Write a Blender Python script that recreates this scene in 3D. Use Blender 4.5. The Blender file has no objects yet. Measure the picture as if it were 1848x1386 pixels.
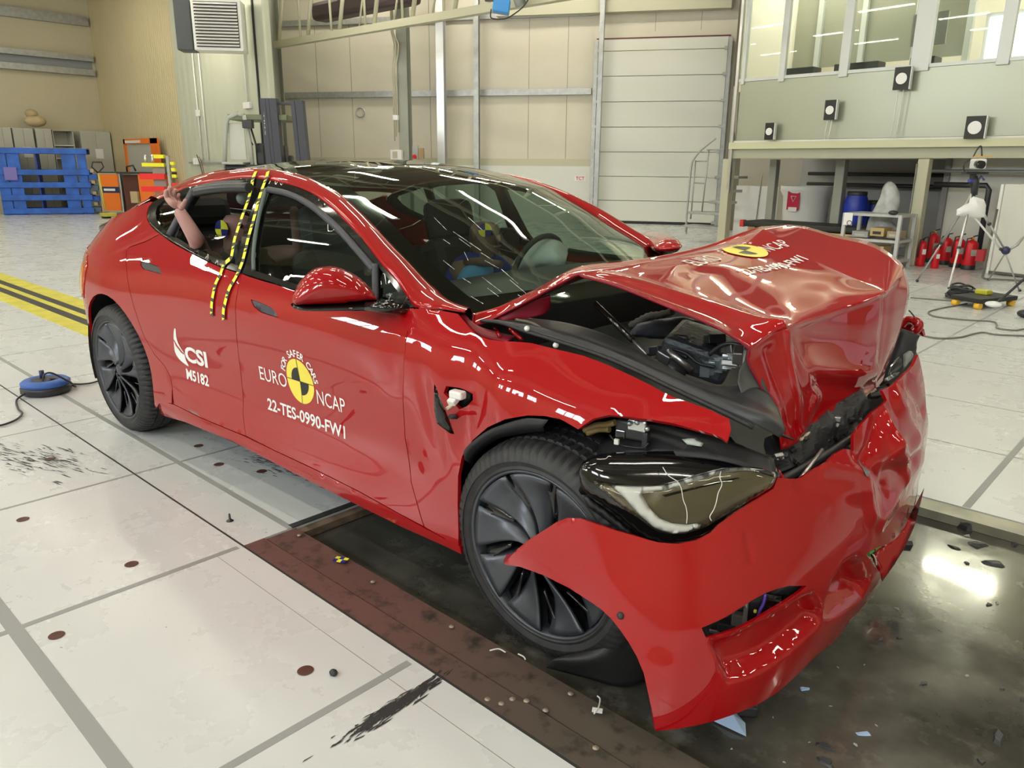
import bpy, bmesh, math, random
import numpy as np
from mathutils import Vector, Matrix, noise
from mathutils.geometry import delaunay_2d_cdt
from mathutils.bvhtree import BVHTree
random.seed(7)
S = bpy.context.scene
COL = S.collection
PI = math.pi

# ------------------------------------------------------------------ camera
CAM = np.array([1.26359, -2.52220, 1.42275])
YAW, PITCH, ROLL, FPX = 2.29908, -0.276735, 0.0086135, 1387.44
_F = np.array([math.cos(YAW)*math.cos(PITCH), math.sin(YAW)*math.cos(PITCH), math.sin(PITCH)])
_R = np.array([math.sin(YAW), -math.cos(YAW), 0.0])
_U = np.cross(_R, _F)
_R2 = _R*math.cos(ROLL)+_U*math.sin(ROLL)
_U2 = -_R*math.sin(ROLL)+_U*math.cos(ROLL)
cd = bpy.data.cameras.new('camera')
cam = bpy.data.objects.new('camera', cd)
COL.objects.link(cam)
cam.matrix_world = Matrix(((_R2[0], _U2[0], -_F[0], CAM[0]), (_R2[1], _U2[1], -_F[1], CAM[1]),
                           (_R2[2], _U2[2], -_F[2], CAM[2]), (0, 0, 0, 1)))
cd.sensor_fit = 'HORIZONTAL'
cd.sensor_width = 36.0
cd.lens = FPX/1848*36.0
cd.clip_start = 0.05
cd.clip_end = 200
S.camera = cam

# ------------------------------------------------------------------ world, exposure
S.view_settings.view_transform = 'Standard'
S.view_settings.look = 'None'
S.view_settings.gamma = 1.0
S.view_settings.use_curve_mapping = False
S.view_settings.exposure = 0.0
S.cycles.use_denoising = True
S.cycles.max_bounces = 8
S.cycles.diffuse_bounces = 4
S.cycles.glossy_bounces = 5
S.cycles.transmission_bounces = 8
S.cycles.transparent_max_bounces = 12
S.cycles.sample_clamp_indirect = 6.0
S.cycles.caustics_reflective = False
S.cycles.caustics_refractive = False
w = bpy.data.worlds.new('world'); S.world = w; w.use_nodes = True
w.node_tree.nodes['Background'].inputs[0].default_value = (0.95, 0.98, 1.0, 1)
w.node_tree.nodes['Background'].inputs[1].default_value = 0.6

# ------------------------------------------------------------------ materials
def rgb(r, g, b):
    f = lambda c: (c/255/12.92) if c/255 <= 0.04045 else ((c/255+0.055)/1.055)**2.4
    return (f(r), f(g), f(b), 1.0)

def mat(name, col, rough=0.5, metal=0.0, coat=0.0, trans=0.0, emit=None, es=1.0, ior=1.45, alpha=1.0, spec=0.5,
        noise_amt=0.0, noise_scale=8.0, bump=0.0, bump_scale=40.0, coat_rough=0.02, detail=4.0):
    m = bpy.data.materials.new(name)
    m.use_nodes = True
    nt = m.node_tree
    b = nt.nodes['Principled BSDF']
    if len(col) == 3: col = (*col, 1)
    b.inputs['Base Color'].default_value = col
    b.inputs['Roughness'].default_value = rough
    b.inputs['Metallic'].default_value = metal
    b.inputs['Coat Weight'].default_value = coat
    b.inputs['Coat Roughness'].default_value = coat_rough
    b.inputs['Transmission Weight'].default_value = trans
    b.inputs['IOR'].default_value = ior
    b.inputs['Alpha'].default_value = alpha
    b.inputs['Specular IOR Level'].default_value = spec
    if emit:
        b.inputs['Emission Color'].default_value = (*emit[:3], 1)
        b.inputs['Emission Strength'].default_value = es
    if noise_amt or bump:
        tc = nt.nodes.new('ShaderNodeTexCoord')
        n = nt.nodes.new('ShaderNodeTexNoise')
        n.inputs['Scale'].default_value = noise_scale
        n.inputs['Detail'].default_value = detail
        nt.links.new(tc.outputs['Object'], n.inputs['Vector'])
        if noise_amt:
            r = nt.nodes.new('ShaderNodeValToRGB')
            r.color_ramp.elements[0].position = 0.35
            r.color_ramp.elements[1].position = 0.65
            k0, k1 = 1-noise_amt, 1+noise_amt*0.6
            r.color_ramp.elements[0].color = (col[0]*k0, col[1]*k0, col[2]*k0, 1)
            r.color_ramp.elements[1].color = (min(1, col[0]*k1), min(1, col[1]*k1), min(1, col[2]*k1), 1)
            nt.links.new(n.outputs['Fac'], r.inputs['Fac'])
            nt.links.new(r.outputs['Color'], b.inputs['Base Color'])
        if bump:
            n2 = nt.nodes.new('ShaderNodeTexNoise')
            n2.inputs['Scale'].default_value = bump_scale
            n2.inputs['Detail'].default_value = 3
            nt.links.new(tc.outputs['Object'], n2.inputs['Vector'])
            bp = nt.nodes.new('ShaderNodeBump')
            bp.inputs['Strength'].default_value = bump
            bp.inputs['Distance'].default_value = 0.01
            nt.links.new(n2.outputs['Fac'], bp.inputs['Height'])
            nt.links.new(bp.outputs['Normal'], b.inputs['Normal'])
    return m

M = {}
M['paint'] = mat('red car paint', (0.34, 0.0004, 0.003), rough=0.55, metal=0.0, coat=1.0, coat_rough=0.008, spec=0.12)
M['paint_in'] = mat('red primer inner paint', (0.22, 0.006, 0.02), rough=0.45, spec=0.4)
M['black_gloss'] = mat('gloss black trim', (0.006, 0.006, 0.006), rough=0.08, coat=0.6)
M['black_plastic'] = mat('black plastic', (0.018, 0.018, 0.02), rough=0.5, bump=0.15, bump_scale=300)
M['black_soft'] = mat('soft black plastic', (0.03, 0.031, 0.034), rough=0.38)
M['rubber'] = mat('tyre rubber', (0.028, 0.028, 0.030), rough=0.55, noise_amt=0.25, noise_scale=20)
M['seal'] = mat('grey window seal rubber', (0.05, 0.052, 0.065), rough=0.45)
M['rim'] = mat('dark grey rim metal', (0.085, 0.092, 0.108), rough=0.36, metal=0.6)
M['rim_gloss'] = mat('gloss black rim insert', (0.012, 0.012, 0.013), rough=0.12, coat=0.5)
M['steel'] = mat('grey steel', (0.35, 0.36, 0.37), rough=0.35, metal=0.9)
M['alu'] = mat('brushed aluminium', (0.62, 0.62, 0.62), rough=0.3, metal=0.9)
M['white_metal'] = mat('white painted metal', (0.8, 0.8, 0.78), rough=0.35)
M['white_plastic'] = mat('white plastic', (0.78, 0.78, 0.77), rough=0.4)
M['decal_white'] = mat('white vinyl', (0.85, 0.85, 0.84), rough=0.35)
M['decal_yellow'] = mat('yellow vinyl', (0.88, 0.74, 0.09), rough=0.4)
M['tape_yellow'] = mat('yellow tape', (0.9, 0.85, 0.05), rough=0.45)
M['tape_dark'] = mat('dark grey tape', (0.06, 0.06, 0.055), rough=0.5)
M['decal_black'] = mat('black vinyl', (0.015, 0.015, 0.01), rough=0.4)
M['blue_vinyl'] = mat('dark blue vinyl', (0.02, 0.025, 0.22), rough=0.4)

def glass_mat(name, tint, op, rough=0.0):
    # thin automotive glass: dark tint by filtering, mirror-like reflection by fresnel
    m = bpy.data.materials.new(name); m.use_nodes = True
    nt = m.node_tree; nt.nodes.clear()
    out = nt.nodes.new('ShaderNodeOutputMaterial')
    tr = nt.nodes.new('ShaderNodeBsdfTransparent'); tr.inputs[0].default_value = (*tint, 1)
    gl = nt.nodes.new('ShaderNodeBsdfGlossy'); gl.inputs['Roughness'].default_value = rough
    gl.inputs[0].default_value = (0.95, 0.97, 0.95, 1)
    # Schlick reflectance of a thin pane, the same from both sides
    lw = nt.nodes.new('ShaderNodeLayerWeight'); lw.inputs[0].default_value = 0.5
    pw5 = nt.nodes.new('ShaderNodeMath'); pw5.operation = 'POWER'; pw5.inputs[1].default_value = 5.0
    nt.links.new(lw.outputs['Facing'], pw5.inputs[0])
    f0 = 1.6*((op-1)/(op+1))**2
    ma = nt.nodes.new('ShaderNodeMath'); ma.operation = 'MULTIPLY_ADD'; ma.inputs[1].default_value = 1-f0; ma.inputs[2].default_value = f0
    nt.links.new(pw5.outputs[0], ma.inputs[0])
    mx = nt.nodes.new('ShaderNodeMixShader')
    nt.links.new(ma.outputs[0], mx.inputs[0])
    nt.links.new(tr.outputs[0], mx.inputs[1]); nt.links.new(gl.outputs[0], mx.inputs[2])
    nt.links.new(mx.outputs[0], out.inputs[0])
    return m
M['glass'] = glass_mat('tinted side glass', (0.42, 0.52, 0.46), 1.45)
M['windscreen'] = glass_mat('windscreen glass', (0.52, 0.60, 0.55), 1.5)
M['roofglass'] = glass_mat('dark roof glass', (0.14, 0.15, 0.14), 1.5)
M['clear'] = glass_mat('clear lens', (0.93, 0.93, 0.91), 1.35)

M['paint'].node_tree.nodes['Principled BSDF'].inputs['Coat IOR'].default_value = 1.6
# ------------------------------------------------------------------ helpers
def un(u, v, x=None, y=None, z=None):
    """point in the hall seen at (u, v) of the 1848x1386 frame lying on the given plane"""
    d = _F+_R2*(u-924)/FPX-_U2*(v-693)/FPX
    i, val = (0, x) if x is not None else ((1, y) if y is not None else (2, z))
    return CAM+d*((val-CAM[i])/d[i])

def pr(P):
    d = np.asarray(P, float)-CAM
    zz = d@_F
    return np.stack([924+FPX*(d@_R2)/zz, 693-FPX*(d@_U2)/zz], -1)

def tag(o, label=None, cat=None, group=None, kind=None):
    if label: o['label'] = label
    if cat: o['category'] = cat
    if group: o['group'] = group
    if kind: o['kind'] = kind
    return o

def empty(name, loc=(0, 0, 0), rz=0.0, label=None, cat=None, group=None, kind=None):
    o = bpy.data.objects.new(name, None)
    COL.objects.link(o)
    o.location = loc
    o.rotation_euler = (0, 0, rz)
    o.empty_display_size = 0.1
    return tag(o, label, cat, group, kind)

def mesh(name, V, Fc, m, parent=None, smooth=False, label=None, cat=None, group=None, kind=None):
    me = bpy.data.meshes.new(name)
    me.from_pydata([tuple(map(float, p)) for p in V], [], [tuple(map(int, f)) for f in Fc])
    if isinstance(m, (list, tuple)):
        for k in m: me.materials.append(k)
    elif m: me.materials.append(m)
    if smooth:
        for p in me.polygons: p.use_smooth = True
    me.update()
    o = bpy.data.objects.new(name, me)
    COL.objects.link(o)
    if parent: o.parent = parent
    return tag(o, label, cat, group, kind)

class MB:
    """collects shapes into one mesh (local coordinates)"""
    def __init__(s): s.V = []; s.F = []; s.mi = []; s.sm = []
    def add(s, V, Fc, mi=0, sm=False):
        b = len(s.V)
        s.V += [tuple(map(float, p)) for p in V]
        s.F += [tuple(b+int(i) for i in f) for f in Fc]
        s.mi += [mi]*len(Fc); s.sm += [sm]*len(Fc)
        return s
    def box(s, c, d, rz=0, mi=0, rot=None, bev=0):
        x, y, z = d[0]/2, d[1]/2, d[2]/2
        if bev:
            bm = bmesh.new(); bmesh.ops.create_cube(bm, size=1)
            for q in bm.verts: q.co = Vector((q.co.x*d[0], q.co.y*d[1], q.co.z*d[2]))
            bmesh.ops.bevel(bm, geom=bm.edges[:], offset=bev, segments=2, affect='EDGES', profile=0.5)
            bm.verts.ensure_lookup_table()
            V = [Vector(q.co) for q in bm.verts]; Fc = [[q.index for q in f.verts] for f in bm.faces]; bm.free()
        else:
            V = [Vector((a*x, b*y, e*z)) for a in (-1, 1) for b in (-1, 1) for e in (-1, 1)]
            Fc = [(0, 1, 3, 2), (4, 6, 7, 5), (0, 4, 5, 1), (2, 3, 7, 6), (0, 2, 6, 4), (1, 5, 7, 3)]
        R = rot if rot is not None else Matrix.Rotation(rz, 3, 'Z')
        return s.add([R@v+Vector(c) for v in V], Fc, mi, False)
    def prism(s, poly, z0, z1, mi=0, T=None):
        n = len(poly)
        V = [(p[0], p[1], z0) for p in poly]+[(p[0], p[1], z1) for p in poly]
        if T is not None: V = [T@Vector(v) for v in V]
        Fc = [tuple(range(n))[::-1], tuple(range(n, 2*n))]+[(i, (i+1) % n, (i+1) % n+n, i+n) for i in range(n)]
        return s.add(V, Fc, mi)
    def tube(s, path, r, seg=8, mi=0, cap=True, sm=True):
        P = [Vector(tuple(map(float, p))) for p in path]
        n = len(P); V = []; Fc = []
        up = Vector((0, 0, 1)); prev = None
        for i in range(n):
            t = (P[min(i+1, n-1)]-P[max(i-1, 0)])
            if t.length < 1e-9: t = Vector((0, 0, 1))
            t.normalize()
            if prev is None:
                a = up.cross(t)
                if a.length < 1e-3: a = Vector((1, 0, 0)).cross(t)
            else:
                a = prev-t*prev.dot(t)
                if a.length < 1e-5: a = up.cross(t)
            a.normalize(); prev = a; b = t.cross(a)
            rr = r[i] if isinstance(r, (list, tuple)) else r
            for k in range(seg):
                an = 2*PI*k/seg
                V.append(P[i]+a*rr*math.cos(an)+b*rr*math.sin(an))
        for i in range(n-1):
            for k in range(seg):
                Fc.append((i*seg+k, i*seg+(k+1) % seg, (i+1)*seg+(k+1) % seg, (i+1)*seg+k))
        s.add(V, Fc, mi, sm)
        if cap:
            b0 = len(s.V)-len(V)
            s.F += [tuple(b0+k for k in range(seg))[::-1], tuple(b0+(n-1)*seg+k for k in range(seg))]
            s.mi += [mi]*2; s.sm += [False]*2
        return s
    def cyl(s, a, b, r, seg=16, mi=0, r2=None): return s.tube([a, b], [r, r if r2 is None else r2], seg, mi)
    def lathe(s, prof, c=(0, 0, 0), seg=24, mi=0, T=None, sm=True, caps=True):
        V = []; n = len(prof); Fc = []
        for (r, z) in prof:
            for k in range(seg):
                a = 2*PI*k/seg
                p = Vector((r*math.cos(a), r*math.sin(a), z))
                if T is not None: p = T@p
                V.append(p+Vector(c))
        for i in range(n-1):
            for k in range(seg):
                Fc.append((i*seg+k, i*seg+(k+1) % seg, (i+1)*seg+(k+1) % seg, (i+1)*seg+k))
        s.add(V, Fc, mi, sm)
        b0 = len(s.V)-len(V)
        if caps:
            s.F += [tuple(b0+k for k in range(seg))[::-1], tuple(b0+(n-1)*seg+k for k in range(seg))]
            s.mi += [mi]*2; s.sm += [False]*2
        return s
    def sphere(s, c, r, seg=14, rings=9, mi=0):
        r = (r, r, r) if not isinstance(r, (tuple, list)) else r
        V = []; Fc = []
        for i in range(rings+1):
            t = PI*i/rings
            for k in range(seg):
                a = 2*PI*k/seg
                V.append((c[0]+r[0]*math.sin(t)*math.cos(a), c[1]+r[1]*math.sin(t)*math.sin(a), c[2]-r[2]*math.cos(t)))
        for i in range(rings):
            for k in range(seg):
                Fc.append((i*seg+k, i*seg+(k+1) % seg, (i+1)*seg+(k+1) % seg, (i+1)*seg+k))
        return s.add(V, Fc, mi, True)
    def quad(s, a, b, c, d, mi=0): return s.add([a, b, c, d], [(0, 1, 2, 3)], mi)
    def build(s, name, m, parent=None, label=None, cat=None, group=None, kind=None):
        me = bpy.data.meshes.new(name)
        me.from_pydata(s.V, [], s.F)
        for k in (m if isinstance(m, (list, tuple)) else [m]): me.materials.append(k)
        me.polygons.foreach_set('material_index', s.mi)
        me.polygons.foreach_set('use_smooth', s.sm)
        me.update()
        o = bpy.data.objects.new(name, me); COL.objects.link(o)
        if parent: o.parent = parent
        return tag(o, label, cat, group, kind)

def cr(P, n=8, closed=False):
    """Catmull-Rom curve through the points"""
    P = np.asarray(P, float); m = len(P); out = []
    rng = range(m) if closed else range(m-1)
    for i in rng:
        if closed: p0, p1, p2, p3 = P[(i-1) % m], P[i], P[(i+1) % m], P[(i+2) % m]
        else:
            p1, p2 = P[i], P[i+1]
            p0 = P[i-1] if i > 0 else 2*p1-p2
            p3 = P[i+2] if i+2 < m else 2*p2-p1
        for k in range(n):
            t = k/n
            out.append(0.5*((2*p1)+(-p0+p2)*t+(2*p0-5*p1+4*p2-p3)*t*t+(-p0+3*p1-3*p2+p3)*t**3))
    if not closed: out.append(P[-1])
    return np.array(out)

def resample(P, n):
    P = np.asarray(P, float)
    d = np.r_[0, np.cumsum(np.linalg.norm(np.diff(P, axis=0), axis=1))]
    t = np.linspace(0, d[-1], n)
    return np.stack([np.interp(t, d, P[:, k]) for k in range(P.shape[1])], 1)

def gridfaces(nr, nc, flip=False):
    Fc = []
    for i in range(nr-1):
        for j in range(nc-1):
            f = (i*nc+j, i*nc+j+1, (i+1)*nc+j+1, (i+1)*nc+j)
            Fc.append(f[::-1] if flip else f)
    return Fc

def netsurf(rows, nu, nv):
    """smooth surface through a net of control points; returns verts (R,C,3)"""
    A = np.array(rows, float)
    A = np.stack([cr(r, nv) for r in A], 0)
    return np.stack([cr(A[:, j], nu) for j in range(A.shape[1])], 1)

def sheet(name, G, m, parent=None, thick=0.0, flip=False, **kw):
    nr, nc, _ = G.shape
    V = G.reshape(-1, 3)
    o = mesh(name, V, gridfaces(nr, nc, flip), m, parent, True, **kw)
    if thick:
        md = o.modifiers.new('thickness', 'SOLIDIFY'); md.thickness = thick; md.offset = -1
    return o

def pip(pt, poly):
    x, y = pt; c = False; n = len(poly); j = n-1
    for i in range(n):
        xi, yi = poly[i]; xj, yj = poly[j]
        if (yi > y) != (yj > y) and x < (xj-xi)*(y-yi)/(yj-yi+1e-15)+xi: c = not c
        j = i
    return c

def pip_many(P, poly):
    P = np.asarray(P); poly = np.asarray(poly); c = np.zeros(len(P), bool)
    x, y = P[:, 0], P[:, 1]; j = len(poly)-1
    for i in range(len(poly)):
        xi, yi = poly[i]; xj, yj = poly[j]
        cond = ((yi > y) != (yj > y)) & (x < (xj-xi)*(y-yi)/(yj-yi+1e-15)+xi)
        c ^= cond; j = i
    return c

def segdist(P, poly):
    P = np.asarray(P); poly = np.asarray(poly); best = np.full(len(P), 1e9)
    for i in range(len(poly)):
        a = poly[i]; b = poly[(i+1) % len(poly)]; ab = b-a
        t = np.clip(((P-a)@ab)/(ab@ab+1e-15), 0, 1)
        best = np.minimum(best, np.linalg.norm(P-(a+t[:, None]*ab), axis=1))
    return best

def dens(poly, step, closed=True):
    out = []; n = len(poly)
    for i in range(n if closed else n-1):
        a = np.asarray(poly[i], float); b = np.asarray(poly[(i+1) % n], float)
        k = max(1, int(round(np.linalg.norm(b-a)/step)))
        out += [a+(b-a)*t/k for t in range(k)]
    return np.array(out)

def inset(poly, d):
    P = np.asarray(poly, float); n = len(P)
    area = 0.5*np.sum(P[:, 0]*np.roll(P[:, 1], -1)-np.roll(P[:, 0], -1)*P[:, 1])
    s = 1 if area > 0 else -1
    t = np.roll(P, -1, 0)-np.roll(P, 1, 0)
    t /= np.linalg.norm(t, axis=1)[:, None]+1e-12
    return P+s*d*np.stack([-t[:, 1], t[:, 0]], 1)

def tri_region(poly, holes=(), step=0.03):
    """triangulate a 2D region with even interior points -> (pts, tris, loops)"""
    loops = [dens(poly, step)]+[dens(h, step*0.6) for h in holes]
    lo = loops[0].min(0); hi = loops[0].max(0)
    gx = np.arange(lo[0], hi[0], step); gy = np.arange(lo[1], hi[1], step*0.87)
    pts = np.array([(x+(step/2 if j % 2 else 0), y) for j, y in enumerate(gy) for x in gx])
    k = pip_many(pts, loops[0])
    for h in loops[1:]: k &= ~pip_many(pts, h)
    pts = pts[k]
    for L in loops: pts = pts[segdist(pts, L) > step*0.45] if len(pts) else pts
    V = []; E = []
    for L in loops:
        b = len(V); V += [tuple(p) for p in L]; E += [(b+i, b+(i+1) % len(L)) for i in range(len(L))]
    nb = len(V); V += [tuple(p) for p in pts]
    r = delaunay_2d_cdt([Vector(p) for p in V], E, [], 0, 1e-7)
    P = np.array([tuple(p) for p in r[0]]); T = np.array([tuple(f) for f in r[2]])
    c = P[T].mean(1)
    k = pip_many(c, loops[0])
    for h in loops[1:]: k &= ~pip_many(c, h)
    T = T[k]
    # orient CCW
    a, b, cc = P[T[:, 0]], P[T[:, 1]], P[T[:, 2]]
    ar = (b[:, 0]-a[:, 0])*(cc[:, 1]-a[:, 1])-(b[:, 1]-a[:, 1])*(cc[:, 0]-a[:, 0])
    T[ar < 0] = T[ar < 0][:, ::-1]
    return P, T

def boundary(T):
    cnt = {}
    for f in T:
        for i in range(3):
            e = (f[i], f[(i+1) % 3])
            cnt[e] = 1
    return [e for e in cnt if (e[1], e[0]) not in cnt]

def lift(name, P, T, fn, m, parent=None, skirt=0.012, inward=None, flip=False, off=0.0, disp=None, rim=None, **kw):
    """2D region -> surface fn(P)->(N,3); adds a folded edge (skirt) going inward"""
    h = 1e-3
    X = fn(P); Xs = fn(P+np.array([h, 0])); Xt = fn(P+np.array([0, h]))
    N = np.cross(Xs-X, Xt-X); N /= np.linalg.norm(N, axis=1)[:, None]+1e-12
    c = X.mean(0)
    ref = np.array(inward) if inward is not None else None
    sgn = 1.0
    if ref is not None and (N*((ref-X))).sum(1).mean() > 0: sgn = -1.0
    N = N*sgn
    if disp is not None: X = X+N*disp(P, X)[:, None]
    X = X+N*off
    F2 = [tuple(t) for t in (T if sgn > 0 else T[:, ::-1])]
    V = [tuple(p) for p in X]
    if skirt:
        B = boundary(np.array(F2)); mp = {}
        for a, b in B:
            for q in (a, b):
                if q not in mp:
                    mp[q] = len(V); V.append(tuple(X[q]-N[q]*skirt))
        for a, b in B: F2.append((b, a, mp[a], mp[b]))
    me_o = mesh(name, V, F2, m, parent, False, **kw)
    nT = len(T)
    for i, p in enumerate(me_o.data.polygons): p.use_smooth = i < nT
    # keep the fold sharp
    if skirt:
        me = me_o.data
        bs = set()
        for a, b in boundary(np.array([t for t in F2[:nT]])): bs.add((min(a, b), max(a, b)))
        for e in me.edges:
            k = (min(e.vertices), max(e.vertices))
            if k in bs: e.use_edge_sharp = True
    return me_o

def pchip(x, y, xq):
    x = np.asarray(x, float); y = np.asarray(y, float); h = np.diff(x); d = np.diff(y)/h; m = np.zeros_like(y)
    for i in range(1, len(x)-1):
        if d[i-1]*d[i] > 0:
            w1 = 2*h[i]+h[i-1]; w2 = h[i]+2*h[i-1]; m[i] = (w1+w2)/(w1/d[i-1]+w2/d[i])
    m[0] = d[0]; m[-1] = d[-1]
    xq = np.clip(xq, x[0], x[-1]); k = np.clip(np.searchsorted(x, xq)-1, 0, len(x)-2)
    t = (xq-x[k])/h[k]
    return ((2*t**3-3*t**2+1)*y[k]+(t**3-2*t**2+t)*h[k]*m[k]+(-2*t**3+3*t**2)*y[k+1]+(t**3-t**2)*h[k]*m[k+1])

class Table:
    """smooth value over (s, z) from a small table"""
    def __init__(s, S_, Z_, W, ds=0.04, dz=0.02, blur=2):
        W = np.asarray(W, float)
        s.s0, s.z0, s.ds, s.dz = S_[0], Z_[0], ds, dz
        zq = np.arange(Z_[0], Z_[-1]+dz, dz); sq = np.arange(S_[0], S_[-1]+ds, ds)
        A = np.stack([pchip(Z_, r, zq) for r in W], 0)
        A = np.stack([pchip(S_, A[:, j], sq) for j in range(A.shape[1])], 1)
        for _ in range(blur):
            B = np.pad(A, 1, 'edge')
            B[0] = 2*B[1]-B[2]; B[-1] = 2*B[-2]-B[-3]; B[:, 0] = 2*B[:, 1]-B[:, 2]; B[:, -1] = 2*B[:, -2]-B[:, -3]
            B = (B[:-2]+2*B[1:-1]+B[2:])/4; A = (B[:, :-2]+2*B[:, 1:-1]+B[:, 2:])/4
        s.A = A
    def __call__(s, x, z):
        A = s.A; n, m = A.shape
        fx = np.clip((x-s.s0)/s.ds, 0, n-1.001); fz = np.clip((z-s.z0)/s.dz, 0, m-1.001)
        i = fx.astype(int); j = fz.astype(int); tx = fx-i; tz = fz-j
        def wts(t): return (0.5*(-t+2*t*t-t**3), 0.5*(2-5*t*t+3*t**3), 0.5*(t+4*t*t-3*t**3), 0.5*(-t*t+t**3))
        wx = wts(tx); wz = wts(tz); out = 0
        for a in range(4):
            ia = np.clip(i+a-1, 0, n-1)
            for b in range(4):
                jb = np.clip(j+b-1, 0, m-1)
                out = out+wx[a]*wz[b]*A[ia, jb]
        return out

class Tracer:
    """finds surface parameters (s, z) of the surface point seen at a given frame position"""
    def __init__(s, fn, s0, s1, z0, z1, ns=160, nz=90, pref=1):
        s.fn = fn; s.pref = pref; s.b = (s0, s1, z0, z1)
        a, b = np.meshgrid(np.linspace(s0, s1, ns), np.linspace(z0, z1, nz), indexing='ij')
        s.P = np.stack([a.ravel(), b.ravel()], 1); X = fn(s.P); s.Q = pr(X)
        h = 1e-3
        N = np.cross(fn(s.P+np.array([h, 0]))-X, fn(s.P+np.array([0, h]))-X)
        s.front = (N*(CAM-X)).sum(1)
        s.sg = 1
    def __call__(s, pts):
        out = []
        for (u, v) in pts:
            d = np.hypot(s.Q[:, 0]-u, s.Q[:, 1]-v)
            k = np.nonzero(d < d.min()+6)[0]
            p = s.P[k[(d[k]-s.pref*s.P[k, 0]*60).argmin()]].copy()
            for _ in range(12):
                q = pr(s.fn(p[None]))[0]; r = np.array([u, v])-q
                if abs(r).max() < 0.05: break
                h = 1e-4
                J = np.stack([(pr(s.fn((p+np.array([h, 0]))[None]))[0]-q)/h, (pr(s.fn((p+np.array([0, h]))[None]))[0]-q)/h], 1)
                try: st = np.linalg.solve(J.T@J+1.0*np.eye(2), J.T@r)
                except Exception: break
                st = np.clip(st, -0.08, 0.08)
                p = p+st
                p[0] = min(max(p[0], s.b[0]), s.b[1]); p[1] = min(max(p[1], s.b[2]), s.b[3])
            out.append(p)
        return np.array(out)

def text_mesh(txt, size=1.0, bold=0.0, align='CENTER', spacing=1.0):
    c = bpy.data.curves.new('t', 'FONT'); c.body = txt; c.size = size; c.align_x = align; c.align_y = 'CENTER'
    c.offset = bold; c.space_character = spacing; c.resolution_u = 3
    o = bpy.data.objects.new('t', c); COL.objects.link(o)
    dg = bpy.context.evaluated_depsgraph_get(); dg.update()
    me = bpy.data.meshes.new_from_object(o.evaluated_get(dg))
    V = np.array([tuple(v.co) for v in me.vertices]); Fc = [tuple(p.vertices) for p in me.polygons]
    bpy.data.objects.remove(o); bpy.data.curves.remove(c); bpy.data.meshes.remove(me)
    return V[:, :2] if len(V) else np.zeros((0, 2)), Fc

def subdiv2d(V, Fc, maxlen):
    bm = bmesh.new()
    vs = [bm.verts.new((p[0], p[1], 0)) for p in V]
    for f in Fc:
        try: bm.faces.new([vs[i] for i in f])
        except ValueError: pass
    for _ in range(7):
        E = [e for e in bm.edges if e.calc_length() > maxlen]
        if not E: break
        bmesh.ops.subdivide_edges(bm, edges=E, cuts=1)
        bmesh.ops.triangulate(bm, faces=[f for f in bm.faces if len(f.verts) > 3])
    bm.verts.index_update()
    V2 = np.array([(v.co.x, v.co.y) for v in bm.verts]); F2 = [tuple(v.index for v in f.verts) for f in bm.faces]
    bm.free()
    return V2, F2
# ================================================================== THE HALL
PHI = -0.02269                     # the floor grid lies 1.3 degrees off the car
X3, SP, YG, YB, Y3 = -1.271, 1.0287, -1.026, -1.2355, -2.009

def noisecol(nt, scale, lo, hi, c0, c1, detail=6, vec=None, w=1):
    n = nt.nodes.new('ShaderNodeTexNoise'); n.inputs['Scale'].default_value = scale; n.inputs['Detail'].default_value = detail
    n.inputs['Roughness'].default_value = .65
    if vec is not None: nt.links.new(vec, n.inputs['Vector'])
    r = nt.nodes.new('ShaderNodeValToRGB')
    r.color_ramp.elements[0].position = lo; r.color_ramp.elements[1].position = hi
    r.color_ramp.elements[0].color = c0; r.color_ramp.elements[1].color = c1
    nt.links.new(n.outputs['Fac'], r.inputs['Fac'])
    return r.outputs['Color']
def mixc(nt, fac, a, b, mode='MIX'):
    m = nt.nodes.new('ShaderNodeMix'); m.data_type = 'RGBA'; m.blend_type = mode
    for sck, val in ((m.inputs[0], fac), (m.inputs[6], a), (m.inputs[7], b)):
        if isinstance(val, (float, int)): sck.default_value = val
        elif isinstance(val, tuple): sck.default_value = val
        else: nt.links.new(val, sck)
    return m.outputs[2]

def floor_material():
    m = bpy.data.materials.new('white painted floor plates'); m.use_nodes = True
    nt = m.node_tree; b = nt.nodes['Principled BSDF']
    tc = nt.nodes.new('ShaderNodeTexCoord'); o = tc.outputs['Object']
    base = noisecol(nt, .6, .35, .7, (.60, .625, .63, 1), (.64, .665, .67, 1), vec=o)
    yel = noisecol(nt, 1.3, .55, .80, (0, 0, 0, 1), (.18, .18, .18, 1), vec=o)
    c = mixc(nt, yel, base, (.62, .61, .50, 1))
    # rubbed tyre marks along the track
    mp = nt.nodes.new('ShaderNodeMapping'); mp.inputs['Scale'].default_value = (1.4, 7, 1); nt.links.new(o, mp.inputs['Vector'])
    sc = noisecol(nt, 3.2, .72, .86, (0, 0, 0, 1), (.03, .03, .03, 1), detail=10, vec=mp.outputs['Vector'])
    c = mixc(nt, sc, c, (.18, .17, .15, 1))
    sp = noisecol(nt, 38, .73, .78, (0, 0, 0, 1), (1, 1, 1, 1), detail=2, vec=o)
    c = mixc(nt, sp, c, (.25, .22, .17, 1))
    nt.links.new(c, b.inputs['Base Color'])
    rg = noisecol(nt, 2.5, .3, .7, (.25, .25, .25, 1), (.31, .31, .31, 1), vec=o)
    nt.links.new(rg, b.inputs['Roughness'])
    b.inputs['Specular IOR Level'].default_value = .5
    return m
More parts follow.
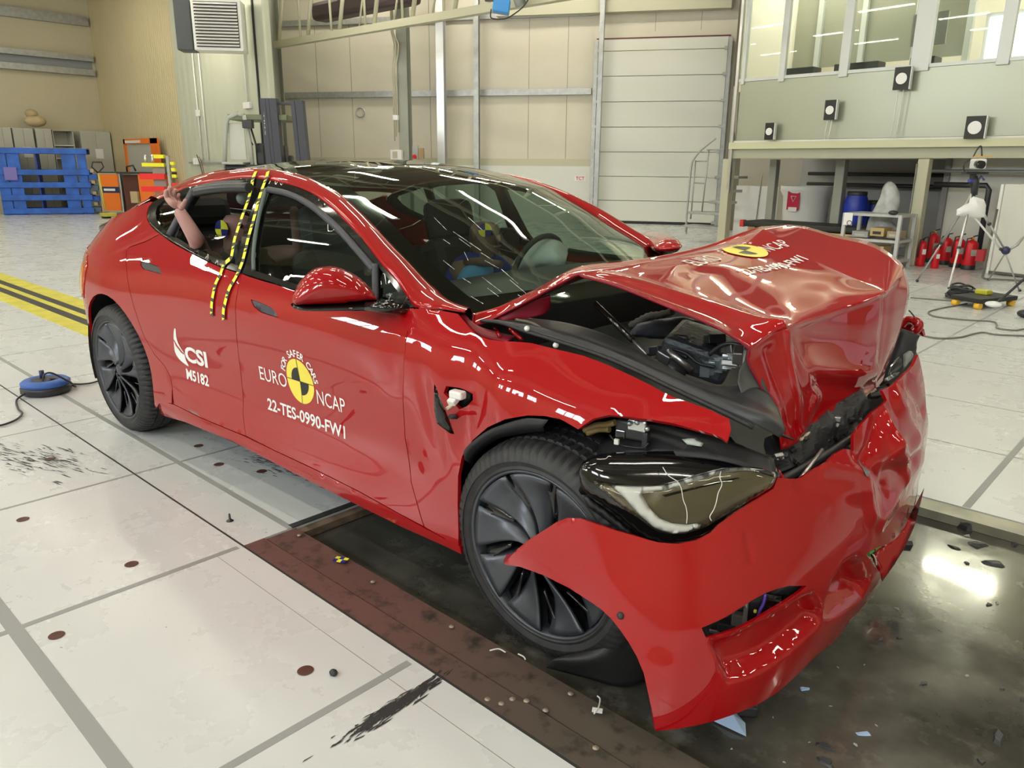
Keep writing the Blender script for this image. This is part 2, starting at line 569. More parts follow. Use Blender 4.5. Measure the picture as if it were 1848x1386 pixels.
def steel_plate_material():
    m = bpy.data.materials.new('oily dark steel plate'); m.use_nodes = True
    nt = m.node_tree; b = nt.nodes['Principled BSDF']
    tc = nt.nodes.new('ShaderNodeTexCoord'); o = tc.outputs['Object']
    c = noisecol(nt, 1.7, .35, .7, (.05, .048, .04, 1), (.16, .155, .13, 1), vec=o)  # paler tones put the ceiling's reflections into the base colour
    c2 = noisecol(nt, 9, .55, .75, (0, 0, 0, 1), (.7, .7, .7, 1), vec=o, detail=9)
    c = mixc(nt, c2, c, (.24, .23, .20, 1))
    nt.links.new(c, b.inputs['Base Color'])
    rg = noisecol(nt, 3, .35, .65, (.06, .06, .06, 1), (.24, .24, .24, 1), vec=o, detail=8)
    nt.links.new(rg, b.inputs['Roughness'])
    b.inputs['Metallic'].default_value = .35
    b.inputs['Coat Weight'].default_value = .6; b.inputs['Coat Roughness'].default_value = .05
    return m
def rail_material():
    m = bpy.data.materials.new('worn red-brown steel rail'); m.use_nodes = True
    nt = m.node_tree; b = nt.nodes['Principled BSDF']
    tc = nt.nodes.new('ShaderNodeTexCoord'); o = tc.outputs['Object']
    g = nt.nodes.new('ShaderNodeSeparateXYZ'); nt.links.new(o, g.inputs[0])
    gr = nt.nodes.new('ShaderNodeMapRange'); gr.inputs[1].default_value = -.6; gr.inputs[2].default_value = .3
    nt.links.new(g.outputs[0], gr.inputs[0])
    c0 = mixc(nt, gr.outputs[0], (.13, .062, .055, 1), (.085, .07, .055, 1))
    d = noisecol(nt, 14, .52, .66, (0, 0, 0, 1), (1, 1, 1, 1), vec=o, detail=10)
    c = mixc(nt, d, c0, (.03, .025, .02, 1))
    nt.links.new(c, b.inputs['Base Color'])
    b.inputs['Roughness'].default_value = .5
    return m
M['floor'] = floor_material(); M['plate'] = steel_plate_material(); M['rail'] = rail_material()
M['line'] = mat('grey floor tape', (.30, .31, .31), rough=.5)
M['thinline'] = mat('grey plate joint', (.26, .25, .22), rough=.6)
M['jointdark'] = mat('dark plate joint', (.03, .03, .03), rough=.7)
M['yellow_floor'] = mat('yellow floor paint', (.62, .56, .06), rough=.45, noise_amt=.15, noise_scale=6)

def fl_add(o):
    o.rotation_euler = (0, 0, PHI); return o
g = MB()
XA, XE, YA, YE = -32, 16, -12, 24
PX1, PY0, PY1 = 3.2, YB, 1.125
def slab(g, x0, x1, y0, y1, z=0, t=.2, mi=0): g.box(((x0+x1)/2, (y0+y1)/2, z-t/2), (x1-x0, y1-y0, t), mi=mi)
slab(g, XA, X3, YA, YE); slab(g, X3, XE, YA, PY0); slab(g, X3, XE, PY1, YE); slab(g, PX1, XE, PY0, PY1)
fl_add(g.build('floor', M['floor'], kind='structure'))
g = MB(); slab(g, X3-.05, PX1+.05, PY0-.05, PY1+.05, -.045, .12)
fl_add(g.build('floor_pit', M['plate'], kind='structure'))
# side rails of the pit, with a raised ledge
g = MB(); slab(g, X3+.004, PX1, YB+.004, -1.145, .0, .04); slab(g, X3+.004, PX1, -1.138, -1.005, -.006, .035)
fl_add(g.build('trim_1', M['rail'], kind='structure'))
g = MB(); slab(g, X3, PX1, 1.0, PY1-.004, -.004, .04)
fl_add(g.build('trim_2', mat('pale steel edge', (.33, .32, .25), rough=.35, metal=.3, noise_amt=.3, noise_scale=5), kind='structure'))
g = MB(); slab(g, X3+.004, X3+.05, -1.0, 1.0, -.012, .03)
fl_add(g.build('trim_3', mat('rusty steel edge', (.20, .14, .10), rough=.6, noise_amt=.4, noise_scale=12), kind='structure'))
g = MB(); slab(g, X3-.03, X3+.004, -1.02, 1.0, .002, .004)
fl_add(g.build('trim_4', M['jointdark'], kind='structure'))
# the floor lines
def lines(name, items, m, z=.0008):
    g = MB()
    for x0, x1, y0, y1 in items: g.box(((x0+x1)/2, (y0+y1)/2, z/2), (x1-x0, y1-y0, z))
    return fl_add(g.build(name, m, kind='structure'))
gt = []
for k in range(-1, 4):
    x = X3+k*SP
    gt.append((x-.013, x+.013, YA, YB-.02 if k > 0 or k == 0 else -.3) if k >= 0 else (x-.008, x+.008, YA, 1.2))
gt += []
gt += [(.665-.016, .665+.016, 1.13, 9), (-.40-.010, -.40+.010, 1.6, 9)]
lines('trim_5', gt, M['line'])
lines('trim_56', [(XA, X3, YG-.014, YG+.014), (XA, PX1, Y3-.022, Y3+.022)], M['line'], .0010)
tt = [(XA, XE, YB-.004, YB+.004)]
lines('trim_6', tt, M['jointdark'], .0012)
th = []
for k in range(-12, -1):
    x = X3+k*SP; th.append((x-.004, x+.004, YA, YE))
for y in (1.985, 2.90, 3.875, 4.88, 5.9, 6.9, 7.9): th.append((XA, XE, y-.004, y+.004))
for x in (-1.45, -2.5): th.append((x-.004, x+.004, 1.2, YE))
th += [(-20, XE, -3.1, -3.106), (X3, 2, -1.345, -1.343)]
th = [(a, b, min(c, d), max(c, d)) for a, b, c, d in th]
lines('trim_7', th, M['thinline'], .0006)
lines('trim_8', [(-16, -4.9, -.295, .325)], M['yellow_floor'], .0014)
lines('trim_9', [(-16, -4.6, .04, .13), (-16, -4.6, -.13, -.035)], mat('black floor rail', (.02, .018, .016), rough=.5), .003)
# bolt holes in the plates
for (x, y) in ((-1.43, -1.59), (-1.14, -1.93), (-.43, -1.49), (-2.13, -1.75), (-2.79, -1.45), (-2.13, -.90), (-1.9, -.8), (.35, -1.75), (-3.6, -1.9), (-2.45, -.85)):
    g = MB(); g.lathe([(.0, .0005), (.014, .0005), (.017, .001), (.022, .001), (.024, .0002)], (x, y, 0.0012), 20, caps=False)
    h = fl_add(g.build('bolt_hole', mat('rusty bolt hole', (.09, .035, .025), rough=.6)))
    tag(h, 'rusty round bolt recess in the white floor plates', 'bolt hole', 'bolt recesses in the floor')

# black rubber smears left by tyres (worn marks with their own shape)
def smear(name, c, L_, W_, rz, n, seed):
    rnd = random.Random(seed); g = MB()
    for i in range(n):
        x = rnd.gauss(0, L_*.28); y = rnd.gauss(0, W_*.3); l = rnd.uniform(.004, .035)*(1.6 if L_ > .4 else 1); w_ = rnd.uniform(.001, .004)
        a = rnd.gauss(0, .12)
        ca, sa = math.cos(a), math.sin(a); z = .0016+i*1e-6
        pts = [(x+ca*dx-sa*dy, y+sa*dx+ca*dy, z) for dx, dy in ((-l, -w_), (l*.6, -w_*.6), (l, w_*.3), (-l*.5, w_))]
        g.quad(*pts)
    o = g.build(name, M['jointdark'], kind='stuff'); o.location = (c[0], c[1], 0); o.rotation_euler = (0, 0, rz)
    return tag(o, cat='marks')
smear('tyre_marks', un(590, 850, z=0), .5, .22, .1, 380, 1)['label'] = 'black rubber scuffs on the white floor beside the sill'
smear('scuff_marks', un(712, 1276, z=0), .30, .035, PHI+PI/2+.03, 330, 2)['label'] = 'row of black scuffs on the white plate near the rail'
smear('tyre_marks', un(70, 830, z=0), .6, .25, .3, 160, 3)['label'] = 'faint brown rubber streaks on the floor left of the car'
smear('tyre_marks', un(480, 830, z=0), .3, .15, .3, 90, 4)['label'] = 'small dark scuffs on the floor under the rear door'

# ---- lamps, windows, enclosure
CEIL = 7.2
mw_left = mat('beige wall panel', (.50, .46, .34), rough=.7, noise_amt=.05, noise_scale=2)
def wallmat(name, col, ax, period, dark=.8, rough=.65):
    """profiled sheet wall: fine vertical ribs"""
    m = mat(name, col, rough=rough); nt = m.node_tree; b = nt.nodes['Principled BSDF']
    tc = nt.nodes.new('ShaderNodeTexCoord'); wv = nt.nodes.new('ShaderNodeTexWave')
    wv.bands_direction = ax; wv.inputs['Scale'].default_value = PI/period/10*1.0
    nt.links.new(tc.outputs['Object'], wv.inputs['Vector'])
    bp = nt.nodes.new('ShaderNodeBump'); bp.inputs['Strength'].default_value = .35; bp.inputs['Distance'].default_value = .02
    nt.links.new(wv.outputs['Fac'], bp.inputs['Height']); nt.links.new(bp.outputs['Normal'], b.inputs['Normal'])
    n = noisecol(nt, .8, .3, .7, (col[0]*.93, col[1]*.93, col[2]*.92, 1), (*col, 1), vec=tc.outputs['Object'])
    nt.links.new(n, b.inputs['Base Color'])
    return m
M['wl'] = wallmat('beige ribbed wall sheet', (.55, .50, .36), 'Y', .12)
M['wb'] = wallmat('yellow beige wall', (.60, .52, .32), 'X', .12)
M['wg'] = wallmat('wall sheet with painted lamp light', (.50, .52, .42), 'X', .3)  # greenish lamp light on this stretch of wall is put into the colour
M['wback'] = wallmat('grey beige sandwich panels', (.66, .62, .52), 'X', 1.0)
M['ceil'] = mat('dark ribbed ceiling sheet', (.16, .145, .11), rough=.7)
M['galv'] = mat('galvanised steel', (.42, .43, .42), rough=.42, metal=.55, noise_amt=.12, noise_scale=9)
M['green_steel'] = mat('grey green painted steel', (.33, .34, .29), rough=.45)
M['khaki_steel'] = mat('khaki painted steel', (.50, .49, .36), rough=.45)

def wallbox(name, a, b, z0, z1, m, t=.12, kind='structure', **kw):
    a = np.array(a, float); b = np.array(b, float); d = b-a; Ln = np.linalg.norm(d)
    o = MB().box((Ln/2, t/2, (z0+z1)/2), (Ln, t, z1-z0)).build(name, m, kind=kind, **kw)
    o.location = (a[0], a[1], 0); o.rotation_euler = (0, 0, math.atan2(d[1], d[0]))
    return o
wallbox('wall_left', (-25.12, -12), (-25.0, 7.8), 0, CEIL, M['wl'], t=-.12)
wallbox('wall_far_left', (-25, 7.68), (-19.72, 7.68), 0, CEIL, M['wb'])
wallbox('wall_far_left', (-19.72, 7.66), (-15.25, 7.66), 0, CEIL, M['wg'])
BW0 = np.array([-11.04, 14.3]); BAZ = math.radians(28)
bd = np.array([math.cos(BAZ), math.sin(BAZ)])
wallbox('wall_back', BW0-bd*13.5, BW0+bd*9, 0, CEIL, M['wback'])
def bw(u, v):      # point on the back wall
    r = _F+_R2*(u-924)/FPX-_U2*(v-693)/FPX
    n = np.array([-bd[1], bd[0]])
    return CAM+r*(((BW0-CAM[:2])@n)/(r[:2]@n))
wallbox('wall_right', (13, -12), (13, 12), 0, CEIL, M['wl'])
wallbox('wall_near', (13, -9.5), (-26, -9.5), 0, CEIL, M['wl'])
wallbox('wall_return', (-15.25, 7.66), (-19.0, 9.98), 0, CEIL, M['wg'], t=.05)
g = MB().box((-8, 5, CEIL+.1), (46, 40, .2)); g.build('ceiling', M['ceil'], kind='structure')
# ceiling trusses along and across the hall (seen in the reflections)
for i, y in enumerate((-6, -2.5, 1, 4.5)):
    g = MB().box((-6, y, 6.9), (38, .14, .14)); g.box((-6, y, 6.1), (38, .12, .12))
    for k in range(26):
        x = -24.5+k*1.45; g.tube([(x, y, 6.1), (x+.72, y, 6.9), (x+1.45, y, 6.1)], .03, 5)
    g.build('trim_%d' % (20+i), M['khaki_steel'], kind='structure')
# windows of the near side wall (daylight)
M['daylight'] = mat('bright window', (.9, .9, .9), rough=.3, emit=(.88, .95, 1.0), es=24)
M['lamp_e'] = mat('lamp diffuser', (.9, .9, .9), rough=.3, emit=(1.0, .93, .76), es=66)
wi = 0
for x0, x1, z0, z1 in ((-13.2, -11.4, 3.9, 5.3), (-10.6, -8.8, 3.9, 5.3), (-5.4, -3.6, 3.9, 5.3), (-2.8, -1.0, 3.9, 5.3), (2.6, 4.6, 3.9, 5.3), (5.4, 7.4, 3.9, 5.3)):
    wi += 1
    f = MB()
    for xx in np.linspace(x0, x1, 4): f.box((xx, -9.47, (z0+z1)/2), (.06, .06, z1-z0))
    for zz in np.linspace(z0, z1, 3): f.box(((x0+x1)/2, -9.47, zz), (x1-x0+.06, .06, .06))
    fo = f.build('window_%d' % wi, M['white_metal'], kind='structure')
    MB().quad((x0, -9.46, z0), (x0, -9.46, z1), (x1, -9.46, z1), (x1, -9.46, z0)).build('window_pane', M['daylight'], fo)
for i, (y0, y1) in enumerate(((-7.5, -5.7), (-4.9, -3.1), (-1.6, .2), (.9, 2.7), (4.2, 6.0))):
    f = MB()
    for yy in np.linspace(y0, y1, 4): f.box((12.97, yy, 3.5), (.06, .06, 3.2))
    for zz in np.linspace(1.9, 5.1, 4): f.box((12.97, (y0+y1)/2, zz), (.06, y1-y0, .06))
    fo = f.build('window_%d' % (10+i), M['white_metal'], kind='structure')
    MB().quad((12.96, y0, 1.9), (12.96, y1, 1.9), (12.96, y1, 5.1), (12.96, y0, 5.1)).build('window_pane', M['daylight'], fo)
for (x, y) in ((-17.5, 8.9), (-15.6, 10.3), (-13.2, 11.4), (-10.8, 12.4), (-8.6, 13.2), (-12.5, 8.2), (-9.5, 9.6)):  # lamps added to brighten the back wall
    r = empty('ceiling_light', (x, y, 6.3), .5, 'added tube lamp brightening the back wall', 'lamp', 'added tube lamps near the back wall')
    MB().box((0, 0, .05), (1.75, .16, .06)).build('lamp_housing', M['white_metal'], r)
    MB().box((0, 0, 0.005), (1.65, .10, .03)).build('lamp_tube', M['lamp_e'], r)
lampn = 0
for y in (-7, -4.2, -1.2, 2.2, 5.4, 8.6):
    for x in np.arange(-21.5, 11, 4.1):
        if y > 8 and (x > -5.5 or x < -16): continue  # the rearmost row is also added, to lighten the back wall
        r = empty('ceiling_light', (x+(.8 if int(y*10) % 4 else 0), y, 5.95), 0, 'long tube lamp hanging under the ceiling truss', 'lamp', 'tube lamps under the ceiling')
        h = MB(); h.box((0, 0, .05), (1.75, .16, .06)); h.tube([(-.6, 0, .07), (-.6, 0, 1.2)], .008, 5); h.tube([(.6, 0, .07), (.6, 0, 1.2)], .008, 5)
        h.build('lamp_housing', M['white_metal'], r)
        MB().box((0, 0, 0.005), (1.65, .10, .03)).build('lamp_tube', M['lamp_e'], r)
# ================================================================== THE CAR
car = empty('crashed_car', (0, 0, 0), label='glossy red saloon with crumpled bonnet and torn front bumper standing on the test track', cat='car')

ZR = [.10, .18, .24, .32, .45, .58, .70, .80, .88, .94, 1.00, 1.06, 1.12, 1.20, 1.28, 1.36, 1.44]
SR = [-4.8, -3.9, -3.5, -3.2, -2.96, -2.6, -2.2, -1.7, -1.2, -.7, -.3, 0, .3, .6]
WT = [
 [.78, .84, .88, .91, .925, .935, .94, .935, .915, .875, .82, .75, .67, .57, .46, .36, .26],
 [.79, .85, .89, .915, .93, .94, .945, .94, .92, .885, .835, .77, .70, .60, .49, .39, .30],
 [.80, .86, .90, .925, .94, .95, .955, .95, .93, .90, .855, .80, .74, .66, .57, .48, .40],
 [.83, .89, .92, .94, .955, .965, .972, .967, .947, .917, .877, .835, .79, .725, .66, .59, .52],
 [.85, .91, .935, .95, .965, .975, .982, .977, .957, .927, .892, .855, .815, .765, .71, .65, .58],
 [.87, .925, .95, .955, .955, .962, .97, .967, .95, .925, .893, .862, .83, .785, .735, .68, .61],
 [.88, .93, .955, .952, .94, .942, .952, .955, .945, .922, .890, .862, .834, .795, .75, .695, .63],
 [.88, .93, .95, .945, .928, .930, .942, .95, .942, .918, .885, .858, .832, .795, .75, .70, .64],
 [.88, .93, .95, .942, .923, .925, .94, .948, .94, .915, .880, .852, .828, .79, .745, .69, .63],
 [.88, .93, .95, .942, .93, .937, .948, .952, .938, .908, .87, .84, .81, .77, .72, .67, .61],
 [.88, .93, .95, .95, .952, .957, .962, .952, .915, .86, .80, .76, .74, .72, .7, .65, .6],
 [.88, .93, .95, .955, .96, .965, .968, .945, .87, .80, .76, .74, .72, .70, .68, .65, .6],
 [.86, .91, .93, .94, .95, .952, .945, .90, .80, .74, .70, .68, .66, .64, .62, .6, .58],
 [.80, .85, .87, .88, .89, .89, .87, .80, .70, .66, .64, .62, .6, .58, .56, .54, .52]]
TW = Table(SR, ZR, WT)

def side(P):
    P = np.asarray(P, float); s = P[:, 0]; z = P[:, 1]
    wv = TW(s, z)
    t = np.clip((-3.2-s)/1.35, 0, 1)*PI/2
    a = 0.83-0.10*np.clip((z-.95)/.2, 0, 1)
    x = np.where(s > -3.2, s, -3.2-a*np.sin(t)-0*s)
    y = -wv*np.cos(t)**1.0
    return np.stack([x, y, z], 1)
tr = Tracer(side, -3.5, .6, .12, 1.42, 200, 110)
INW = (-1.5, 0, .6)

def L(*p): return list(p)
seam_doors = L((436, 492), (428, 531), (425.5, 577), (431, 647), (437, 698), (438.5, 745), (444, 787))
seam_fend = L((735, 558), (735, 600), (731, 631), (728, 684), (727, 720), (731, 790), (742, 870), (765, 950))
belt = L((289, 422), (310, 437), (333, 450), (357, 463), (380, 474), (407, 485), (436, 494), (470, 505), (500, 513.5), (532, 524), (580, 536), (640, 547), (700, 553.5), (748, 556))
sill_line = L((287, 722), (314, 730), (362, 754), (420, 778), (444, 788), (491, 811), (568, 847), (646, 886), (724, 929), (802, 972), (830, 986))
sill_bot = L((293.5, 750), (334, 762), (420, 797), (530, 854), (607, 893), (724, 951), (802, 986), (833, 1001))
rdoor_rear = L((285, 424), (263, 436), (233.5, 446), (228.5, 452), (227.5, 469), (228.5, 487), (231, 508), (236, 532), (247, 570), (261, 609), (279, 640), (297, 660), (308, 681), (311, 700), (310, 728))
arch_r = L((288.5, 742), (279, 712), (269, 678), (261, 641), (247, 609), (231, 581), (217, 554), (207, 542), (195, 536), (179, 534.5), (167.6, 545), (160, 564), (155, 590), (156, 623), (163, 652), (172, 690))
arch_f = L((832, 1001), (828, 960), (826.5, 910), (826.5, 860), (832, 825), (849, 797), (881, 772), (917, 757), (952, 751), (983, 752), (1012, 758), (1043, 776))

def panel(name, px, m=None, holes=(), step=0.03, ins=0.002, skirt=0.014, off=0.0, surf=side, trc=None, disp=None, inw=INW, parent=None, smooth_n=0, **kw):
    t = trc or tr
    poly = t(px)
    if smooth_n: poly = cr(poly, smooth_n, True)
    poly = inset(poly, ins)
    H = [t(h) for h in holes]
    P, T = tri_region(poly, H, step)
    return lift(name, P, T, surf, m or M['paint'], parent or car, skirt=skirt, inward=inw, off=off, disp=disp, **kw)

def mirror_obj(o, name, parent=None):
    """the matching panel on the far side of the car"""
    me = o.data.copy(); 
    me.transform(Matrix.Diagonal((1, -1, 1, 1))); me.flip_normals()
    c = bpy.data.objects.new(name, me); COL.objects.link(c); c.parent = parent or car
    return c

def cspl(px, n=4): return [tuple(p) for p in cr(np.array(px, float), n)]

# ---- rear door, front door, quarter panel, sill, fender (near side)
i_seam = belt.index((436, 494))
rd = cspl(belt[:i_seam+1], 3)+seam_doors[1:]+sill_line[:5][::-1][1:-1]+rdoor_rear[::-1][1:-1]
h_rear = L((254, 471), (268, 474), (286, 481), (290, 488), (291, 495), (278, 491), (258.5, 486), (253.5, 479))
h_front = L((452, 540), (470, 546), (491, 556), (498, 565), (502, 573.5), (486, 569), (471, 564), (458, 554))
rear_door = panel('rear_door', rd, holes=[h_rear])
fd = cspl(belt[i_seam:], 3)+seam_fend[1:]+sill_line[4:9][::-1]+[(444, 787)]+seam_doors[1:-1][::-1]
# keep the lower front corner on the shut line
fd = cspl(belt[i_seam:], 3)+seam_fend[1:]+[(724, 929), (646, 886), (568, 847), (491, 811)]+seam_doors[::-1][:-1]
def door_dent(P, X):
    # the front edge of the door was pushed back and wrinkled slightly
    d = np.exp(-((X[:, 0]+.66)/.05)**2)*np.exp(-((X[:, 2]-.80)/.10)**2)
    return -0.006*d
front_door = panel('front_door', fd, holes=[h_front], disp=door_dent)
for dr, h, lab in ((rear_door, h_rear, 'rear'), (front_door, h_front, 'front')):
    hp = tr(h)
    P_, T_ = tri_region(inset(hp, .002), (), .02)
    lift('door_handle', P_, T_, side, M['black_soft'] if lab == 'rear' else mat('dark grey handle', (.05, .055, .075), rough=.35), dr, skirt=.02, inward=INW, off=-.004, label='dark flush handle')

# quarter panel: up to the roof rail and back round the tail
q_par = [tuple(p) for p in tr(L((285, 424), (289, 422), (281, 416), (272, 407), (266, 396), (265, 385), (268, 374), (276, 364)))]
q_par += [(-2.80, 1.232), (-2.95, 1.20), (-3.1, 1.165), (-3.3, 1.125), (-3.6, 1.085), (-3.9, 1.06), (-3.9, .9), (-3.9, .6), (-3.9, .3), (-3.7, .24), (-3.45, .22)]
def arch_par(a0, a1, n=24, c=(-2.955, .36), r=.402):
    return [(c[0]+r*math.cos(math.radians(a)), c[1]+r*math.sin(math.radians(a))) for a in np.linspace(a0, a1, n)]
q_par += arch_par(200, -22)+[tuple(p) for p in tr([(288, 728)]+rdoor_rear[::-1][:-1])]
P_, T_ = tri_region(inset(q_par, .002), (), .028)
quarter = lift('rear_quarter_panel', P_, T_, side, M['paint'], car, skirt=.014, inward=INW)
sill_px = sill_line[:4]+sill_line[4:]+[(833, 1001)]+sill_bot[::-1][1:]
sill = panel('side_sill', sill_px, step=.025)

def fender_dent(P, X):
    x, z = X[:, 0], X[:, 2]
    d = 0.020*np.exp(-((x+.33)/.07)**2)*np.exp(-((z-.72)/.16)**2)       # inward buckle behind the arch
    d -= 0.016*np.exp(-((x+.16)/.06)**2)*np.exp(-((z-.78)/.15)**2)      # bulge in front of it
    d += 0.010*np.exp(-((x+.50+.25*(z-.7))/.035)**2)*np.exp(-((z-.66)/.13)**2)
    d += 0.006*np.exp(-((x-.18-.6*(z-.7))/.05)**2)
    return -d
f_hole = L((803, 697), (824, 701), (846, 712), (846, 723), (834, 735), (822, 741), (808, 722), (799, 710))
fn_px = [(736, 558), (760, 556), (800, 560), (827, 565), (845, 586), (860, 602), (882, 610), (905, 614), (936, 617), (961, 620), (1000, 628), (1053, 640), (1100, 658), (1146, 679), (1185, 697), (1220, 715), (1255, 728), (1285, 739), (1318, 755), (1321, 776), (1313, 799), (1300, 791), (1285, 785), (1250, 775), (1216, 766), (1169, 757), (1130, 752), (1099, 750), (1071, 757)]
fn_px += arch_f[::-1]+[(802, 972), (766, 951)]+seam_fend[::-1][1:-1]
fender = panel('front_fender', fn_px, holes=[f_hole], step=.022, disp=fender_dent)

# wheel arch lips and dark wells
def arch_liner(name, c, r, y0, y1, a0, a1):
    g = MB(); n = 24; V = []; Fc = []
    for i in range(n+1):
        a = math.radians(a0+(a1-a0)*i/n)
        for y in (y0, y1): V.append((c[0]+r*math.cos(a), y, c[1]+r*math.sin(a)))
    for i in range(n): Fc.append((2*i, 2*i+1, 2*i+3, 2*i+2))
    b = len(V)
    V.append((c[0], y1, c[1])); Fc += [(2*i+1, 2*i+3, b) for i in range(n)]
    g.add(V, Fc, 0, True)
    return g.build(name, M['black_plastic'], car)
for sy in (-1, 1):
    arch_liner('rear_wheel_liner', (-2.96, .37), .415, sy*.945, sy*.62, -8, 200)
    arch_liner('front_wheel_liner', (-.02, .37), .42, sy*.93, sy*.60, 75, 205)
# torn liner edge hanging in the front arch
lp = [(836, 815), (849, 800), (881, 776), (917, 762), (952, 754), (990, 757)]
li = [(850, 838), (868, 812), (900, 790), (925, 784), (955, 779), (982, 776)]
A_ = np.array([[un(u, v, y=-.955) for u, v in cspl(lp, 4)], [un(u, v, y=-.90) for u, v in cspl(li, 4)]])
A_ = np.stack([A_[0], (A_[0]+A_[1])/2+np.array([0, -.012, .0]), A_[1]])
sheet('arch_lip', A_, M['black_soft'], car, .004)

# ---- glasshouse on the near side
RAIL_PX = [(444, 302.5), (467, 303), (500, 305), (535, 313), (560, 321), (607, 345), (636, 368), (672.6, 404), (707, 441), (742, 477), (768, 505), (794, 528), (817, 547), (838, 558), (852, 564)]
RAIL_Y = [.600, .605, .615, .625, .632, .65, .662, .685, .703, .72, .733, .738, .735, .73, .72]
REAR_PX = [(180, 412), (205, 399), (222, 391), (240, 376), (268, 359), (319, 335), (350, 321), (389, 311), (417, 307)]
REAR_Y = [.60, .62, .63, .62, .60, .585, .585, .59, .595]
rail_in = np.array([un(u, v, y=-y) for (u, v), y in zip(REAR_PX+RAIL_PX, REAR_Y+RAIL_Y)])
dlo_top = [(286, 359), (303, 352.5), (320, 346), (338, 338), (364, 332), (414, 324), (445, 321), (470, 322.5), (493, 326.5), (528, 335), (552, 344), (574, 356), (605, 381), (640, 417), (653, 430), (690, 479), (716, 507), (748, 554)]
P_out = tr(dlo_top)
out3 = side(P_out)
def curve_n(P3, n): return resample(cr(P3, 6), n)
NR = 70
inn = curve_n(rail_in[4:], NR)
ou = curve_n(out3, NR)
# make the strip reach the front corner where the windscreen, bonnet and fender meet
ou = curve_n(np.vstack([out3, side(tr([(790, 557), (838, 564)]))]), NR)
rows = []
for k in range(7):
    t = k/6
    bulge = 0.016*math.sin(PI*t)
    nrm = np.cross(inn-ou, np.gradient(ou, axis=0)); nrm /= np.linalg.norm(nrm, axis=1)[:, None]
    if nrm[:, 1].mean() > 0: nrm = -nrm
    rows.append(ou*(1-t)+inn*t+nrm*bulge)
rows = [rows[0]+np.array([0, .012, -.004])]+rows+[rows[-1]+np.array([0, .012, -.012])]
railG = np.array(rows)
roof_rail = sheet('roof_rail', railG, M['paint'], car)
roof_rail_far = mirror_obj(roof_rail, 'roof_rail')
if True:
    roof_rail.data.flip_normals() if (roof_rail.data.polygons[10].normal.y > 0) else None

# gloss black frame ring of the side windows, glass panes set into it
ring_out = dlo_top+[(735, 556), (700, 553), (640, 546), (580, 535), (532, 523), (500, 512.5), (470, 504), (436, 493), (407, 484), (380, 473), (357, 462), (333, 449), (310, 436), (289, 421), (272, 406), (266.5, 395), (266, 385), (269, 374), (277, 365)]
fglass = [(487, 347), (512, 352), (535, 361), (560, 376), (585, 394), (612, 419), (640, 449), (662, 474), (675, 489), (676, 543), (640, 537), (600, 529), (560, 520), (532, 512), (500, 502), (462, 489), (461, 460), (466, 420), (474, 380)]
fquarter = [(684, 482), (700, 502), (721, 530), (716, 541), (700, 541), (684, 539)]
rwin = [(359, 345), (380, 339), (410, 336), (440, 334), (462, 336), (466, 352), (458, 370), (448, 395), (438, 425), (431, 455), (427, 478), (407, 471), (380, 461), (357, 450), (333, 438), (318, 428), (330, 398), (345, 366)]
rquarter = [(349, 342), (330, 350), (312, 356), (295, 363), (284, 373), (281, 385), (283, 398), (293, 412), (305, 421), (322, 392), (337, 364)]
gl_hole = [fglass, fquarter, rwin, rquarter]
ring = panel('window_frame', ring_out, M['black_gloss'], holes=gl_hole, step=.014, ins=.001, skirt=.02, off=.001)
def pane(name, px, off=-.006, m=None, ins=-.004, parent=None, **kw):
    return panel(name, px, m or M['glass'], step=.03, ins=ins, skirt=0, off=off, parent=parent, **kw)
pane('front_door_glass', fglass, parent=front_door)
pane('front_quarter_glass', fquarter)
pane('rear_quarter_glass', rquarter)
pane('rear_door_glass', [(316, 427), (340, 423.5), (367, 422.5), (390, 424), (412, 428), (433, 436), (427, 478), (407, 471), (380, 461), (357, 450), (333, 438)], parent=rear_door, label='rear door glass wound halfway down')
# grey rubber seals: inside the front door frame and around the rear opening
def strip3(name, px, y_off, r, m, parent, trc=tr, n=5):
    c = cr(trc(px), n); X = side(c)+np.array([0, y_off, 0])
    return MB().tube(X, r, 8).build(name, m, parent)
strip3('window_seal', [(486, 342), (512, 347), (538, 356), (565, 372), (590, 392), (618, 418), (645, 448), (668, 475), (678, 487)], -.006, .013, M['seal'], front_door)
strip3('window_seal', [(679, 478), (680, 510), (680, 542)], -.006, .012, M['seal'], front_door)
strip3('window_seal', [(482, 341), (475, 365), (468, 395), (462, 430), (459, 460), (459, 488)], -.002, .010, mat('painted pillar reflection', (.10, .13, .12), rough=.4), front_door)  # pale greenish strip: the pillar's reflection, painted as a colour
strip3('window_seal', [(354, 341), (341, 364), (325, 394), (309, 424)], -.008, .017, M['seal'], rear_door)
strip3('window_seal', [(357, 342), (380, 335), (410, 331.5), (445, 331)], -.006, .013, M['seal'], rear_door)
# bright trim lines at the belt
strip3('belt_trim', [(272, 402), (289, 418.5), (310, 433), (333, 446.5), (357, 459.5), (380, 470)], -.004, .0028, M['black_gloss'], car)

# far side panels (seen through the windows and from the other side)
for o in (rear_door, front_door, quarter, sill, ring): mirror_obj(o, o.name.split('.')[0])
far_glass = mirror_obj(pane('tmp', fglass), 'front_door_glass')
bpy.data.objects.remove(bpy.data.objects['tmp'])
g2 = pane('tmp', rquarter); mirror_obj(g2, 'rear_quarter_glass'); bpy.data.objects.remove(g2)
g2 = pane('tmp', rwin); mirror_obj(g2, 'rear_door_glass'); bpy.data.objects.remove(g2)
P_, T_ = tri_region(inset(tr(fn_px), .002), (), .03)
g2 = lift('tmp', P_, T_, side, M['paint'], car, inward=INW); mirror_obj(g2, 'front_fender'); bpy.data.objects.remove(g2)

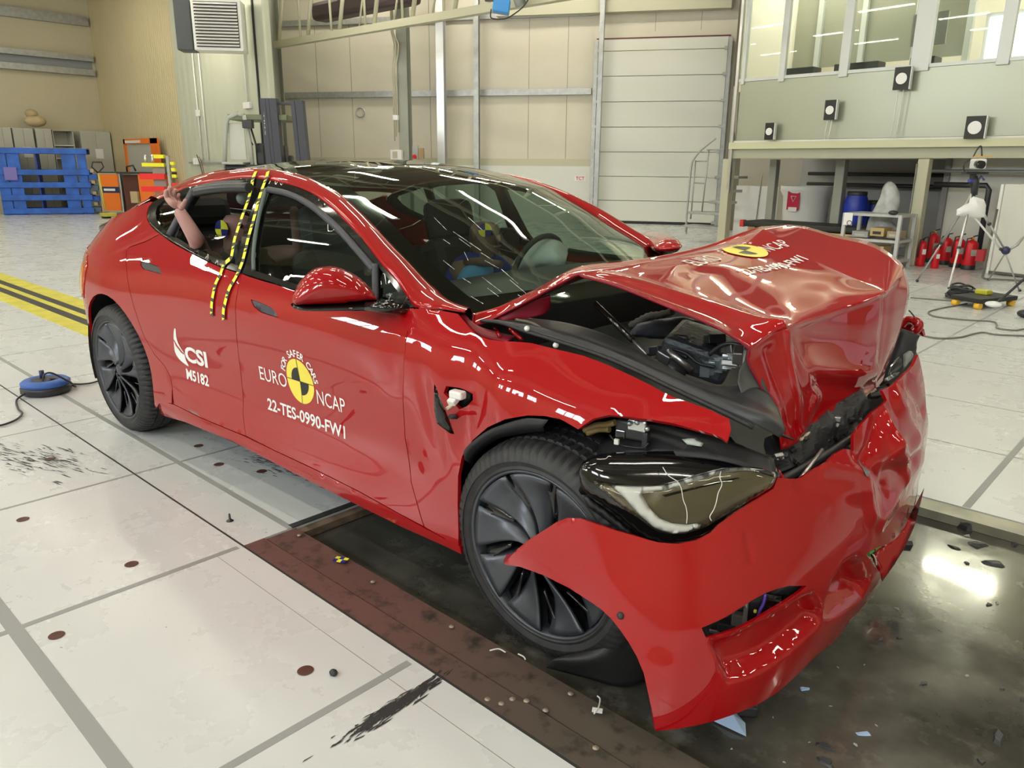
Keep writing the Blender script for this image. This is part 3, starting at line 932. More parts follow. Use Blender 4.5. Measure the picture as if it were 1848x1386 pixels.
# ---- roof glass, hatch and windscreen between the two rails
def crown(near, h, n=24, p=2.0):
    """surface from the near curve to its mirror image, crowned by h (per row)"""
    out = []
    for a, hh in zip(near, h):
        r = []
        for k in range(n+1):
            t = -1+2*k/n
            r.append((a[0]+hh[1]*(1-t*t), a[1]*-t, a[2]+hh[0]*(1-abs(t)**p)))
        out.append(r)
    return np.array(out)
full = curve_n(rail_in, 130)
xs = full[:, 0]
# windscreen from the header (x about -1.55) to the base
ws = full[xs > -1.62]; rf = full[(xs <= -1.60) & (xs > -2.75)]; ht = full[xs <= -2.73]
ws_h = [(0.045*(1-k)+.02*k, 0.035+.16*k) for k in np.linspace(0, 1, len(ws))]
rf_h = [(0.045, 0.0) for _ in rf]
ht_h = [(0.045+.02*k, -.02-.12*k) for k in np.linspace(1, 0, len(ht))]
rf_h = [(0.047, 0.035*max(0, 1-(i_/len(rf))*4) if False else 0.035*max(0, (i_/len(rf)-.75)*4)) for i_ in range(len(rf))]
windscreen = sheet('windscreen', crown(ws, ws_h), M['windscreen'], car)
# black printed border of the windscreen
def border(G, wid, name, m, off=-.004):
    nr, nc, _ = G.shape
    g = MB()
    C1 = []
    for (rows_, cols_) in (((0, nr-1), (0, wid)), ((0, nr-1), (nc-1-wid, nc-1)), ((nr-1-wid*2, nr-1), (wid, nc-1-wid)), ((0, wid), (wid, nc-1-wid))):
        sub = G[rows_[0]:rows_[1]+1, cols_[0]:cols_[1]+1]+np.array([0, 0, off])
        g.add(sub.reshape(-1, 3), gridfaces(sub.shape[0], sub.shape[1]), 0, True)
    return g.build(name, m, windscreen)
border(crown(ws, ws_h, 40), 2, 'windscreen_border', M['black_gloss'])
roof = sheet('roof_glass', crown(rf, rf_h), M['roofglass'], car)
hatch = sheet('hatch', crown(ht, ht_h), M['roofglass'], car)
MB().tube(np.array([p for p in crown(ht[:2], ht_h[:2])[0]])+np.array([.02, 0, -.015]), .014, 8).build('spoiler_lip', M['black_gloss'], car)
for sy in (1, -1):
    lp_ = cr([un(u, v, y=-.66) for u, v in ((181, 412), (196, 405), (212, 400), (228, 392), (243, 381), (252, 373))], 5)*np.array([1, sy, 1])
    MB().tube(lp_, [.010]+[.017]*(len(lp_)-2)+[.006], 8).build('spoiler_lip', M['black_gloss'], car)
# red hatch frame along each rail
hr = full[xs <= -2.3]
for sy in (1, -1):
    A_ = np.stack([hr+np.array([0, -.03*0-.012, -.012]), hr+np.array([0, 0, .006]), hr+np.array([0, .045, .012]), hr+np.array([0, .075, .008])])
    A_[:, :, 1] *= sy
    sheet('hatch_frame', A_, M['paint'], car)
# rear end below the hatch
st = np.linspace(-3.9, -4.55, 14)
rr = []
for z in (1.08, 1.0, .9, .8, .7, .6, .45, .3, .22):
    a = side(np.stack([np.linspace(-3.75, -4.55, 16), np.full(16, z)], 1))
    b = a.copy()[::-1]; b[:, 1] *= -1
    rr.append(np.vstack([a, b]))
sheet('rear_bumper', np.array(rr)+np.array([0.01, 0, 0]), M['paint'], car)
# tail lamp wrapping the corner
P_, T_ = tri_region([(-3.30, .70), (-3.24, .80), (-3.22, .88), (-3.30, .93), (-3.6, .97), (-3.85, .96), (-3.85, .80), (-3.5, .72)], (), .03)
tl = lift('tail_lamp', P_, T_, side, mat('red tail lamp', (.45, .03, .01), rough=.1, coat=1), car, skirt=.01, inward=INW, off=.004)
P_, T_ = tri_region([(-3.34, .70), (-3.29, .73), (-3.28, .80), (-3.29, .86), (-3.34, .885), (-3.40, .80)], (), .02)
lift('reflector', P_, T_, side, mat('pale orange lens', (.75, .38, .12), rough=.15, coat=1), tl, skirt=.006, inward=INW, off=.009)
# black inner shell so that gaps look dark
for sy in (-1, 1): MB().box((-1.7, sy*.86, .50), (2.1, .02, .66)).build('inner_shell', M['black_plastic'], car)
MB().box((-1.75, 0, .20), (3.6, 1.55, .06)).build('floor_pan', M['black_plastic'], car)
MB().box((-3.3, 0, .55), (1.2, 1.15, .6)).build('boot_tub', M['black_plastic'], car)

# ---- wheels
def blade_wheel(name, c, side_sign, steer, camber, R, rimR, wid=.25, rot=0.0):
    root = empty(name, c); root.parent = car
    # local: axis along -y * side_sign outward
    T = Matrix.Rotation(steer, 4, 'Z')@Matrix.Rotation(camber*side_sign*-1, 4, 'X')@Matrix.Rotation(PI/2, 4, 'X')
    if side_sign < 0: pass
    else: T = Matrix.Rotation(steer, 4, 'Z')@Matrix.Rotation(-PI/2, 4, 'X')
    # local +z = outward
    prof = [(rimR-.005, .0), (rimR+.004, .006), (rimR+.012, .002), (rimR+.03, .008), (R-.055, .012), (R-.03, .003), (R-.014, -.012), (R-.006, -.03),
            (R-.003, -.055), (R-.012, -.058), (R-.012, -.064), (R-.001, -.067), (R, -.10), (R-.011, -.103), (R-.011, -.110), (R, -.113),
            (R, -.150), (R-.011, -.153), (R-.011, -.16), (R-.001, -.163), (R-.003, -.20), (R-.012, -.23), (R-.04, -.25), (rimR+.02, -.25)]
    seg = 288; V = []; Fc = []
    for i, (r, z) in enumerate(prof):
        for k in range(seg):
            a = 2*PI*k/seg; rr = r
            if 5 <= i <= 8 and k % 4 == 0: rr = r-.008
            if (18 <= i <= 21 or 11 <= i <= 12 or i == 15) and k % 4 == (i % 3): rr = r-.008
            V.append((rr*math.cos(a), rr*math.sin(a), z))
    for i in range(len(prof)-1):
        for k in range(seg): Fc.append((i*seg+k, i*seg+(k+1) % seg, (i+1)*seg+(k+1) % seg, (i+1)*seg+k))
    ty = mesh('tyre', V, Fc, M['rubber'], root, True)
    ty.matrix_local = T
    md = ty.modifiers.new('e', 'EDGE_SPLIT'); md.split_angle = math.radians(38)
    # raised marks on the sidewall
    g = MB()
    g.lathe([(rimR+.001, -.24), (rimR+.001, -.004), (rimR-.002, .004), (rimR-.010, .0), (rimR-.012, -.03), (rimR-.02, -.06), (rimR-.02, -.24)], seg=96, mi=0, caps=False)
    rim = g.build('rim', M['rim'], root); rim.matrix_local = T
    g = MB()
    g.lathe([(0, -.15), (rimR-.03, -.15), (rimR-.03, -.14), (0, -.14)], seg=48)
    bk = g.build('brake_disc', mat('dark brake disc', (.03, .03, .032), rough=.4, metal=.6), root); bk.matrix_local = T
    NB = 9
    g = MB(); g2 = MB()
    for b in range(NB):
        a0 = rot+2*PI*b/NB
        nr_, nc_ = 14, 7; V = []
        for i in range(nr_):
            t = i/(nr_-1); r = .035+(rimR-.012-.035)*t
            half = .14+.22*t
            sw = .34*(t-1)**2*-1
            for j in range(nc_):
                s_ = -1+2*j/(nc_-1)
                an = a0+sw+s_*half*(1.0 if s_ < 0 else .62)
                dep = -.012-.020*math.sin(PI*min(1, t*1.05))-.030*max(0, -s_)**1.6*math.sin(PI*t**.8)+.006*max(0, s_)
                V.append((r*math.cos(an), r*math.sin(an), dep))
        g.add(V, gridfaces(nr_, nc_), 0, True)
        # gloss insert filling the gap partly, set deeper
        V = []
        for i in range(8):
            t = .45+.53*i/7; r = .035+(rimR-.015-.035)*t
            for j in range(3):
                an = a0+.34*(t-1)**2*-1+.215+.26*(j/2)*t
                V.append((r*math.cos(an), r*math.sin(an), -.045+.012*j-.01*math.sin(PI*t)))
        g2.add(V, gridfaces(8, 3), 0, True)
    bl = g.build('wheel_blades', M['rim'], root); bl.matrix_local = T
    md = bl.modifiers.new('s', 'SOLIDIFY'); md.thickness = .010; md.offset = -1
    b2 = g2.build('blade_inserts', M['rim_gloss'], root); b2.matrix_local = T
    md = b2.modifiers.new('s', 'SOLIDIFY'); md.thickness = .006; md.offset = -1
    g = MB(); g.lathe([(0, -.004), (.026, -.004), (.032, -.008), (.034, -.02), (.034, -.10)][::1], seg=32, caps=False)
    hb = g.build('hub_cap', M['rim'], root); hb.matrix_local = T
    return root
# outward local +z -> world -y for the near side
blade_wheel('front_wheel', (-.046, -.936, .309), -1, .014, .04, .352, .268, rot=.35)
blade_wheel('rear_wheel', (-2.96, -.962, .352), -1, 0, .015, .352, .268, rot=.1)
blade_wheel('rear_wheel', (-2.96, .962, .352), 1, 0, 0, .352, .268)
blade_wheel('front_wheel', (-.046, .936, .309), 1, 0, 0, .352, .268)

# ---- bonnet (buckled), traced control net: px, py, y
def q(u, v, y): return un(u, v, y=y)
def xyz(x, y, z): return np.array([x, y, z])
net = [
 [q(853, 566, -.73), q(900, 553, -.655), q(965, 522, -.55), q(1045, 481, -.41), q(1130, 471, -.15), q(1216, 457, .12), q(1281, 441, .38), q(1340, 419, .56), q(1373, 408.5, .70)],
 [q(866, 586, -.755), q(905, 568, -.69), q(980, 523, -.60), q(1058, 488, -.46), q(1145, 478, -.2), q(1228, 462, .1), q(1290, 445, .36), q(1345, 423, .54), q(1385, 408, .705)],
 [q(1041, 496, -.705), q(1056, 493, -.64), xyz(-.12, -.5, 1.115), xyz(-.12, -.28, 1.118), xyz(-.11, -.06, 1.118), xyz(-.10, .15, 1.12), xyz(-.08, .34, 1.137), q(1378, 414, .52), q(1423, 405.5, .70)],
 [q(1110, 515, -.70), q(1118, 511, -.62), xyz(.02, -.5, 1.094), xyz(.02, -.28, 1.10), xyz(.03, -.07, 1.10), xyz(.04, .12, 1.10), xyz(.06, .27, 1.106), q(1422, 440, .42), q(1455, 409, .70)],
 [q(1200, 551, -.70), q(1212, 545, -.61), xyz(.18, -.5, 1.062), xyz(.175, -.31, 1.068), xyz(.175, -.11, 1.07), xyz(.18, .06, 1.072), xyz(.19, .21, 1.076), q(1478, 472, .36), q(1510, 424, .69)],
 [q(1290, 589, -.69), q(1303, 579, -.60), xyz(.325, -.5, 1.030), xyz(.325, -.35, 1.032), xyz(.325, -.18, 1.035), xyz(.335, -.02, 1.040), xyz(.355, .13, 1.050), q(1545, 502, .28), q(1572, 438, .66)],
 [q(1347, 625, -.655), q(1372, 604, -.59), q(1402, 585, -.51), q(1430, 580, -.42), q(1470, 566, -.27), q(1512, 552, -.12), q(1555, 538, .0), q(1596, 524, .12), q(1622, 470, .50)],
 [q(1351, 636, -.65), q(1380, 616, -.585), q(1410, 596, -.51), q(1440, 594, -.41), q(1476, 585, -.27), q(1518, 570, -.12), q(1560, 555, .0), q(1600, 532, .12), q(1637, 500, .44)],
 [q(1350, 652, -.645), q(1385, 645, -.575), q(1417, 632, -.505), q(1447, 640, -.40), q(1483, 628, -.26), q(1522, 612, -.12), q(1562, 598, .0), q(1599, 575, .12), q(1641, 530, .40)],
 [q(1368, 688, -.62), q(1397, 688, -.56), q(1427, 685, -.50), q(1455, 685, -.39), q(1488, 672, -.26), q(1525, 655, -.12), q(1562, 642, .0), q(1594, 620, .13), q(1632, 575, .36)],
 [q(1390, 727, -.60), q(1411, 728, -.55), q(1434, 725, -.48), q(1461, 722, -.37), q(1491, 706, -.25), q(1526, 690, -.12), q(1560, 675, .0), q(1590, 656, .13), q(1616, 625, .32)],
 [q(1404, 770, -.57), q(1418, 776, -.53), q(1434, 772, -.46), q(1461, 758, -.36), q(1492, 738, -.25), q(1526, 720, -.12), q(1558, 704, .0), q(1582, 688, .13), q(1600, 664, .28)],
 [q(1411, 812, -.55), q(1424, 808, -.51), q(1440, 799, -.45), q(1466, 777, -.35), q(1494, 757, -.25), q(1526, 738, -.12), q(1558, 719, .0), q(1580, 704, .12), q(1594, 688, .24)],
]
def sharpen(net, rws, cls, f=.16):
    A = np.array(net, float); ri = list(range(A.shape[0])); ci = list(range(A.shape[1]))
    def ins(A, idx, pos, ax):
        outp, outi = [], []
        n = A.shape[ax]; T = lambda k: np.take(A, k, ax)
        for k in range(n):
            if k in pos and k > 0: outp.append(T(k)*(1-f)+T(k-1)*f); outi.append(k-f)
            outp.append(T(k)); outi.append(k)
            if k in pos and k < n-1: outp.append(T(k)*(1-f)+T(k+1)*f); outi.append(k+f)
        return np.stack(outp, ax), outi
    A, ri = ins(A, ri, rws, 0); A, ci = ins(A, ci, cls, 1)
    return A, ri, ci
net2, RI, CI = sharpen(net, (2,), (2, 7), .2)
NU = 7
HG = netsurf(net2, NU, NU)
def pidx(idx, n):
    out = []
    for i in range(len(idx)-1): out += [idx[i]+(idx[i+1]-idx[i])*k/n for k in range(n)]
    return np.array(out+[idx[-1]])
PU, PV = pidx(RI, NU), pidx(CI, NU)
# wrinkles in the sheet metal
Hn = np.zeros_like(HG)
du = np.gradient(HG, axis=0); dv = np.gradient(HG, axis=1)
Hn = np.cross(du, dv); Hn /= np.linalg.norm(Hn, axis=2)[:, :, None]+1e-9
if Hn[30, 40, 2] < 0: Hn = -Hn
uu, vv = np.meshgrid(PU, PV, indexing='ij')
def ridge(u0, v0, u1, v1, amp, wid):
    d = np.array([u1-u0, v1-v0]); Lg = np.linalg.norm(d); d /= Lg
    a = (uu-u0)*d[0]+(vv-v0)*d[1]; b = -(uu-u0)*d[1]+(vv-v0)*d[0]
    e = np.clip(a, 0, Lg)
    r2 = (a-e)**2+b**2
    return amp*np.exp(-r2/wid**2)*np.clip(np.minimum(a+.4, Lg+.4-a)/.6, 0, 1)
disp = ridge(6, 2, 11.5, 2.2, .012, .22)+ridge(7, 2.1, 10, 3.4, .010, .25)+ridge(10, 3.4, 11.5, 2.3, .009, .22)
disp += ridge(7.5, 1.1, 11, 1.4, -.010, .3)+ridge(7.2, 3.0, 8.8, 6.6, -.010, .45)+ridge(8.5, 3.2, 10.4, 6.8, .011, .35)
disp += ridge(9.4, 3.2, 11.3, 6.5, -.008, .35)+ridge(7, 7, 10.5, 7.0, -.012, .25)+ridge(5.2, 1.2, 6.6, 2.0, .007, .3)
disp += ridge(2.2, 1.2, 6.0, 2.0, .009, .35)+ridge(3, 3.4, 5.6, 2.6, -.008, .6)
disp += ridge(11.3, 3.0, 11.5, 6.5, .006, .3)
HG = HG+Hn*disp[:, :, None]
hood = sheet('bonnet', HG, M['paint'], car, .004, label='buckled red bonnet folded down at the front')
# rolled side edge of the bonnet, dirty sealant line on the torn front edge
MB().tube(HG[:-14, 0], .0035, 6).build('bonnet_hem', M['paint_in'], hood)
cre = HG[-1, 26:66]+np.array([.003, 0, .006])
MB().tube(cre, [.0035+.002*math.sin(i*1.7)**2 for i in range(len(cre))], 6).build('sealant_bead', mat('cream sealant', (.52, .42, .30), rough=.8), hood)
bvh_hood = BVHTree.FromPolygons([Vector(p) for p in HG.reshape(-1, 3)], gridfaces(*HG.shape[:2]))

# ---- bumper skin, torn loose on the near side
BS = np.linspace(0, 1, 11)
BZ = [.0, .08, .3, .55, .8, .96]
BP = {
 .0: [(-.1, -1.04), (.2, -1.08), (.41, -1.09), (.54, -1.0), (.61, -.83), (.645, -.6), (.65, -.3), (.64, 0), (.60, .4), (.48, .7), (.28, .9)],
 .08: [(-.1, -1.05), (.2, -1.09), (.42, -1.10), (.56, -1.0), (.635, -.83), (.665, -.6), (.672, -.3), (.66, 0), (.62, .4), (.5, .7), (.3, .9)],
 .3: [(-.09, -1.045), (.2, -1.07), (.40, -1.06), (.54, -.96), (.635, -.78), (.685, -.55), (.715, -.28), (.705, 0), (.65, .37), (.52, .68), (.3, .88)],
 .55: [(-.05, -1.01), (.2, -1.02), (.37, -.985), (.485, -.885), (.565, -.74), (.635, -.54), (.695, -.3), (.715, -.04), (.66, .33), (.53, .62), (.3, .84)],
 .8: [(-.05, -.96), (.15, -.96), (.3, -.91), (.40, -.81), (.475, -.66), (.545, -.46), (.605, -.24), (.655, .02), (.62, .32), (.49, .58), (.3, .8)],
 .96: [(-.05, -.90), (.1, -.90), (.24, -.85), (.34, -.75), (.41, -.60), (.47, -.40), (.53, -.18), (.585, .08), (.56, .38), (.43, .6), (.25, .78)]}
BT = np.array([cr(BP[z], 20) for z in BZ])          # (5, 201, 2)
BX = Table(np.linspace(0, 1, BT.shape[1]).tolist(), BZ, BT[:, :, 0].T, ds=.01, dz=.02, blur=2)
BY = Table(np.linspace(0, 1, BT.shape[1]).tolist(), BZ, BT[:, :, 1].T, ds=.01, dz=.02, blur=2)
def bump(P):
    P = np.asarray(P, float)
    s = P[:, 0]/3.0            # parameter in rough metres
    return np.stack([BX(s, P[:, 1]), BY(s, P[:, 1]), P[:, 1]], 1)
trb = Tracer(bump, 0, 3.0, 0.0, .95, 200, 80, -1)
b_px = [(910, 1018), (922, 1004), (935, 990), (955, 974), (978, 959), (1003, 943), (1024, 934.5), (1048, 936), (1075, 945), (1110, 957), (1146, 967), (1188, 979), (1225, 981.5), (1260, 974), (1285, 961), (1300, 946), (1330, 924), (1367, 901), (1396, 882), (1404, 862),
        (1425, 864), (1447, 863), (1462, 852), (1476, 843), (1492, 830), (1508, 818), (1523, 810), (1548, 813), (1541, 785), (1554, 766), (1572, 748), (1589, 731), (1600, 722), (1592, 704), (1610, 696), (1632, 676), (1648, 660), (1657, 640), (1664, 668), (1668.5, 690),
        (1672, 736), (1673, 795), (1671, 838), (1664, 880), (1648, 916), (1629, 957), (1613, 975), (1580, 990), (1562, 1000), (1578, 1022), (1590, 1052), (1565, 1087), (1535, 1118), (1523, 1137), (1504, 1160), (1477, 1180), (1433, 1224), (1400, 1252), (1368, 1271), (1340, 1283), (1311, 1294), (1275, 1305), (1237, 1313), (1182, 1319),
        (1178, 1290), (1170, 1250), (1162, 1215), (1149, 1184), (1135, 1160), (1119, 1137), (1103, 1117), (1084, 1099), (1056, 1080), (1025, 1060), (981, 1038), (939, 1023)]
slot = [(1266, 1133), (1288, 1124), (1309, 1114), (1335, 1098), (1358, 1083), (1382, 1070), (1404, 1062), (1425, 1057), (1456, 1057), (1443, 1069), (1417, 1086), (1389, 1103), (1360, 1120), (1332, 1134), (1302, 1144), (1274, 1151)]
Ppx = None
def poly_mask(P, poly, soft):
    ins = pip_many(P, poly); d = segdist(P, poly)
    return np.where(ins, np.clip(d/soft, 0, 1), 0.0)
rec1 = trb([(1280, 1157), (1335, 1142), (1395, 1110), (1450, 1076), (1470, 1070), (1485, 1100), (1482, 1125), (1455, 1150), (1420, 1180), (1380, 1205), (1345, 1222), (1312, 1226), (1298, 1202)])
rec2 = trb([(1500, 1050), (1520, 1020), (1546, 1000), (1562, 1012), (1572, 1045), (1558, 1078), (1530, 1100), (1500, 1118), (1484, 1120), (1490, 1085)])
oval = trb([(1342, 955), (1350, 958), (1357, 975), (1361, 1000), (1360, 1015), (1352, 1017), (1346, 1000), (1340, 975)])
nose = trb([(1440, 880), (1500, 850), (1545, 820), (1600, 740), (1640, 690), (1668, 700), (1668, 850), (1640, 900), (1560, 950), (1480, 940)])
NOSE_R = []
for (a_, b_q, amp, wd) in (((1589, 735), (1612, 800), .022, .05), ((1612, 800), (1640, 850), .016, .05), ((1548, 815), (1600, 880), -.014, .05), ((1589, 740), (1560, 840), -.016, .045), ((1488, 836), (1560, 850), .014, .04),
        ((1560, 850), (1575, 930), .013, .05), ((1620, 720), (1660, 790), .014, .05), ((1600, 850), (1655, 830), -.012, .04), ((1447, 868), (1500, 900), -.006, .06), ((1636, 870), (1590, 940), .012, .05), ((1640, 690), (1668, 740), -.012, .04)):
    t2_ = trb([a_, b_q]); NOSE_R.append((t2_[0], t2_[1], amp, wd))
def bump_disp(P, X):
    d = -.042*poly_mask(P, rec1, .026)-.060*poly_mask(P, rec2, .05)-.004*poly_mask(P, oval, .008)
    m_ = poly_mask(P, nose, .10)
    nz = np.array([noise.noise(Vector((x[0]*5, x[1]*5, x[2]*9))) for x in X])
    nz2 = np.array([noise.noise(Vector((x[0]*11+4, x[1]*11, x[2]*17))) for x in X])
    rd = 0
    for (a_, b_q, amp, wd) in NOSE_R:
        ab = b_q-a_; Lg = np.linalg.norm(ab); dd = ab/Lg
        al = (P-a_)@dd; e = np.clip(al, 0, Lg); r2 = ((P-(a_+e[:, None]*dd))**2).sum(1)
        rd = rd+amp*np.maximum(0, 1-np.sqrt(r2)/wd)**1.3
    return d+m_*(.018*nz+.006*nz2)+.0015*nz+rd
Pb = trb(b_px)
P_, T_ = tri_region(Pb, [trb(slot)], .013)
bumper = lift('front_bumper', P_, T_, bump, M['paint'], car, skirt=.010, inward=(-.5, 0, .4), disp=bump_disp, label='torn red bumper skin splayed out beside the front wheel')
print('bumper tris', len(T_))
# folded flange on the free tip, parking sensor, dark cavity behind the slot
ed = bump(trb(cspl([(910, 1018), (939, 1023), (981, 1038), (1025, 1060), (1056, 1080), (1084, 1099), (1103, 1117), (1119, 1137), (1135, 1160), (1149, 1184), (1162, 1215), (1170, 1250), (1178, 1290), (1182, 1319)], 3)))
sheet('bumper_flange', np.stack([ed, ed+np.array([-.012, .010, .006]), ed+np.array([-.02, .035, .012])]), M['paint_in'], bumper)
c0 = bump(trb([(1120, 1111)]))[0]
MB().sphere(tuple(c0), (.010, .010, .010), 12, 8).build('parking_sensor', M['black_soft'], bumper)
# ================================================================== CAR DETAILS
def orient(o, ref):
    me = o.data; c = Vector(ref); s_ = 0.0
    for p in me.polygons: s_ += p.normal.dot(p.center-c)*p.area
    if s_ < 0: me.flip_normals()
for o_ in (windscreen, roof, hatch): orient(o_, (-1.5, 0, .3))
orient(roof_rail, (-1.2, 0, .9)); orient(roof_rail_far, (-1.2, 0, .9)); orient(hood, (0, 0, .6))

def plane_pt(u, v, p0, n):
    r = _F+_R2*(u-924)/FPX-_U2*(v-693)/FPX
    p0 = np.asarray(p0); n = np.asarray(n)
    return CAM+r*(((p0-CAM)@n)/(r@n))

def inflate(name, px, p0, n, df, db, m, parent=None, step=.012, power=.5, sp=3, fn=None, **kw):
    """solid body with the given outline on a plane, domed to the front (df) and back (db)"""
    n = np.asarray(n, float); n /= np.linalg.norm(n)
    if n@(CAM-np.asarray(p0)) < 0: n = -n
    ex = np.cross([0, 0, 1], n); ex /= np.linalg.norm(ex); ey = np.cross(n, ex)
    W3 = np.array([plane_pt(u, v, p0, n) for u, v in px])
    Q = np.stack([(W3-p0)@ex, (W3-p0)@ey], 1)
    if sp > 1: Q = cr(Q, sp, True)
    P, T = tri_region(Q, (), step)
    d = segdist(P, dens(Q, step/2)); mx = d.max()
    h = np.clip(d/mx, 0, 1)
    prof = (1-(1-h)**2)**power
    base = p0+P[:, :1]*ex+P[:, 1:]*ey
    Vf = base+n*(df*prof)[:, None]; Vb = base-n*(db*prof)[:, None]
    if fn is not None: Vf = fn(Vf, P, n)
    k = len(P)
    B = set(i for e in boundary(T) for i in e)
    idx = {i: (i if i in B else k+i) for i in range(k)}
    V = np.vstack([Vf, Vb]); Fc = [tuple(t) for t in T]+[tuple(idx[i] for i in t[::-1]) for t in T]
    o = mesh(name, V, Fc, m, parent, True, **kw)
    orient(o, tuple(base.mean(0)))
    return o

# ---- near mirror and far mirror
mir = empty('door_mirror'); mir.parent = car
mc = un(603, 520, y=-1.04)
mpx = [(525.5, 541), (528, 531), (532.6, 523), (545, 503), (565, 486), (585, 481), (606, 481.5), (629, 490), (648.5, 501), (667, 519), (677, 532), (681, 541), (667, 543), (636, 546.5), (591, 549.5), (561, 550.5), (532, 551)]
inflate('mirror_shell', mpx, mc, (.80, -.60, .05), .075, .06, M['paint'], mir, .010)
mbp = [(528, 547), (561, 549), (591, 548), (636, 545), (667, 542), (682, 541.5), (700, 545), (715, 549), (730, 553), (735, 570), (716, 568), (697, 564.5), (651, 562), (606, 562), (560, 562), (535, 559), (527, 553)]
inflate('mirror_base', mbp, mc+np.array([0, 0, -.03]), (.80, -.60, .05), .055, .06, M['black_gloss'], mir, .010)
MB().tube([side(tr([(728, 560)]))[0]+np.array([0, .02, 0]), un(700, 556, y=-.96), un(660, 553, y=-1.0)], [.022, .018, .015], 8).build('mirror_arm', M['black_gloss'], mir)
mir2 = empty('door_mirror'); mir2.parent = car
mf = un(1185, 432, y=1.03)
mfp = [(1158, 427), (1161, 420), (1168, 416.5), (1180, 418), (1193, 421), (1204, 428), (1209, 438), (1211, 450), (1209, 457), (1204, 459), (1190, 450), (1175, 440), (1163, 432)]
inflate('mirror_shell', mfp, mf, (.75, .55, .1), .07, .06, M['paint'], mir2, .010)
MB().tube([mf+np.array([-.02, -.03, -.07]), (-.70, .93, .955)], [.022, .03], 8).build('mirror_arm', M['black_gloss'], mir2)

# ---- headlamp unit pushed out over the wheel
hl = empty('headlamp'); hl.parent = car
hp = [(1046, 862), (1045, 848), (1053, 833), (1081, 820), (1115, 816.5), (1153, 815.5), (1190, 814), (1224, 813.5), (1260, 815), (1295, 817), (1330, 822.5), (1367, 830), (1395, 842), (1407, 853), (1405, 866), (1395, 884), (1378, 897), (1360, 908), (1338, 919), (1317, 931), (1306, 945), (1290, 962), (1262, 977), (1235, 983), (1206, 984), (1182, 978), (1160, 968), (1138, 950), (1117, 932), (1098, 918), (1081, 906), (1060, 893), (1049, 878)]
h0 = un(1220, 890, y=-.84); hn = np.array([.62, -.74, .30])
hn /= np.linalg.norm(hn)
inflate('lamp_housing', hp, h0, hn, .030, .09, M['black_gloss'], hl, .014)
def onplane(off): return h0+hn*off
def flat(name, px, off, m, parent, thick=.004, sp=3, dome=0.0, **kw):
    return inflate(name, px, onplane(off), hn, thick+dome, .002, m, parent, .012, sp=sp, **kw)
lens = [(1071, 868), (1103, 874), (1145, 877), (1188, 875), (1224, 868), (1260, 857), (1290, 849), (1313, 844.5), (1340, 842.5), (1367, 843), (1390, 849), (1401, 856), (1394, 878), (1370, 895), (1345, 910), (1318, 926), (1290, 942), (1267, 954), (1235, 963), (1206, 964), (1181, 956), (1150, 934), (1117, 912), (1092, 890)]
flat('reflector_bowl', lens, .030, mat('smoky lamp reflector', (.16, .14, .09), rough=.22, metal=.5, bump=.4, bump_scale=14), hl, .006)
flat('running_light', [(1103, 875), (1150, 877.5), (1188, 876), (1224, 867), (1260, 856), (1303, 844.5), (1345, 843), (1380, 848), (1345, 849), (1305, 853), (1260, 866), (1224, 879), (1190, 887), (1158, 891), (1171, 915), (1190, 935), (1212, 944), (1240, 947), (1267, 943), (1262, 955), (1236, 963), (1208, 963), (1184, 955), (1155, 930), (1128, 900)], .052, mat('white light guide', (.86, .88, .90), rough=.3), hl, .004, sp=1)
flat('lamp_lens', lens, .060, M['clear'], hl, .003, dome=.012)
flat('lamp_divider', [(1195, 893), (1250, 880), (1330, 861), (1335, 863), (1250, 884), (1200, 897)], .050, M['black_gloss'], hl, .003, sp=1)
for pth in ([(1301, 851), (1299, 862), (1303, 874), (1296, 890), (1293, 905), (1288, 920), (1281, 932), (1284, 940)], [(1222, 868), (1229, 880), (1233, 902), (1238, 915), (1240, 930), (1239, 945)], [(1196, 843), (1206, 858), (1222, 868)]):
    X = [plane_pt(u, v, onplane(.078), hn) for u, v in cspl(pth, 3)]
    MB().tube(X, .0011, 5).build('crack', mat('white crack', (.75, .75, .72), rough=.3), hl)
# lower lamp carrier with clips
flat('lamp_carrier', [(1049, 870), (1060, 893), (1081, 910), (1098, 922), (1117, 938), (1138, 957), (1160, 975), (1200, 992), (1240, 994), (1275, 982), (1300, 962), (1300, 985), (1240, 1003), (1180, 996), (1135, 972), (1095, 940), (1060, 915), (1044, 885)], -.015, M['black_plastic'], hl, .01, sp=1)

# ---- black apron along the fender top, seal strips and clips
fg = [
 [q(882, 580, -.80), q(929, 590, -.80), q(990, 607, -.80), q(1060, 630, -.795), q(1130, 661, -.79), q(1200, 693, -.785), q(1260, 720, -.775), q(1323, 748, -.76), q(1370, 770, -.74), q(1408, 790, -.70)],
 [q(886, 577, -.785), q(940, 584, -.785), q(1005, 598, -.78), q(1075, 620, -.775), q(1145, 649, -.77), q(1215, 680, -.765), q(1275, 706, -.755), q(1338, 733, -.74), q(1385, 752, -.72), q(1417, 775, -.68)],
 [q(915, 577, -.74), q(985, 585, -.735), q(1055, 603, -.73), q(1120, 630, -.72), q(1190, 664, -.715), q(1245, 688, -.71), q(1300, 706, -.70), q(1340, 716, -.68), q(1378, 730, -.66), q(1409, 750, -.63)],
 [q(950, 573, -.69), q(1020, 582, -.68), q(1090, 602, -.67), q(1152, 632, -.66), q(1217, 668, -.655), q(1265, 692, -.65), q(1310, 698, -.64), q(1350, 694, -.63), q(1385, 708, -.61), q(1404, 736, -.60)]]
fgs = netsurf(fg, 5, 8)
apron = sheet('bay_cover', fgs, M['black_soft'], car, .004, label='black plastic cover panel bent over the fender')
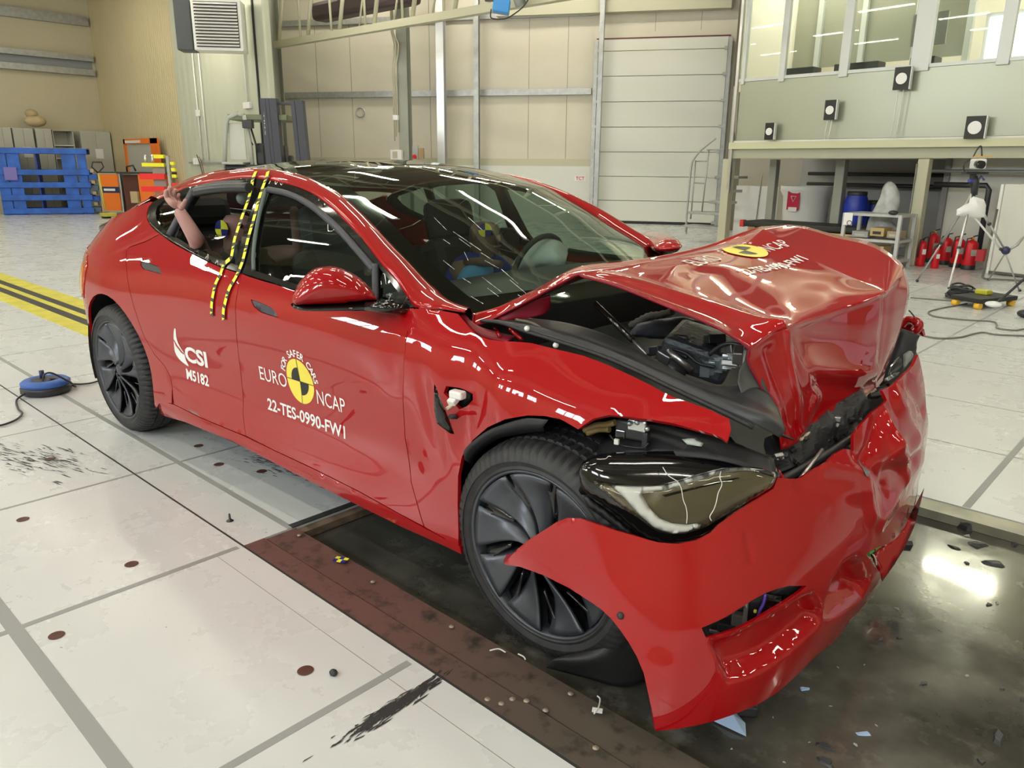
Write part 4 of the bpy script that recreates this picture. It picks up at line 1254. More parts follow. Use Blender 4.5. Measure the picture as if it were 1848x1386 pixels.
MB().tube(cr([q(868, 579, -.81), q(905, 583, -.81), q(950, 599, -.815), q(1010, 617, -.815), q(1080, 640, -.81), q(1146, 668, -.805), q(1216, 702, -.80), q(1300, 742, -.79), q(1360, 772, -.77)], 6), .006, 6).build('seal_strip', M['black_plastic'], car)
MB().tube(cr([q(931, 577, -.77), q(960, 583, -.77), q(983, 596, -.775)], 5), .005, 6).build('seal_strip', mat('dark khaki seal', (.10, .09, .06), rough=.6), car)
# torn flap over the headlamp end of the cover
fl_ = [[q(1352, 640, -.60), q(1378, 690, -.60), q(1397, 735, -.59), q(1408, 772, -.58)], [q(1335, 665, -.63), q(1352, 705, -.64), q(1368, 748, -.64), q(1402, 785, -.60)], [q(1330, 690, -.66), q(1345, 730, -.67), q(1372, 768, -.67), q(1434, 795, -.58)]]
sheet('cover_flap', netsurf(fl_, 6, 6), mat('dark grey plastic', (.055, .057, .05), rough=.45), car, .004)
for u, v in ((951, 593), (1003, 623)):
    MB().sphere(tuple(un(u, v, y=-.815)), .009, 8, 6).build('clip', M['white_plastic'], car)
# red hinge brackets and inner wing by the windscreen corner
for pp in ([(889, 590), (896, 588), (906, 610), (899, 611)], [(914, 592), (922, 590), (947, 612), (939, 616)]):
    inflate('hinge_bracket', pp, un(*pp[0], y=-.80), (.3, -.9, .2), .006, .006, M['paint'], car, .008, sp=1)
hb = netsurf([[q(900, 575, -.74), q(935, 555, -.71), q(970, 538, -.68), q(993, 532, -.66)], [q(905, 580, -.74), q(945, 565, -.70), q(975, 552, -.67), q(993, 546, -.65)], [q(915, 578, -.72), q(955, 573, -.69), q(980, 567, -.66), q(990, 556, -.64)]], 5, 5)
sheet('hinge_panel', hb, M['paint_in'], car, .006)
rc = netsurf([[q(827, 566, -.775), q(845, 588, -.80), q(862, 604, -.81), q(885, 611, -.81), q(915, 616, -.81)], [q(838, 566, -.755), q(853, 581, -.77), q(868, 590, -.775), q(892, 597, -.77), q(930, 606, -.77)]], 3, 6)
sheet('scuttle_edge', rc, M['paint_in'], car, .004)

# ---- engine bay: cross panels, boxes, battery tray, hoses
bay = empty('front_bay'); bay.parent = car
# low dark tub
g = MB()
tub = netsurf([[xyz(-.55, -.74, .90), xyz(-.2, -.74, .88), xyz(.1, -.72, .84), xyz(.4, -.66, .72)], [xyz(-.5, -.5, .80), xyz(-.2, -.5, .72), xyz(.1, -.5, .66), xyz(.42, -.48, .58)], [xyz(-.5, 0, .80), xyz(-.2, 0, .70), xyz(.1, 0, .62), xyz(.45, 0, .55)], [xyz(-.5, .5, .80), xyz(-.2, .5, .72), xyz(.1, .5, .66), xyz(.42, .48, .58)], [xyz(-.55, .74, .90), xyz(-.2, .74, .88), xyz(.1, .72, .84), xyz(.4, .66, .72)]], 6, 6)
sheet('bay_tub', tub, M['black_plastic'], bay)
MB().box((-.60, 0, .80), (.05, 1.5, .32)).build('bulkhead', M['black_plastic'], bay)
# grey cover box and its felt edge
def obb(name, c, d, rz, m, parent, bev=.012, rx=0, ry=0, **kw):
    R = Matrix.Rotation(rz, 3, 'Z')@Matrix.Rotation(ry, 3, 'Y')@Matrix.Rotation(rx, 3, 'X')
    return MB().box(tuple(c), d, rot=R, bev=bev).build(name, m, parent, **kw)
cb = un(1205, 592, y=-.12)
inflate('cover_box', [(1133, 603), (1150, 584), (1180, 577), (1230, 571), (1275, 580), (1258, 603), (1220, 608), (1178, 606)], cb, (.7, -.6, .5), .03, .10, mat('slate plastic', (.10, .105, .125), rough=.5), bay, .015, sp=1)
MB().tube(cr([un(u, v, y=-.14) for u, v in ((1137, 588), (1155, 578), (1172, 570), (1190, 568), (1215, 562))], 4), [.011, .014]*8+[.012], 8).build('felt_edge', mat('grey felt', (.16, .16, .14), rough=.9, bump=.6, bump_scale=90), bay)
p_ = un(1265, 632, y=-.25)
obb('cross_housing', p_, (.22, .34, .10), .35, mat('dark casting', (.05, .055, .06), rough=.4, metal=.3, bump=.5, bump_scale=50), bay, .02, 0, .25)
p_ = un(1225, 622, y=-.36)
obb('fluid_cap', p_+np.array([0, 0, .02]), (.07, .06, .035), .3, M['black_soft'], bay, .012)
p_ = un(1222, 655, y=-.44)
rg = MB(); rg.lathe([(.045, 0), (.050, 0), (.052, .012), (.050, .02), (.045, .02), (.043, .01), (.045, 0)], (0, 0, 0), 28, T=Matrix.Rotation(.5, 3, 'Y')@Matrix.Rotation(-.5, 3, 'X'), caps=False)
o = rg.build('pump_ring', M['alu'], bay); o.location = p_
rg = MB(); rg.lathe([(.001, .004), (.044, .004), (.046, -.05), (.001, -.05)], (0, 0, 0), 28, T=Matrix.Rotation(.5, 3, 'Y')@Matrix.Rotation(-.5, 3, 'X'))
o = rg.build('pump_body', M['black_soft'], bay); o.location = p_
rnd = random.Random(5)
fins = MB()
for i in range(9):
    c = un(1272+i*8, 668-i*3.0, y=-.40+.006*i)
    fins.box(tuple(c), (.030, .008, .045), rot=Matrix.Rotation(.3+rnd.uniform(-.2, .2), 3, 'Z')@Matrix.Rotation(rnd.uniform(-.3, .3), 3, 'X'))
fins.build('cast_fins', mat('bright casting', (.45, .52, .55), rough=.3, metal=.7), bay)
for (u, v, y, d, mm) in ((1332, 640, -.46, (.03, .05, .04), 'alu'), (1320, 628, -.42, (.025, .03, .03), 'steel'), (1190, 632, -.42, (.05, .05, .03), 'black_soft'), (1290, 612, -.30, (.06, .04, .03), 'black_soft'), (1248, 614, -.33, (.03, .02, .02), 'alu'), (1318, 655, -.45, (.05, .03, .02), 'steel'), (1200, 645, -.48, (.03, .05, .03), 'steel')):
    obb('bay_bracket', un(u, v, y=y), d, rnd.uniform(0, 1.5), M[mm], bay, .004, rnd.uniform(-.4, .4))
for pth, r_ in (([(1190, 660), (1205, 648), (1225, 640), (1240, 645)], .006), ([(1280, 640), (1300, 625), (1320, 620), (1345, 626)], .007), ([(1170, 640), (1200, 630), (1235, 636), (1260, 655), (1290, 662)], .005)):
    MB().tube(cr([un(u, v, y=-.43) for u, v in pth], 6), r_, 6).build('hose', M['black_soft'], bay)
# bonnet gas strut
MB().tube([un(1074, 548, y=-.62), un(1142, 614, y=-.66)], .009, 8).build('gas_strut', M['black_gloss'], bay)
MB().tube([un(1142, 614, y=-.66), un(1167, 640, y=-.675)], .004, 6).build('strut_rod', M['steel'], bay)

# ---- crash structure between bonnet edge and bumper
cz = netsurf([[q(1405, 800, -.52), q(1470, 770, -.38), q(1530, 738, -.2), q(1585, 705, .0)], [q(1412, 835, -.56), q(1475, 800, -.42), q(1535, 765, -.25), q(1592, 728, -.05)], [q(1418, 868, -.58), q(1480, 840, -.44), q(1530, 808, -.3), q(1592, 745, -.08)]], 6, 8)
for i in range(cz.shape[0]):
    for j in range(cz.shape[1]):
        p = cz[i, j]; n_ = noise.noise(Vector((p[0]*22, p[1]*22, p[2]*22)))
        cz[i, j] = p+np.array([-.045+.014*n_, 0, .008*n_])
sl_ = sheet('slam_panel', cz, M['black_plastic'], car, .006)
for p in sl_.data.polygons: p.use_smooth = False
rnd = random.Random(11)
for i in range(26):
    t = rnd.random(); u = 1395+t*190; v = 850-t*115+rnd.uniform(-26, 14); y = -.60+t*.55
    c = un(u, v, y=y+.02)
    d = (rnd.uniform(.012, .05), rnd.uniform(.008, .03), rnd.uniform(.006, .02))
    obb('broken_bracket', c, d, rnd.uniform(0, 3), rnd.choice([M['black_plastic'], M['black_soft'], M['black_gloss'], M['steel'], M['black_plastic']]), car, .003, rnd.uniform(-1, 1))
MB().tube(cr([q(1405, 868, -.60), q(1440, 850, -.52), q(1500, 815, -.36), q(1545, 785, -.25)], 6), .012, 8).build('impact_beam', M['black_soft'], car)
MB().tube([q(1445, 863, -.58), q(1484, 812, -.43)], .006, 6).build('stay_rod', M['alu'], car)
# red inner strips beside the lamp
inflate('inner_wing_edge', [(1383, 838), (1392, 836), (1410, 852), (1432, 880), (1425, 884), (1405, 862)], un(1405, 860, y=-.62), (.6, -.7, .3), .004, .004, M['paint'], car, .01, sp=1)

# ---- latch bracket and wires above the tyre
lt = empty('lamp_bracket'); lt.parent = car
c0_ = un(1140, 775, y=-.84)
obb('bracket_box', c0_, (.085, .03, .050), -.75*0+.2, M['black_soft'], lt, .006)
obb('bracket_plate', un(1150, 768, y=-.86), (.05, .012, .032), .2, M['alu'], lt, .004)
obb('bracket_plate', un(1120, 783, y=-.86), (.028, .01, .024), .2, M['black_gloss'], lt, .003)
obb('bracket_clip', un(1113, 797, y=-.87), (.014, .01, .016), .2, M['white_plastic'], lt, .002)
obb('bracket_foot', un(1165, 795, y=-.84), (.016, .02, .05), .2, M['black_soft'], lt, .003)
for k, (u, v) in enumerate(((1136, 764), (1150, 762), (1168, 774))):
    MB().sphere(tuple(un(u, v, y=-.875)), .008, 8, 6).build('bolt', M['steel'], lt)
for pth in ([(1055, 777), (1075, 768), (1095, 766), (1110, 762)], [(1060, 782), (1080, 775), (1100, 775)]):
    MB().tube(cr([un(u, v, y=-.87) for u, v in pth], 5), .009, 7).build('cable_sleeve', mat('brass brown sleeve', (.16, .11, .04), rough=.4), lt)
MB().tube(cr([un(u, v, y=-.86) for u, v in ((1100, 785), (1115, 800), (1135, 806), (1160, 808), (1170, 800))], 6), .0025, 6).build('wire', M['black_soft'], lt)
inflate('trim_fragment', [(1230, 792), (1256, 790), (1270, 800), (1266, 806), (1240, 802)], un(1250, 797, y=-.80), (.3, -.6, .7), .003, .003, mat('pale glass shard', (.5, .55, .52), rough=.15), car, .01, sp=1)
# dark shelf behind the lamp
shf = netsurf([[q(1085, 800, -.80), q(1160, 770, -.78), q(1240, 778, -.76), q(1320, 800, -.72), q(1395, 830, -.66)], [q(1075, 835, -.86), q(1150, 825, -.85), q(1230, 825, -.82), q(1310, 835, -.78), q(1400, 862, -.70)]], 4, 6)
sheet('lamp_shelf', shf, M['black_plastic'], car, .006)

# ---- popped indicator trim on the fender
blade_px = [(783.5, 693), (786, 697), (792, 712), (800, 732), (811, 758), (820, 784), (812, 782), (801, 774), (788, 764), (784, 742), (783, 718)]
inflate('indicator_trim', blade_px, un(800, 740, y=-1.0), (.75, -.65, 0), .006, .006, M['black_gloss'], car, .010, sp=1)
obb('indicator_lamp', un(826, 712, y=-.955), (.05, .03, .026), .1, M['white_plastic'], car, .006)
obb('indicator_socket', un(818, 723, y=-.965), (.028, .03, .02), .1, M['white_plastic'], car, .004, .5)
MB().tube([un(806, 738, y=-.985), un(820, 728, y=-.96)], .006, 8).build('indicator_peg', mat('cream plastic', (.6, .55, .42), rough=.4), car)
MB().tube([un(812, 752, y=-.975), un(826, 752, y=-.94)], .008, 8).build('indicator_screw', M['black_soft'], car)
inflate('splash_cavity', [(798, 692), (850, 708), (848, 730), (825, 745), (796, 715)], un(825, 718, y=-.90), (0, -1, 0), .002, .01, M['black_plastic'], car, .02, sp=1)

# ---- lower bumper: dark cavity behind the slot with bits in it
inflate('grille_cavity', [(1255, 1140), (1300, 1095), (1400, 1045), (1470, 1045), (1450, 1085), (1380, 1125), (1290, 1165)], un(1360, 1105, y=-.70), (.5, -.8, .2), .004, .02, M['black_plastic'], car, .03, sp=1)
for (u, v, d, mm) in ((1345, 1108, (.012, .03, .07), 'alu'), (1312, 1128, (.05, .03, .03), 'black_soft'), (1330, 1118, (.03, .02, .05), 'steel'), (1395, 1085, (.04, .02, .03), 'black_gloss'), (1290, 1138, (.03, .02, .02), 'steel')):
    obb('duct_piece', un(u, v, y=-.76), d, .4, M[mm], car, .004, .3)
MB().tube(cr([un(u, v, y=-.78) for u, v in ((1381, 1072), (1378, 1088), (1372, 1100), (1368, 1112))], 5), .004, 6).build('purple_wire', mat('purple wire', (.15, .08, .55), rough=.4), car)
obb('yellow_clip', un(1363, 1103, y=-.77), (.008, .008, .008), 0, M['tape_yellow'], car, .002)
# torn far corner: green strip, wires, inner red panel, ragged edge
inflate('bumper_corner_flap', [(1600, 975), (1630, 952), (1655, 905), (1668, 880), (1662, 905), (1650, 950), (1632, 990), (1612, 1022), (1592, 1050), (1580, 1020), (1570, 1000)], un(1620, 970, y=.25), (.75, -.5, .3), .004, .01, M['paint'], car, .02, sp=1)
MB().tube([q(1565, 998, -.02), q(1590, 980, .05), q(1612, 964, .10)], .011, 6).build('green_strip', mat('green plastic strip', (.10, .42, .08), rough=.4), car)
for i, t in enumerate((.2, .55, .85)):
    c = q(1565, 998, -.02)*(1-t)+q(1612, 964, .10)*t
    obb('strip_clip', c, (.02, .012, .035), .3, M['black_soft'], car, .003, .4)
for pth in ([(1612, 930), (1626, 925), (1632, 938), (1620, 950)], [(1600, 952), (1608, 944), (1620, 955), (1612, 968)], [(1565, 990), (1578, 1004), (1582, 1020)]):
    MB().tube(cr([un(u, v, y=.12) for u, v in pth], 6), .003, 6).build('wire', mat('cream wire', (.55, .5, .38), rough=.4), car)
tornp = [(1548, 998), (1556, 1002), (1566, 1022), (1578, 1035), (1586, 1050), (1575, 1072), (1563, 1090), (1540, 1115), (1524, 1135), (1530, 1115), (1552, 1085), (1562, 1058), (1562, 1040), (1552, 1018)]
inflate('torn_edge', tornp, un(1562, 1060, y=-.15), (.8, -.5, .2), .006, .006, mat('torn plastic edge', (.42, .36, .33), rough=.5, bump=.8, bump_scale=60), car, .01, sp=1)
obb('tow_cover', un(1637, 985, y=.3), (.03, .02, .04), .6, M['black_soft'], car, .003, .5)

# ---- far front corner seen past the bonnet
inflate('far_lamp_housing', [(1624, 592), (1642, 597), (1660, 606), (1655, 618), (1653, 640), (1645, 655), (1630, 660), (1620, 672), (1600, 690), (1590, 696), (1596, 670), (1608, 645), (1616, 620)], un(1630, 640, y=.52), (.75, -.5, .35), .02, .05, M['black_plastic'], car, .015, sp=1)
inflate('far_bay_panel', [(1584, 706), (1596, 668), (1615, 640), (1650, 622), (1658, 650), (1652, 700), (1640, 735), (1592, 740)], un(1625, 690, y=.50), (.75, -.5, .35), .01, .03, M['black_plastic'], car, .02, sp=1)
inflate('nose_backing', [(1555, 722), (1580, 700), (1606, 690), (1610, 725), (1585, 760), (1558, 765)], un(1582, 728, y=.12), (.75, -.5, .35), .004, .03, M['black_plastic'], car, .02, sp=1)
inflate('far_lamp_lens', [(1602, 672), (1615, 650), (1628, 642), (1632, 655), (1620, 668), (1606, 680)], un(1618, 660, y=.42), (.75, -.5, .4), .02, .01, M['clear'], car, .012)
inflate('far_lamp_trim', [(1596, 684), (1612, 674), (1624, 671), (1620, 677), (1604, 687), (1596, 689)], un(1610, 680, y=.38), (.7, -.4, .6), .006, .006, M['alu'], car, .01, sp=1)
inflate('torn_liner', [(1630, 640), (1640, 633), (1650, 634), (1648, 645), (1638, 658), (1630, 668)], un(1640, 645, y=.46), (.75, -.5, .4), .01, .01, mat('grey liner', (.25, .25, .24), rough=.6), car, .01, sp=1)
MB().tube(cr([un(u, v, y=.62) for u, v in ((1628, 587), (1637, 577), (1650, 579), (1658, 585), (1656, 592), (1650, 598))], 6), [.014]*12+[.018]*19, 7).build('far_fender_scrap', M['paint'], car)
MB().tube(cr([un(u, v, y=.62) for u, v in ((1640, 560), (1648, 569), (1653, 580), (1652, 600))], 6), .003, 5).build('wire', M['black_soft'], car)

# ---- nose: chrome-less emblem and crumple facets
emb = trb([(1554, 845)])
def on_surf(fn, c, V, off, up=(0, 1)):
    return fn(np.asarray(c)+V)
g_ = MB()
E_ = []
for k in range(24):
    a = 2*PI*k/24; E_.append((.016*math.cos(a), .021*math.sin(a)))
P_, T_ = tri_region(np.array(E_)+emb[0], (), .006)
lift('nose_badge', P_, T_, bump, M['steel'], bumper, skirt=.003, inward=(-.5, 0, .4), disp=bump_disp, off=.004)

# ================================================================== DECALS
def fit_text(txt, box, bold=0.0, maxlen=.012, spacing=1.0, shear=0):
    V, Fc = text_mesh(txt, 1.0, bold, 'LEFT', spacing)
    lo, hi = V.min(0), V.max(0)
    V = (V-lo)/(hi-lo)
    (x0, y0), (x1, y1) = box
    V = np.stack([x0+V[:, 0]*(x1-x0)+shear*V[:, 1], y0+V[:, 1]*(y1-y0)], 1)
    return subdiv2d(V, Fc, maxlen)
def decal(name, V, Fc, m, parent, fn=side, off=.0015, **kw):
    V = np.asarray(V); X = fn(V); h = 1e-3
    N = np.cross(fn(V+np.array([h, 0]))-X, fn(V+np.array([0, h]))-X); N /= np.linalg.norm(N, axis=1)[:, None]
    if (N[:, 1].mean() > 0): N = -N
    o = mesh(name, X+N*off, Fc, m, parent, False, **kw)
    return o
def at(u, v): return tr([(u, v)])[0]
# EURO NCAP roundel on the front door
cc = at(542.5, 689); tp = at(541, 650); bt = at(544, 727)
Rr = (tp[1]-bt[1])/2; cx, cy = cc[0], (tp[1]+bt[1])/2
def ring_poly(r0, r1, a0, a1, n=16):
    return [(cx+r1*math.cos(a), cy+r1*math.sin(a)) for a in np.linspace(a0, a1, n)]+[(cx+r0*math.cos(a), cy+r0*math.sin(a)) for a in np.linspace(a1, a0, n)] if r0 > 0 else [(cx, cy)]+[(cx+r1*math.cos(a), cy+r1*math.sin(a)) for a in np.linspace(a0, a1, n)]
def dpoly(name, poly, m, parent, off, step=.012, fn=side):
    P_, T_ = tri_region(poly, (), step); return decal(name, P_, [tuple(t) for t in T_], m, parent, fn, off)
dn = empty('safety_logo'); dn.parent = front_door
dpoly('logo_disc', ring_poly(0, Rr, 0, 2*PI-.001, 48)[1:], M['decal_yellow'], dn, .0014)
dpoly('logo_quarter', ring_poly(0, Rr*.62, PI/2, PI), M['decal_black'], dn, .0022)
dpoly('logo_quarter', ring_poly(0, Rr*.62, -PI/2, 0), M['decal_black'], dn, .0022)
for pl in ([(cx-.0015, cy-Rr), (cx+.0015, cy-Rr), (cx+.0015, cy+Rr), (cx-.0015, cy+Rr)], [(cx-Rr, cy-.0015), (cx+Rr, cy-.0015), (cx+Rr, cy+.0015), (cx-Rr, cy+.0015)]):
    dpoly('logo_line', pl, M['decal_black'], dn, .0024)
e0, e1 = at(470.5, 684), at(518, 706); et = at(470, 661)
hh = et[1]-e0[1]
zb = e0[1]
decal('lettering', *fit_text('EURO', ((e0[0], zb), (cx-Rr-.008, zb+hh)), .0), M['decal_white'], dn)
n0, n1 = at(568.5, 722), at(623.5, 736)
decal('lettering', *fit_text('NCAP', ((cx+Rr+.012, zb-.022), (n1[0], zb-.022+hh)), .0), M['decal_white'], dn)
c0_, c1_ = at(484, 739), at(624, 794)
ct = at(484, 718)
decal('lettering', *fit_text('22-TES-0990-FW1', ((c0_[0], c0_[1]), (c1_[0], c0_[1]+(ct[1]-c0_[1]))), .02), M['decal_white'], dn)
print('logo R', Rr, 'euro h', hh, 'code h', ct[1]-c0_[1], 'code z', c0_[1], c1_[1])
arc = 'FOR SAFER CARS'
ra = Rr*1.22
for i, ch in enumerate(arc):
    if ch == ' ': continue
    a = math.radians(168-152*i/(len(arc)-1)*1.0)-.10
    V, Fc = text_mesh(ch, 1.0, .02, 'CENTER'); s_ = .040
    V = V*s_; ang = a-PI/2
    ca, sa = math.cos(ang), math.sin(ang)
    V = np.stack([cx+ra*math.cos(a)+V[:, 0]*ca-V[:, 1]*sa, cy+ra*math.sin(a)+V[:, 0]*sa+V[:, 1]*ca], 1)
    V, Fc = subdiv2d(V, Fc, .012)
    decal('lettering', V, Fc, M['decal_white'], dn)
# CSI logo on the rear door
dc = empty('test_lab_logo'); dc.parent = rear_door
a0_, a1_ = at(336, 650), at(376, 664); at_ = at(335, 624)
decal('lettering', *fit_text('CSI', ((a0_[0], a0_[1]-.004), (a1_[0], at_[1])), .035), M['decal_white'], dc)
m0, m1 = at(338, 684), at(378, 698); mt = at(338, 665)
decal('lettering', *fit_text('M5182', ((m0[0], m0[1]), (m1[0], mt[1])), .03), M['decal_white'], dc)
fe = tr([(315, 593), (317.5, 594), (318.5, 607), (322, 619), (328, 630), (333, 638), (336, 650), (341.5, 661), (333, 656), (323, 647), (316, 634), (314.3, 618), (313.8, 604)])
dpoly('feather_mark', cr(fe, 2, True), M['decal_white'], dc, .0015)
ln = tr([(314.5, 612), (320, 622), (329, 634), (333, 638), (332.5, 640), (327, 635.5), (318, 624), (314, 614)])
dpoly('feather_gap', ln, M['paint'], dc, .0022)

# ---- yellow and dark measuring tapes over the B pillar, roof rail and rear door
def tape(path, w_px_m, name, flip=0):
    t = empty(name); t.parent = car
    C = side(tr(path)); C = np.array(C)
    C = cr(C, 10)
    Nn = []
    Pq = tr(path); Pq = cr(Pq, 10); h = 1e-3
    X = side(Pq); N = np.cross(side(Pq+np.array([h, 0]))-X, side(Pq+np.array([0, h]))-X); N /= np.linalg.norm(N, axis=1)[:, None]
    N[N[:, 1] > 0] *= -1
    X = X+N*.006
    d = np.r_[0, np.cumsum(np.linalg.norm(np.diff(X, axis=0), axis=1))]; Lt = d[-1]
    def pos(s): return np.array([np.interp(s, d, X[:, k]) for k in range(3)])
    def nrm_(s): v_ = np.array([np.interp(s, d, N[:, k]) for k in range(3)]); return v_/np.linalg.norm(v_)
    def frame(s):
        p = pos(s); tv = pos(min(Lt, s+.004))-pos(max(0, s-.004)); tv /= np.linalg.norm(tv); n_ = nrm_(s); b = np.cross(tv, n_); b /= np.linalg.norm(b)
        return p, tv, n_, b
    W = w_px_m
    rows = [];
    for s in np.arange(0, Lt, .012):
        p, tv, n_, b = frame(s); rows.append([p-b*W/2, p+b*W/2])
    base = sheet('tape_base', np.array(rows), M['tape_dark'], t)
    s = .0; k = 0
    g = MB()
    while s < Lt-.02:
        # pattern: square, gap, triangle+square, gap
        for (a, b_, kind) in ((0, .030, 'sq'), (.045, .058, 'tri'), (.060, .090, 'sq')):
            if s+b_ > Lt: continue
            n2 = 3; V = []
            for i in range(n2+1):
                ss = s+a+(b_-a)*i/n2
                p, tv, n_, b = frame(ss); wl, wr = (-W/2, W/2)
                if kind == 'tri': wl = -W/2+W*(i/n2)*.95
                V += [p+b*wl+n_*.0012, p+b*wr+n_*.0012]
            g.add(V, [(2*i, 2*i+1, 2*i+3, 2*i+2) for i in range(n2)])
        s += .105
    g.build('tape_marks', M['tape_yellow'], t)
    return t
tape([(464, 311), (459, 323), (456, 340), (451, 360), (446, 374), (439, 393), (431, 417), (426, 432), (423, 449), (419, 466), (407, 478), (400, 496), (392, 512), (387.5, 530), (384.5, 550), (385, 575)], .021, 'measuring_tape')
tape([(486, 311), (482, 325), (476, 341), (470, 360), (464, 383), (458, 405), (452, 425), (447, 445), (443, 462), (438, 479), (428.5, 500), (417, 520), (410, 542), (406, 560), (406, 580)], .021, 'measuring_tape')

# ---- decals on the bonnet, draped from above
def drape(pts2, zoff=.0035):
    out = []
    for x, y in pts2:
        h_ = bvh_hood.ray_cast(Vector((x, y, 3)), Vector((0, 0, -1)))
        out.append((x, y, h_[0].z+zoff) if h_[0] is not None else (x, y, 1.1))
    return out
def hood_pt(u, v):
    r = _F+_R2*(u-924)/FPX-_U2*(v-693)/FPX
    h_ = bvh_hood.ray_cast(Vector(CAM), Vector(r).normalized())
    return np.array(h_[0]) if h_[0] is not None else None
# text reads for someone in front of the car: baseline runs along +y
he0, he1, het = hood_pt(1278, 479), hood_pt(1334, 462), hood_pt(1262, 462)
dh = empty('bonnet_logo'); dh.parent = hood
def hood_text(txt, p_left, p_right, hgt, bold):
    V, Fc = text_mesh(txt, 1, bold, 'LEFT'); lo, hi = V.min(0), V.max(0); V = (V-lo)/(hi-lo); V, Fc = subdiv2d(V, Fc, .035)
    ex = (p_right-p_left)[:2]; Lx = np.linalg.norm(ex); ey = np.array([-ex[1], ex[0]])/Lx
    if ey[0] > 0: ey = -ey
    P2 = p_left[:2]+V[:, :1]*ex+V[:, 1:]*ey*hgt
    mesh('lettering', drape(P2), Fc, M['decal_white'], dh)
hood_text('EURO', hood_pt(1262, 482), hood_pt(1308, 469), .070, 0)
hood_text('NCAP', hood_pt(1390, 456), hood_pt(1430, 445), .070, 0)
hood_text('22-TES-0990-FW1', hood_pt(1350, 497), hood_pt(1460, 470), .05, .02)
hc = hood_pt(1344, 454)
rr_ = .085
def hdisc(r0, a0, a1, m, off, n=32, nr=5):
    V = [(hc[0], hc[1])]; Fc = []
    for j in range(1, nr+1):
        for k in range(n+1):
            a = a0+(a1-a0)*k/n; V.append((hc[0]+r0*j/nr*math.cos(a), hc[1]+r0*j/nr*math.sin(a)))
    for k in range(n): Fc.append((0, 1+k, 2+k))
    for j in range(nr-1):
        for k in range(n):
            b = 1+j*(n+1); Fc.append((b+k, b+k+n+1, b+k+n+2, b+k+1))
    mesh('logo_disc', drape(V, off), Fc, m, dh)
hdisc(rr_, 0, 2*PI, M['decal_yellow'], .0035)
hdisc(rr_*.62, PI/2, PI, M['decal_black'], .005, 12)
hdisc(rr_*.62, -PI/2, 0, M['decal_black'], .005, 12)
print('hood logo', hc, he0, he1)
for i, ch in enumerate(arc):
    if ch == ' ': continue
    th_ = math.radians(-74+148*i/(len(arc)-1))
    # up is -x, right is +y
    px_, py_ = hc[0]-rr_*1.28*math.cos(th_), hc[1]+rr_*1.28*math.sin(th_)
    V, Fc = text_mesh(ch, .030, .0004, 'CENTER'); V, Fc = subdiv2d(V, Fc, .006)
    rx, ry = (math.sin(th_), math.cos(th_)); ux, uy = (-math.cos(th_), math.sin(th_))
    P2 = np.stack([px_+V[:, 0]*rx+V[:, 1]*ux, py_+V[:, 0]*ry+V[:, 1]*uy], 1)
    mesh('lettering', drape(P2), Fc, M['decal_white'], dh)
# ================================================================== INTERIOR
M['seat'] = mat('black seat leather', (.022, .022, .025), rough=.5)
M['seat2'] = mat('dark blue grey seat', (.035, .045, .06), rough=.55)
M['skin'] = mat('dummy vinyl skin', (.48, .27, .25), rough=.5)
M['skin_dark'] = mat('brown vinyl skin', (.22, .13, .10), rough=.5)
def seat(name, x, y, m, w_=.50):
    r = empty(name); r.parent = car
    MB().box((x+.12, y, .42), (.52, w_, .22), bev=.06).build('seat_cushion', m, r)
    MB().box((x-.20, y, .74), (.16, w_, .66), rot=Matrix.Rotation(-.30, 3, 'Y'), bev=.06).build('seat_back', m, r)
    MB().box((x-.36, y, 1.13), (.12, .30, .24), rot=Matrix.Rotation(-.22, 3, 'Y'), bev=.05).build('headrest', m, r)
    return r
seat('front_seat', -1.42, -.38, M['seat2']); seat('front_seat', -1.42, .38, M['seat'])
rs = empty('rear_seat'); rs.parent = car
MB().box((-2.45, 0, .45), (.52, 1.36, .24), bev=.06).build('seat_cushion', M['seat'], rs)
MB().box((-2.80, 0, .78), (.18, 1.36, .66), rot=Matrix.Rotation(-.35, 3, 'Y'), bev=.06).build('seat_back', M['seat'], rs)
for y in (-.45, .45): MB().box((-2.86, y, 1.16), (.13, .30, .16), rot=Matrix.Rotation(-.2, 3, 'Y'), bev=.05).build('headrest', M['seat'], rs)
dd = netsurf([[xyz(-.62, -.80, .95), xyz(-.60, 0, .97), xyz(-.62, .80, .95)], [xyz(-.85, -.80, .97), xyz(-.85, 0, .99), xyz(-.85, .80, .97)], [xyz(-1.02, -.78, .93), xyz(-1.04, 0, .95), xyz(-1.02, .78, .93)], [xyz(-1.04, -.76, .70), xyz(-1.06, 0, .70), xyz(-1.04, .76, .70)]], 6, 6)
dsh = sheet('dashboard', dd, M['black_soft'], car); orient(dsh, (-.8, 0, .6))
sw = MB(); a_ = np.linspace(0, 2*PI, 33)
sw.tube([(-1.16+.05*math.sin(t), .38+.18*math.cos(t), .93+.17*math.sin(t)) for t in a_], .014, 8)
sw.build('steering_wheel', M['black_soft'], car)
for sy in (-1, 1):
    MB().box((-1.73, sy*.80, .78), (.12, .05, .60), bev=.01).build('centre_pillar_trim', M['black_plastic'], car)
    for xx, l in ((-1.1, 1.0), (-2.2, .8)):
        MB().box((xx, sy*.83, .64), (l, .06, .56), bev=.02).build('door_lining', M['black_soft'], car)
MB().tube(cr([un(352, 347, y=-.80), un(380, 342, y=-.78), un(415, 339, y=-.76), un(450, 339, y=-.75)], 5), .022, 8).build('roof_lining_edge', M['black_soft'], car)
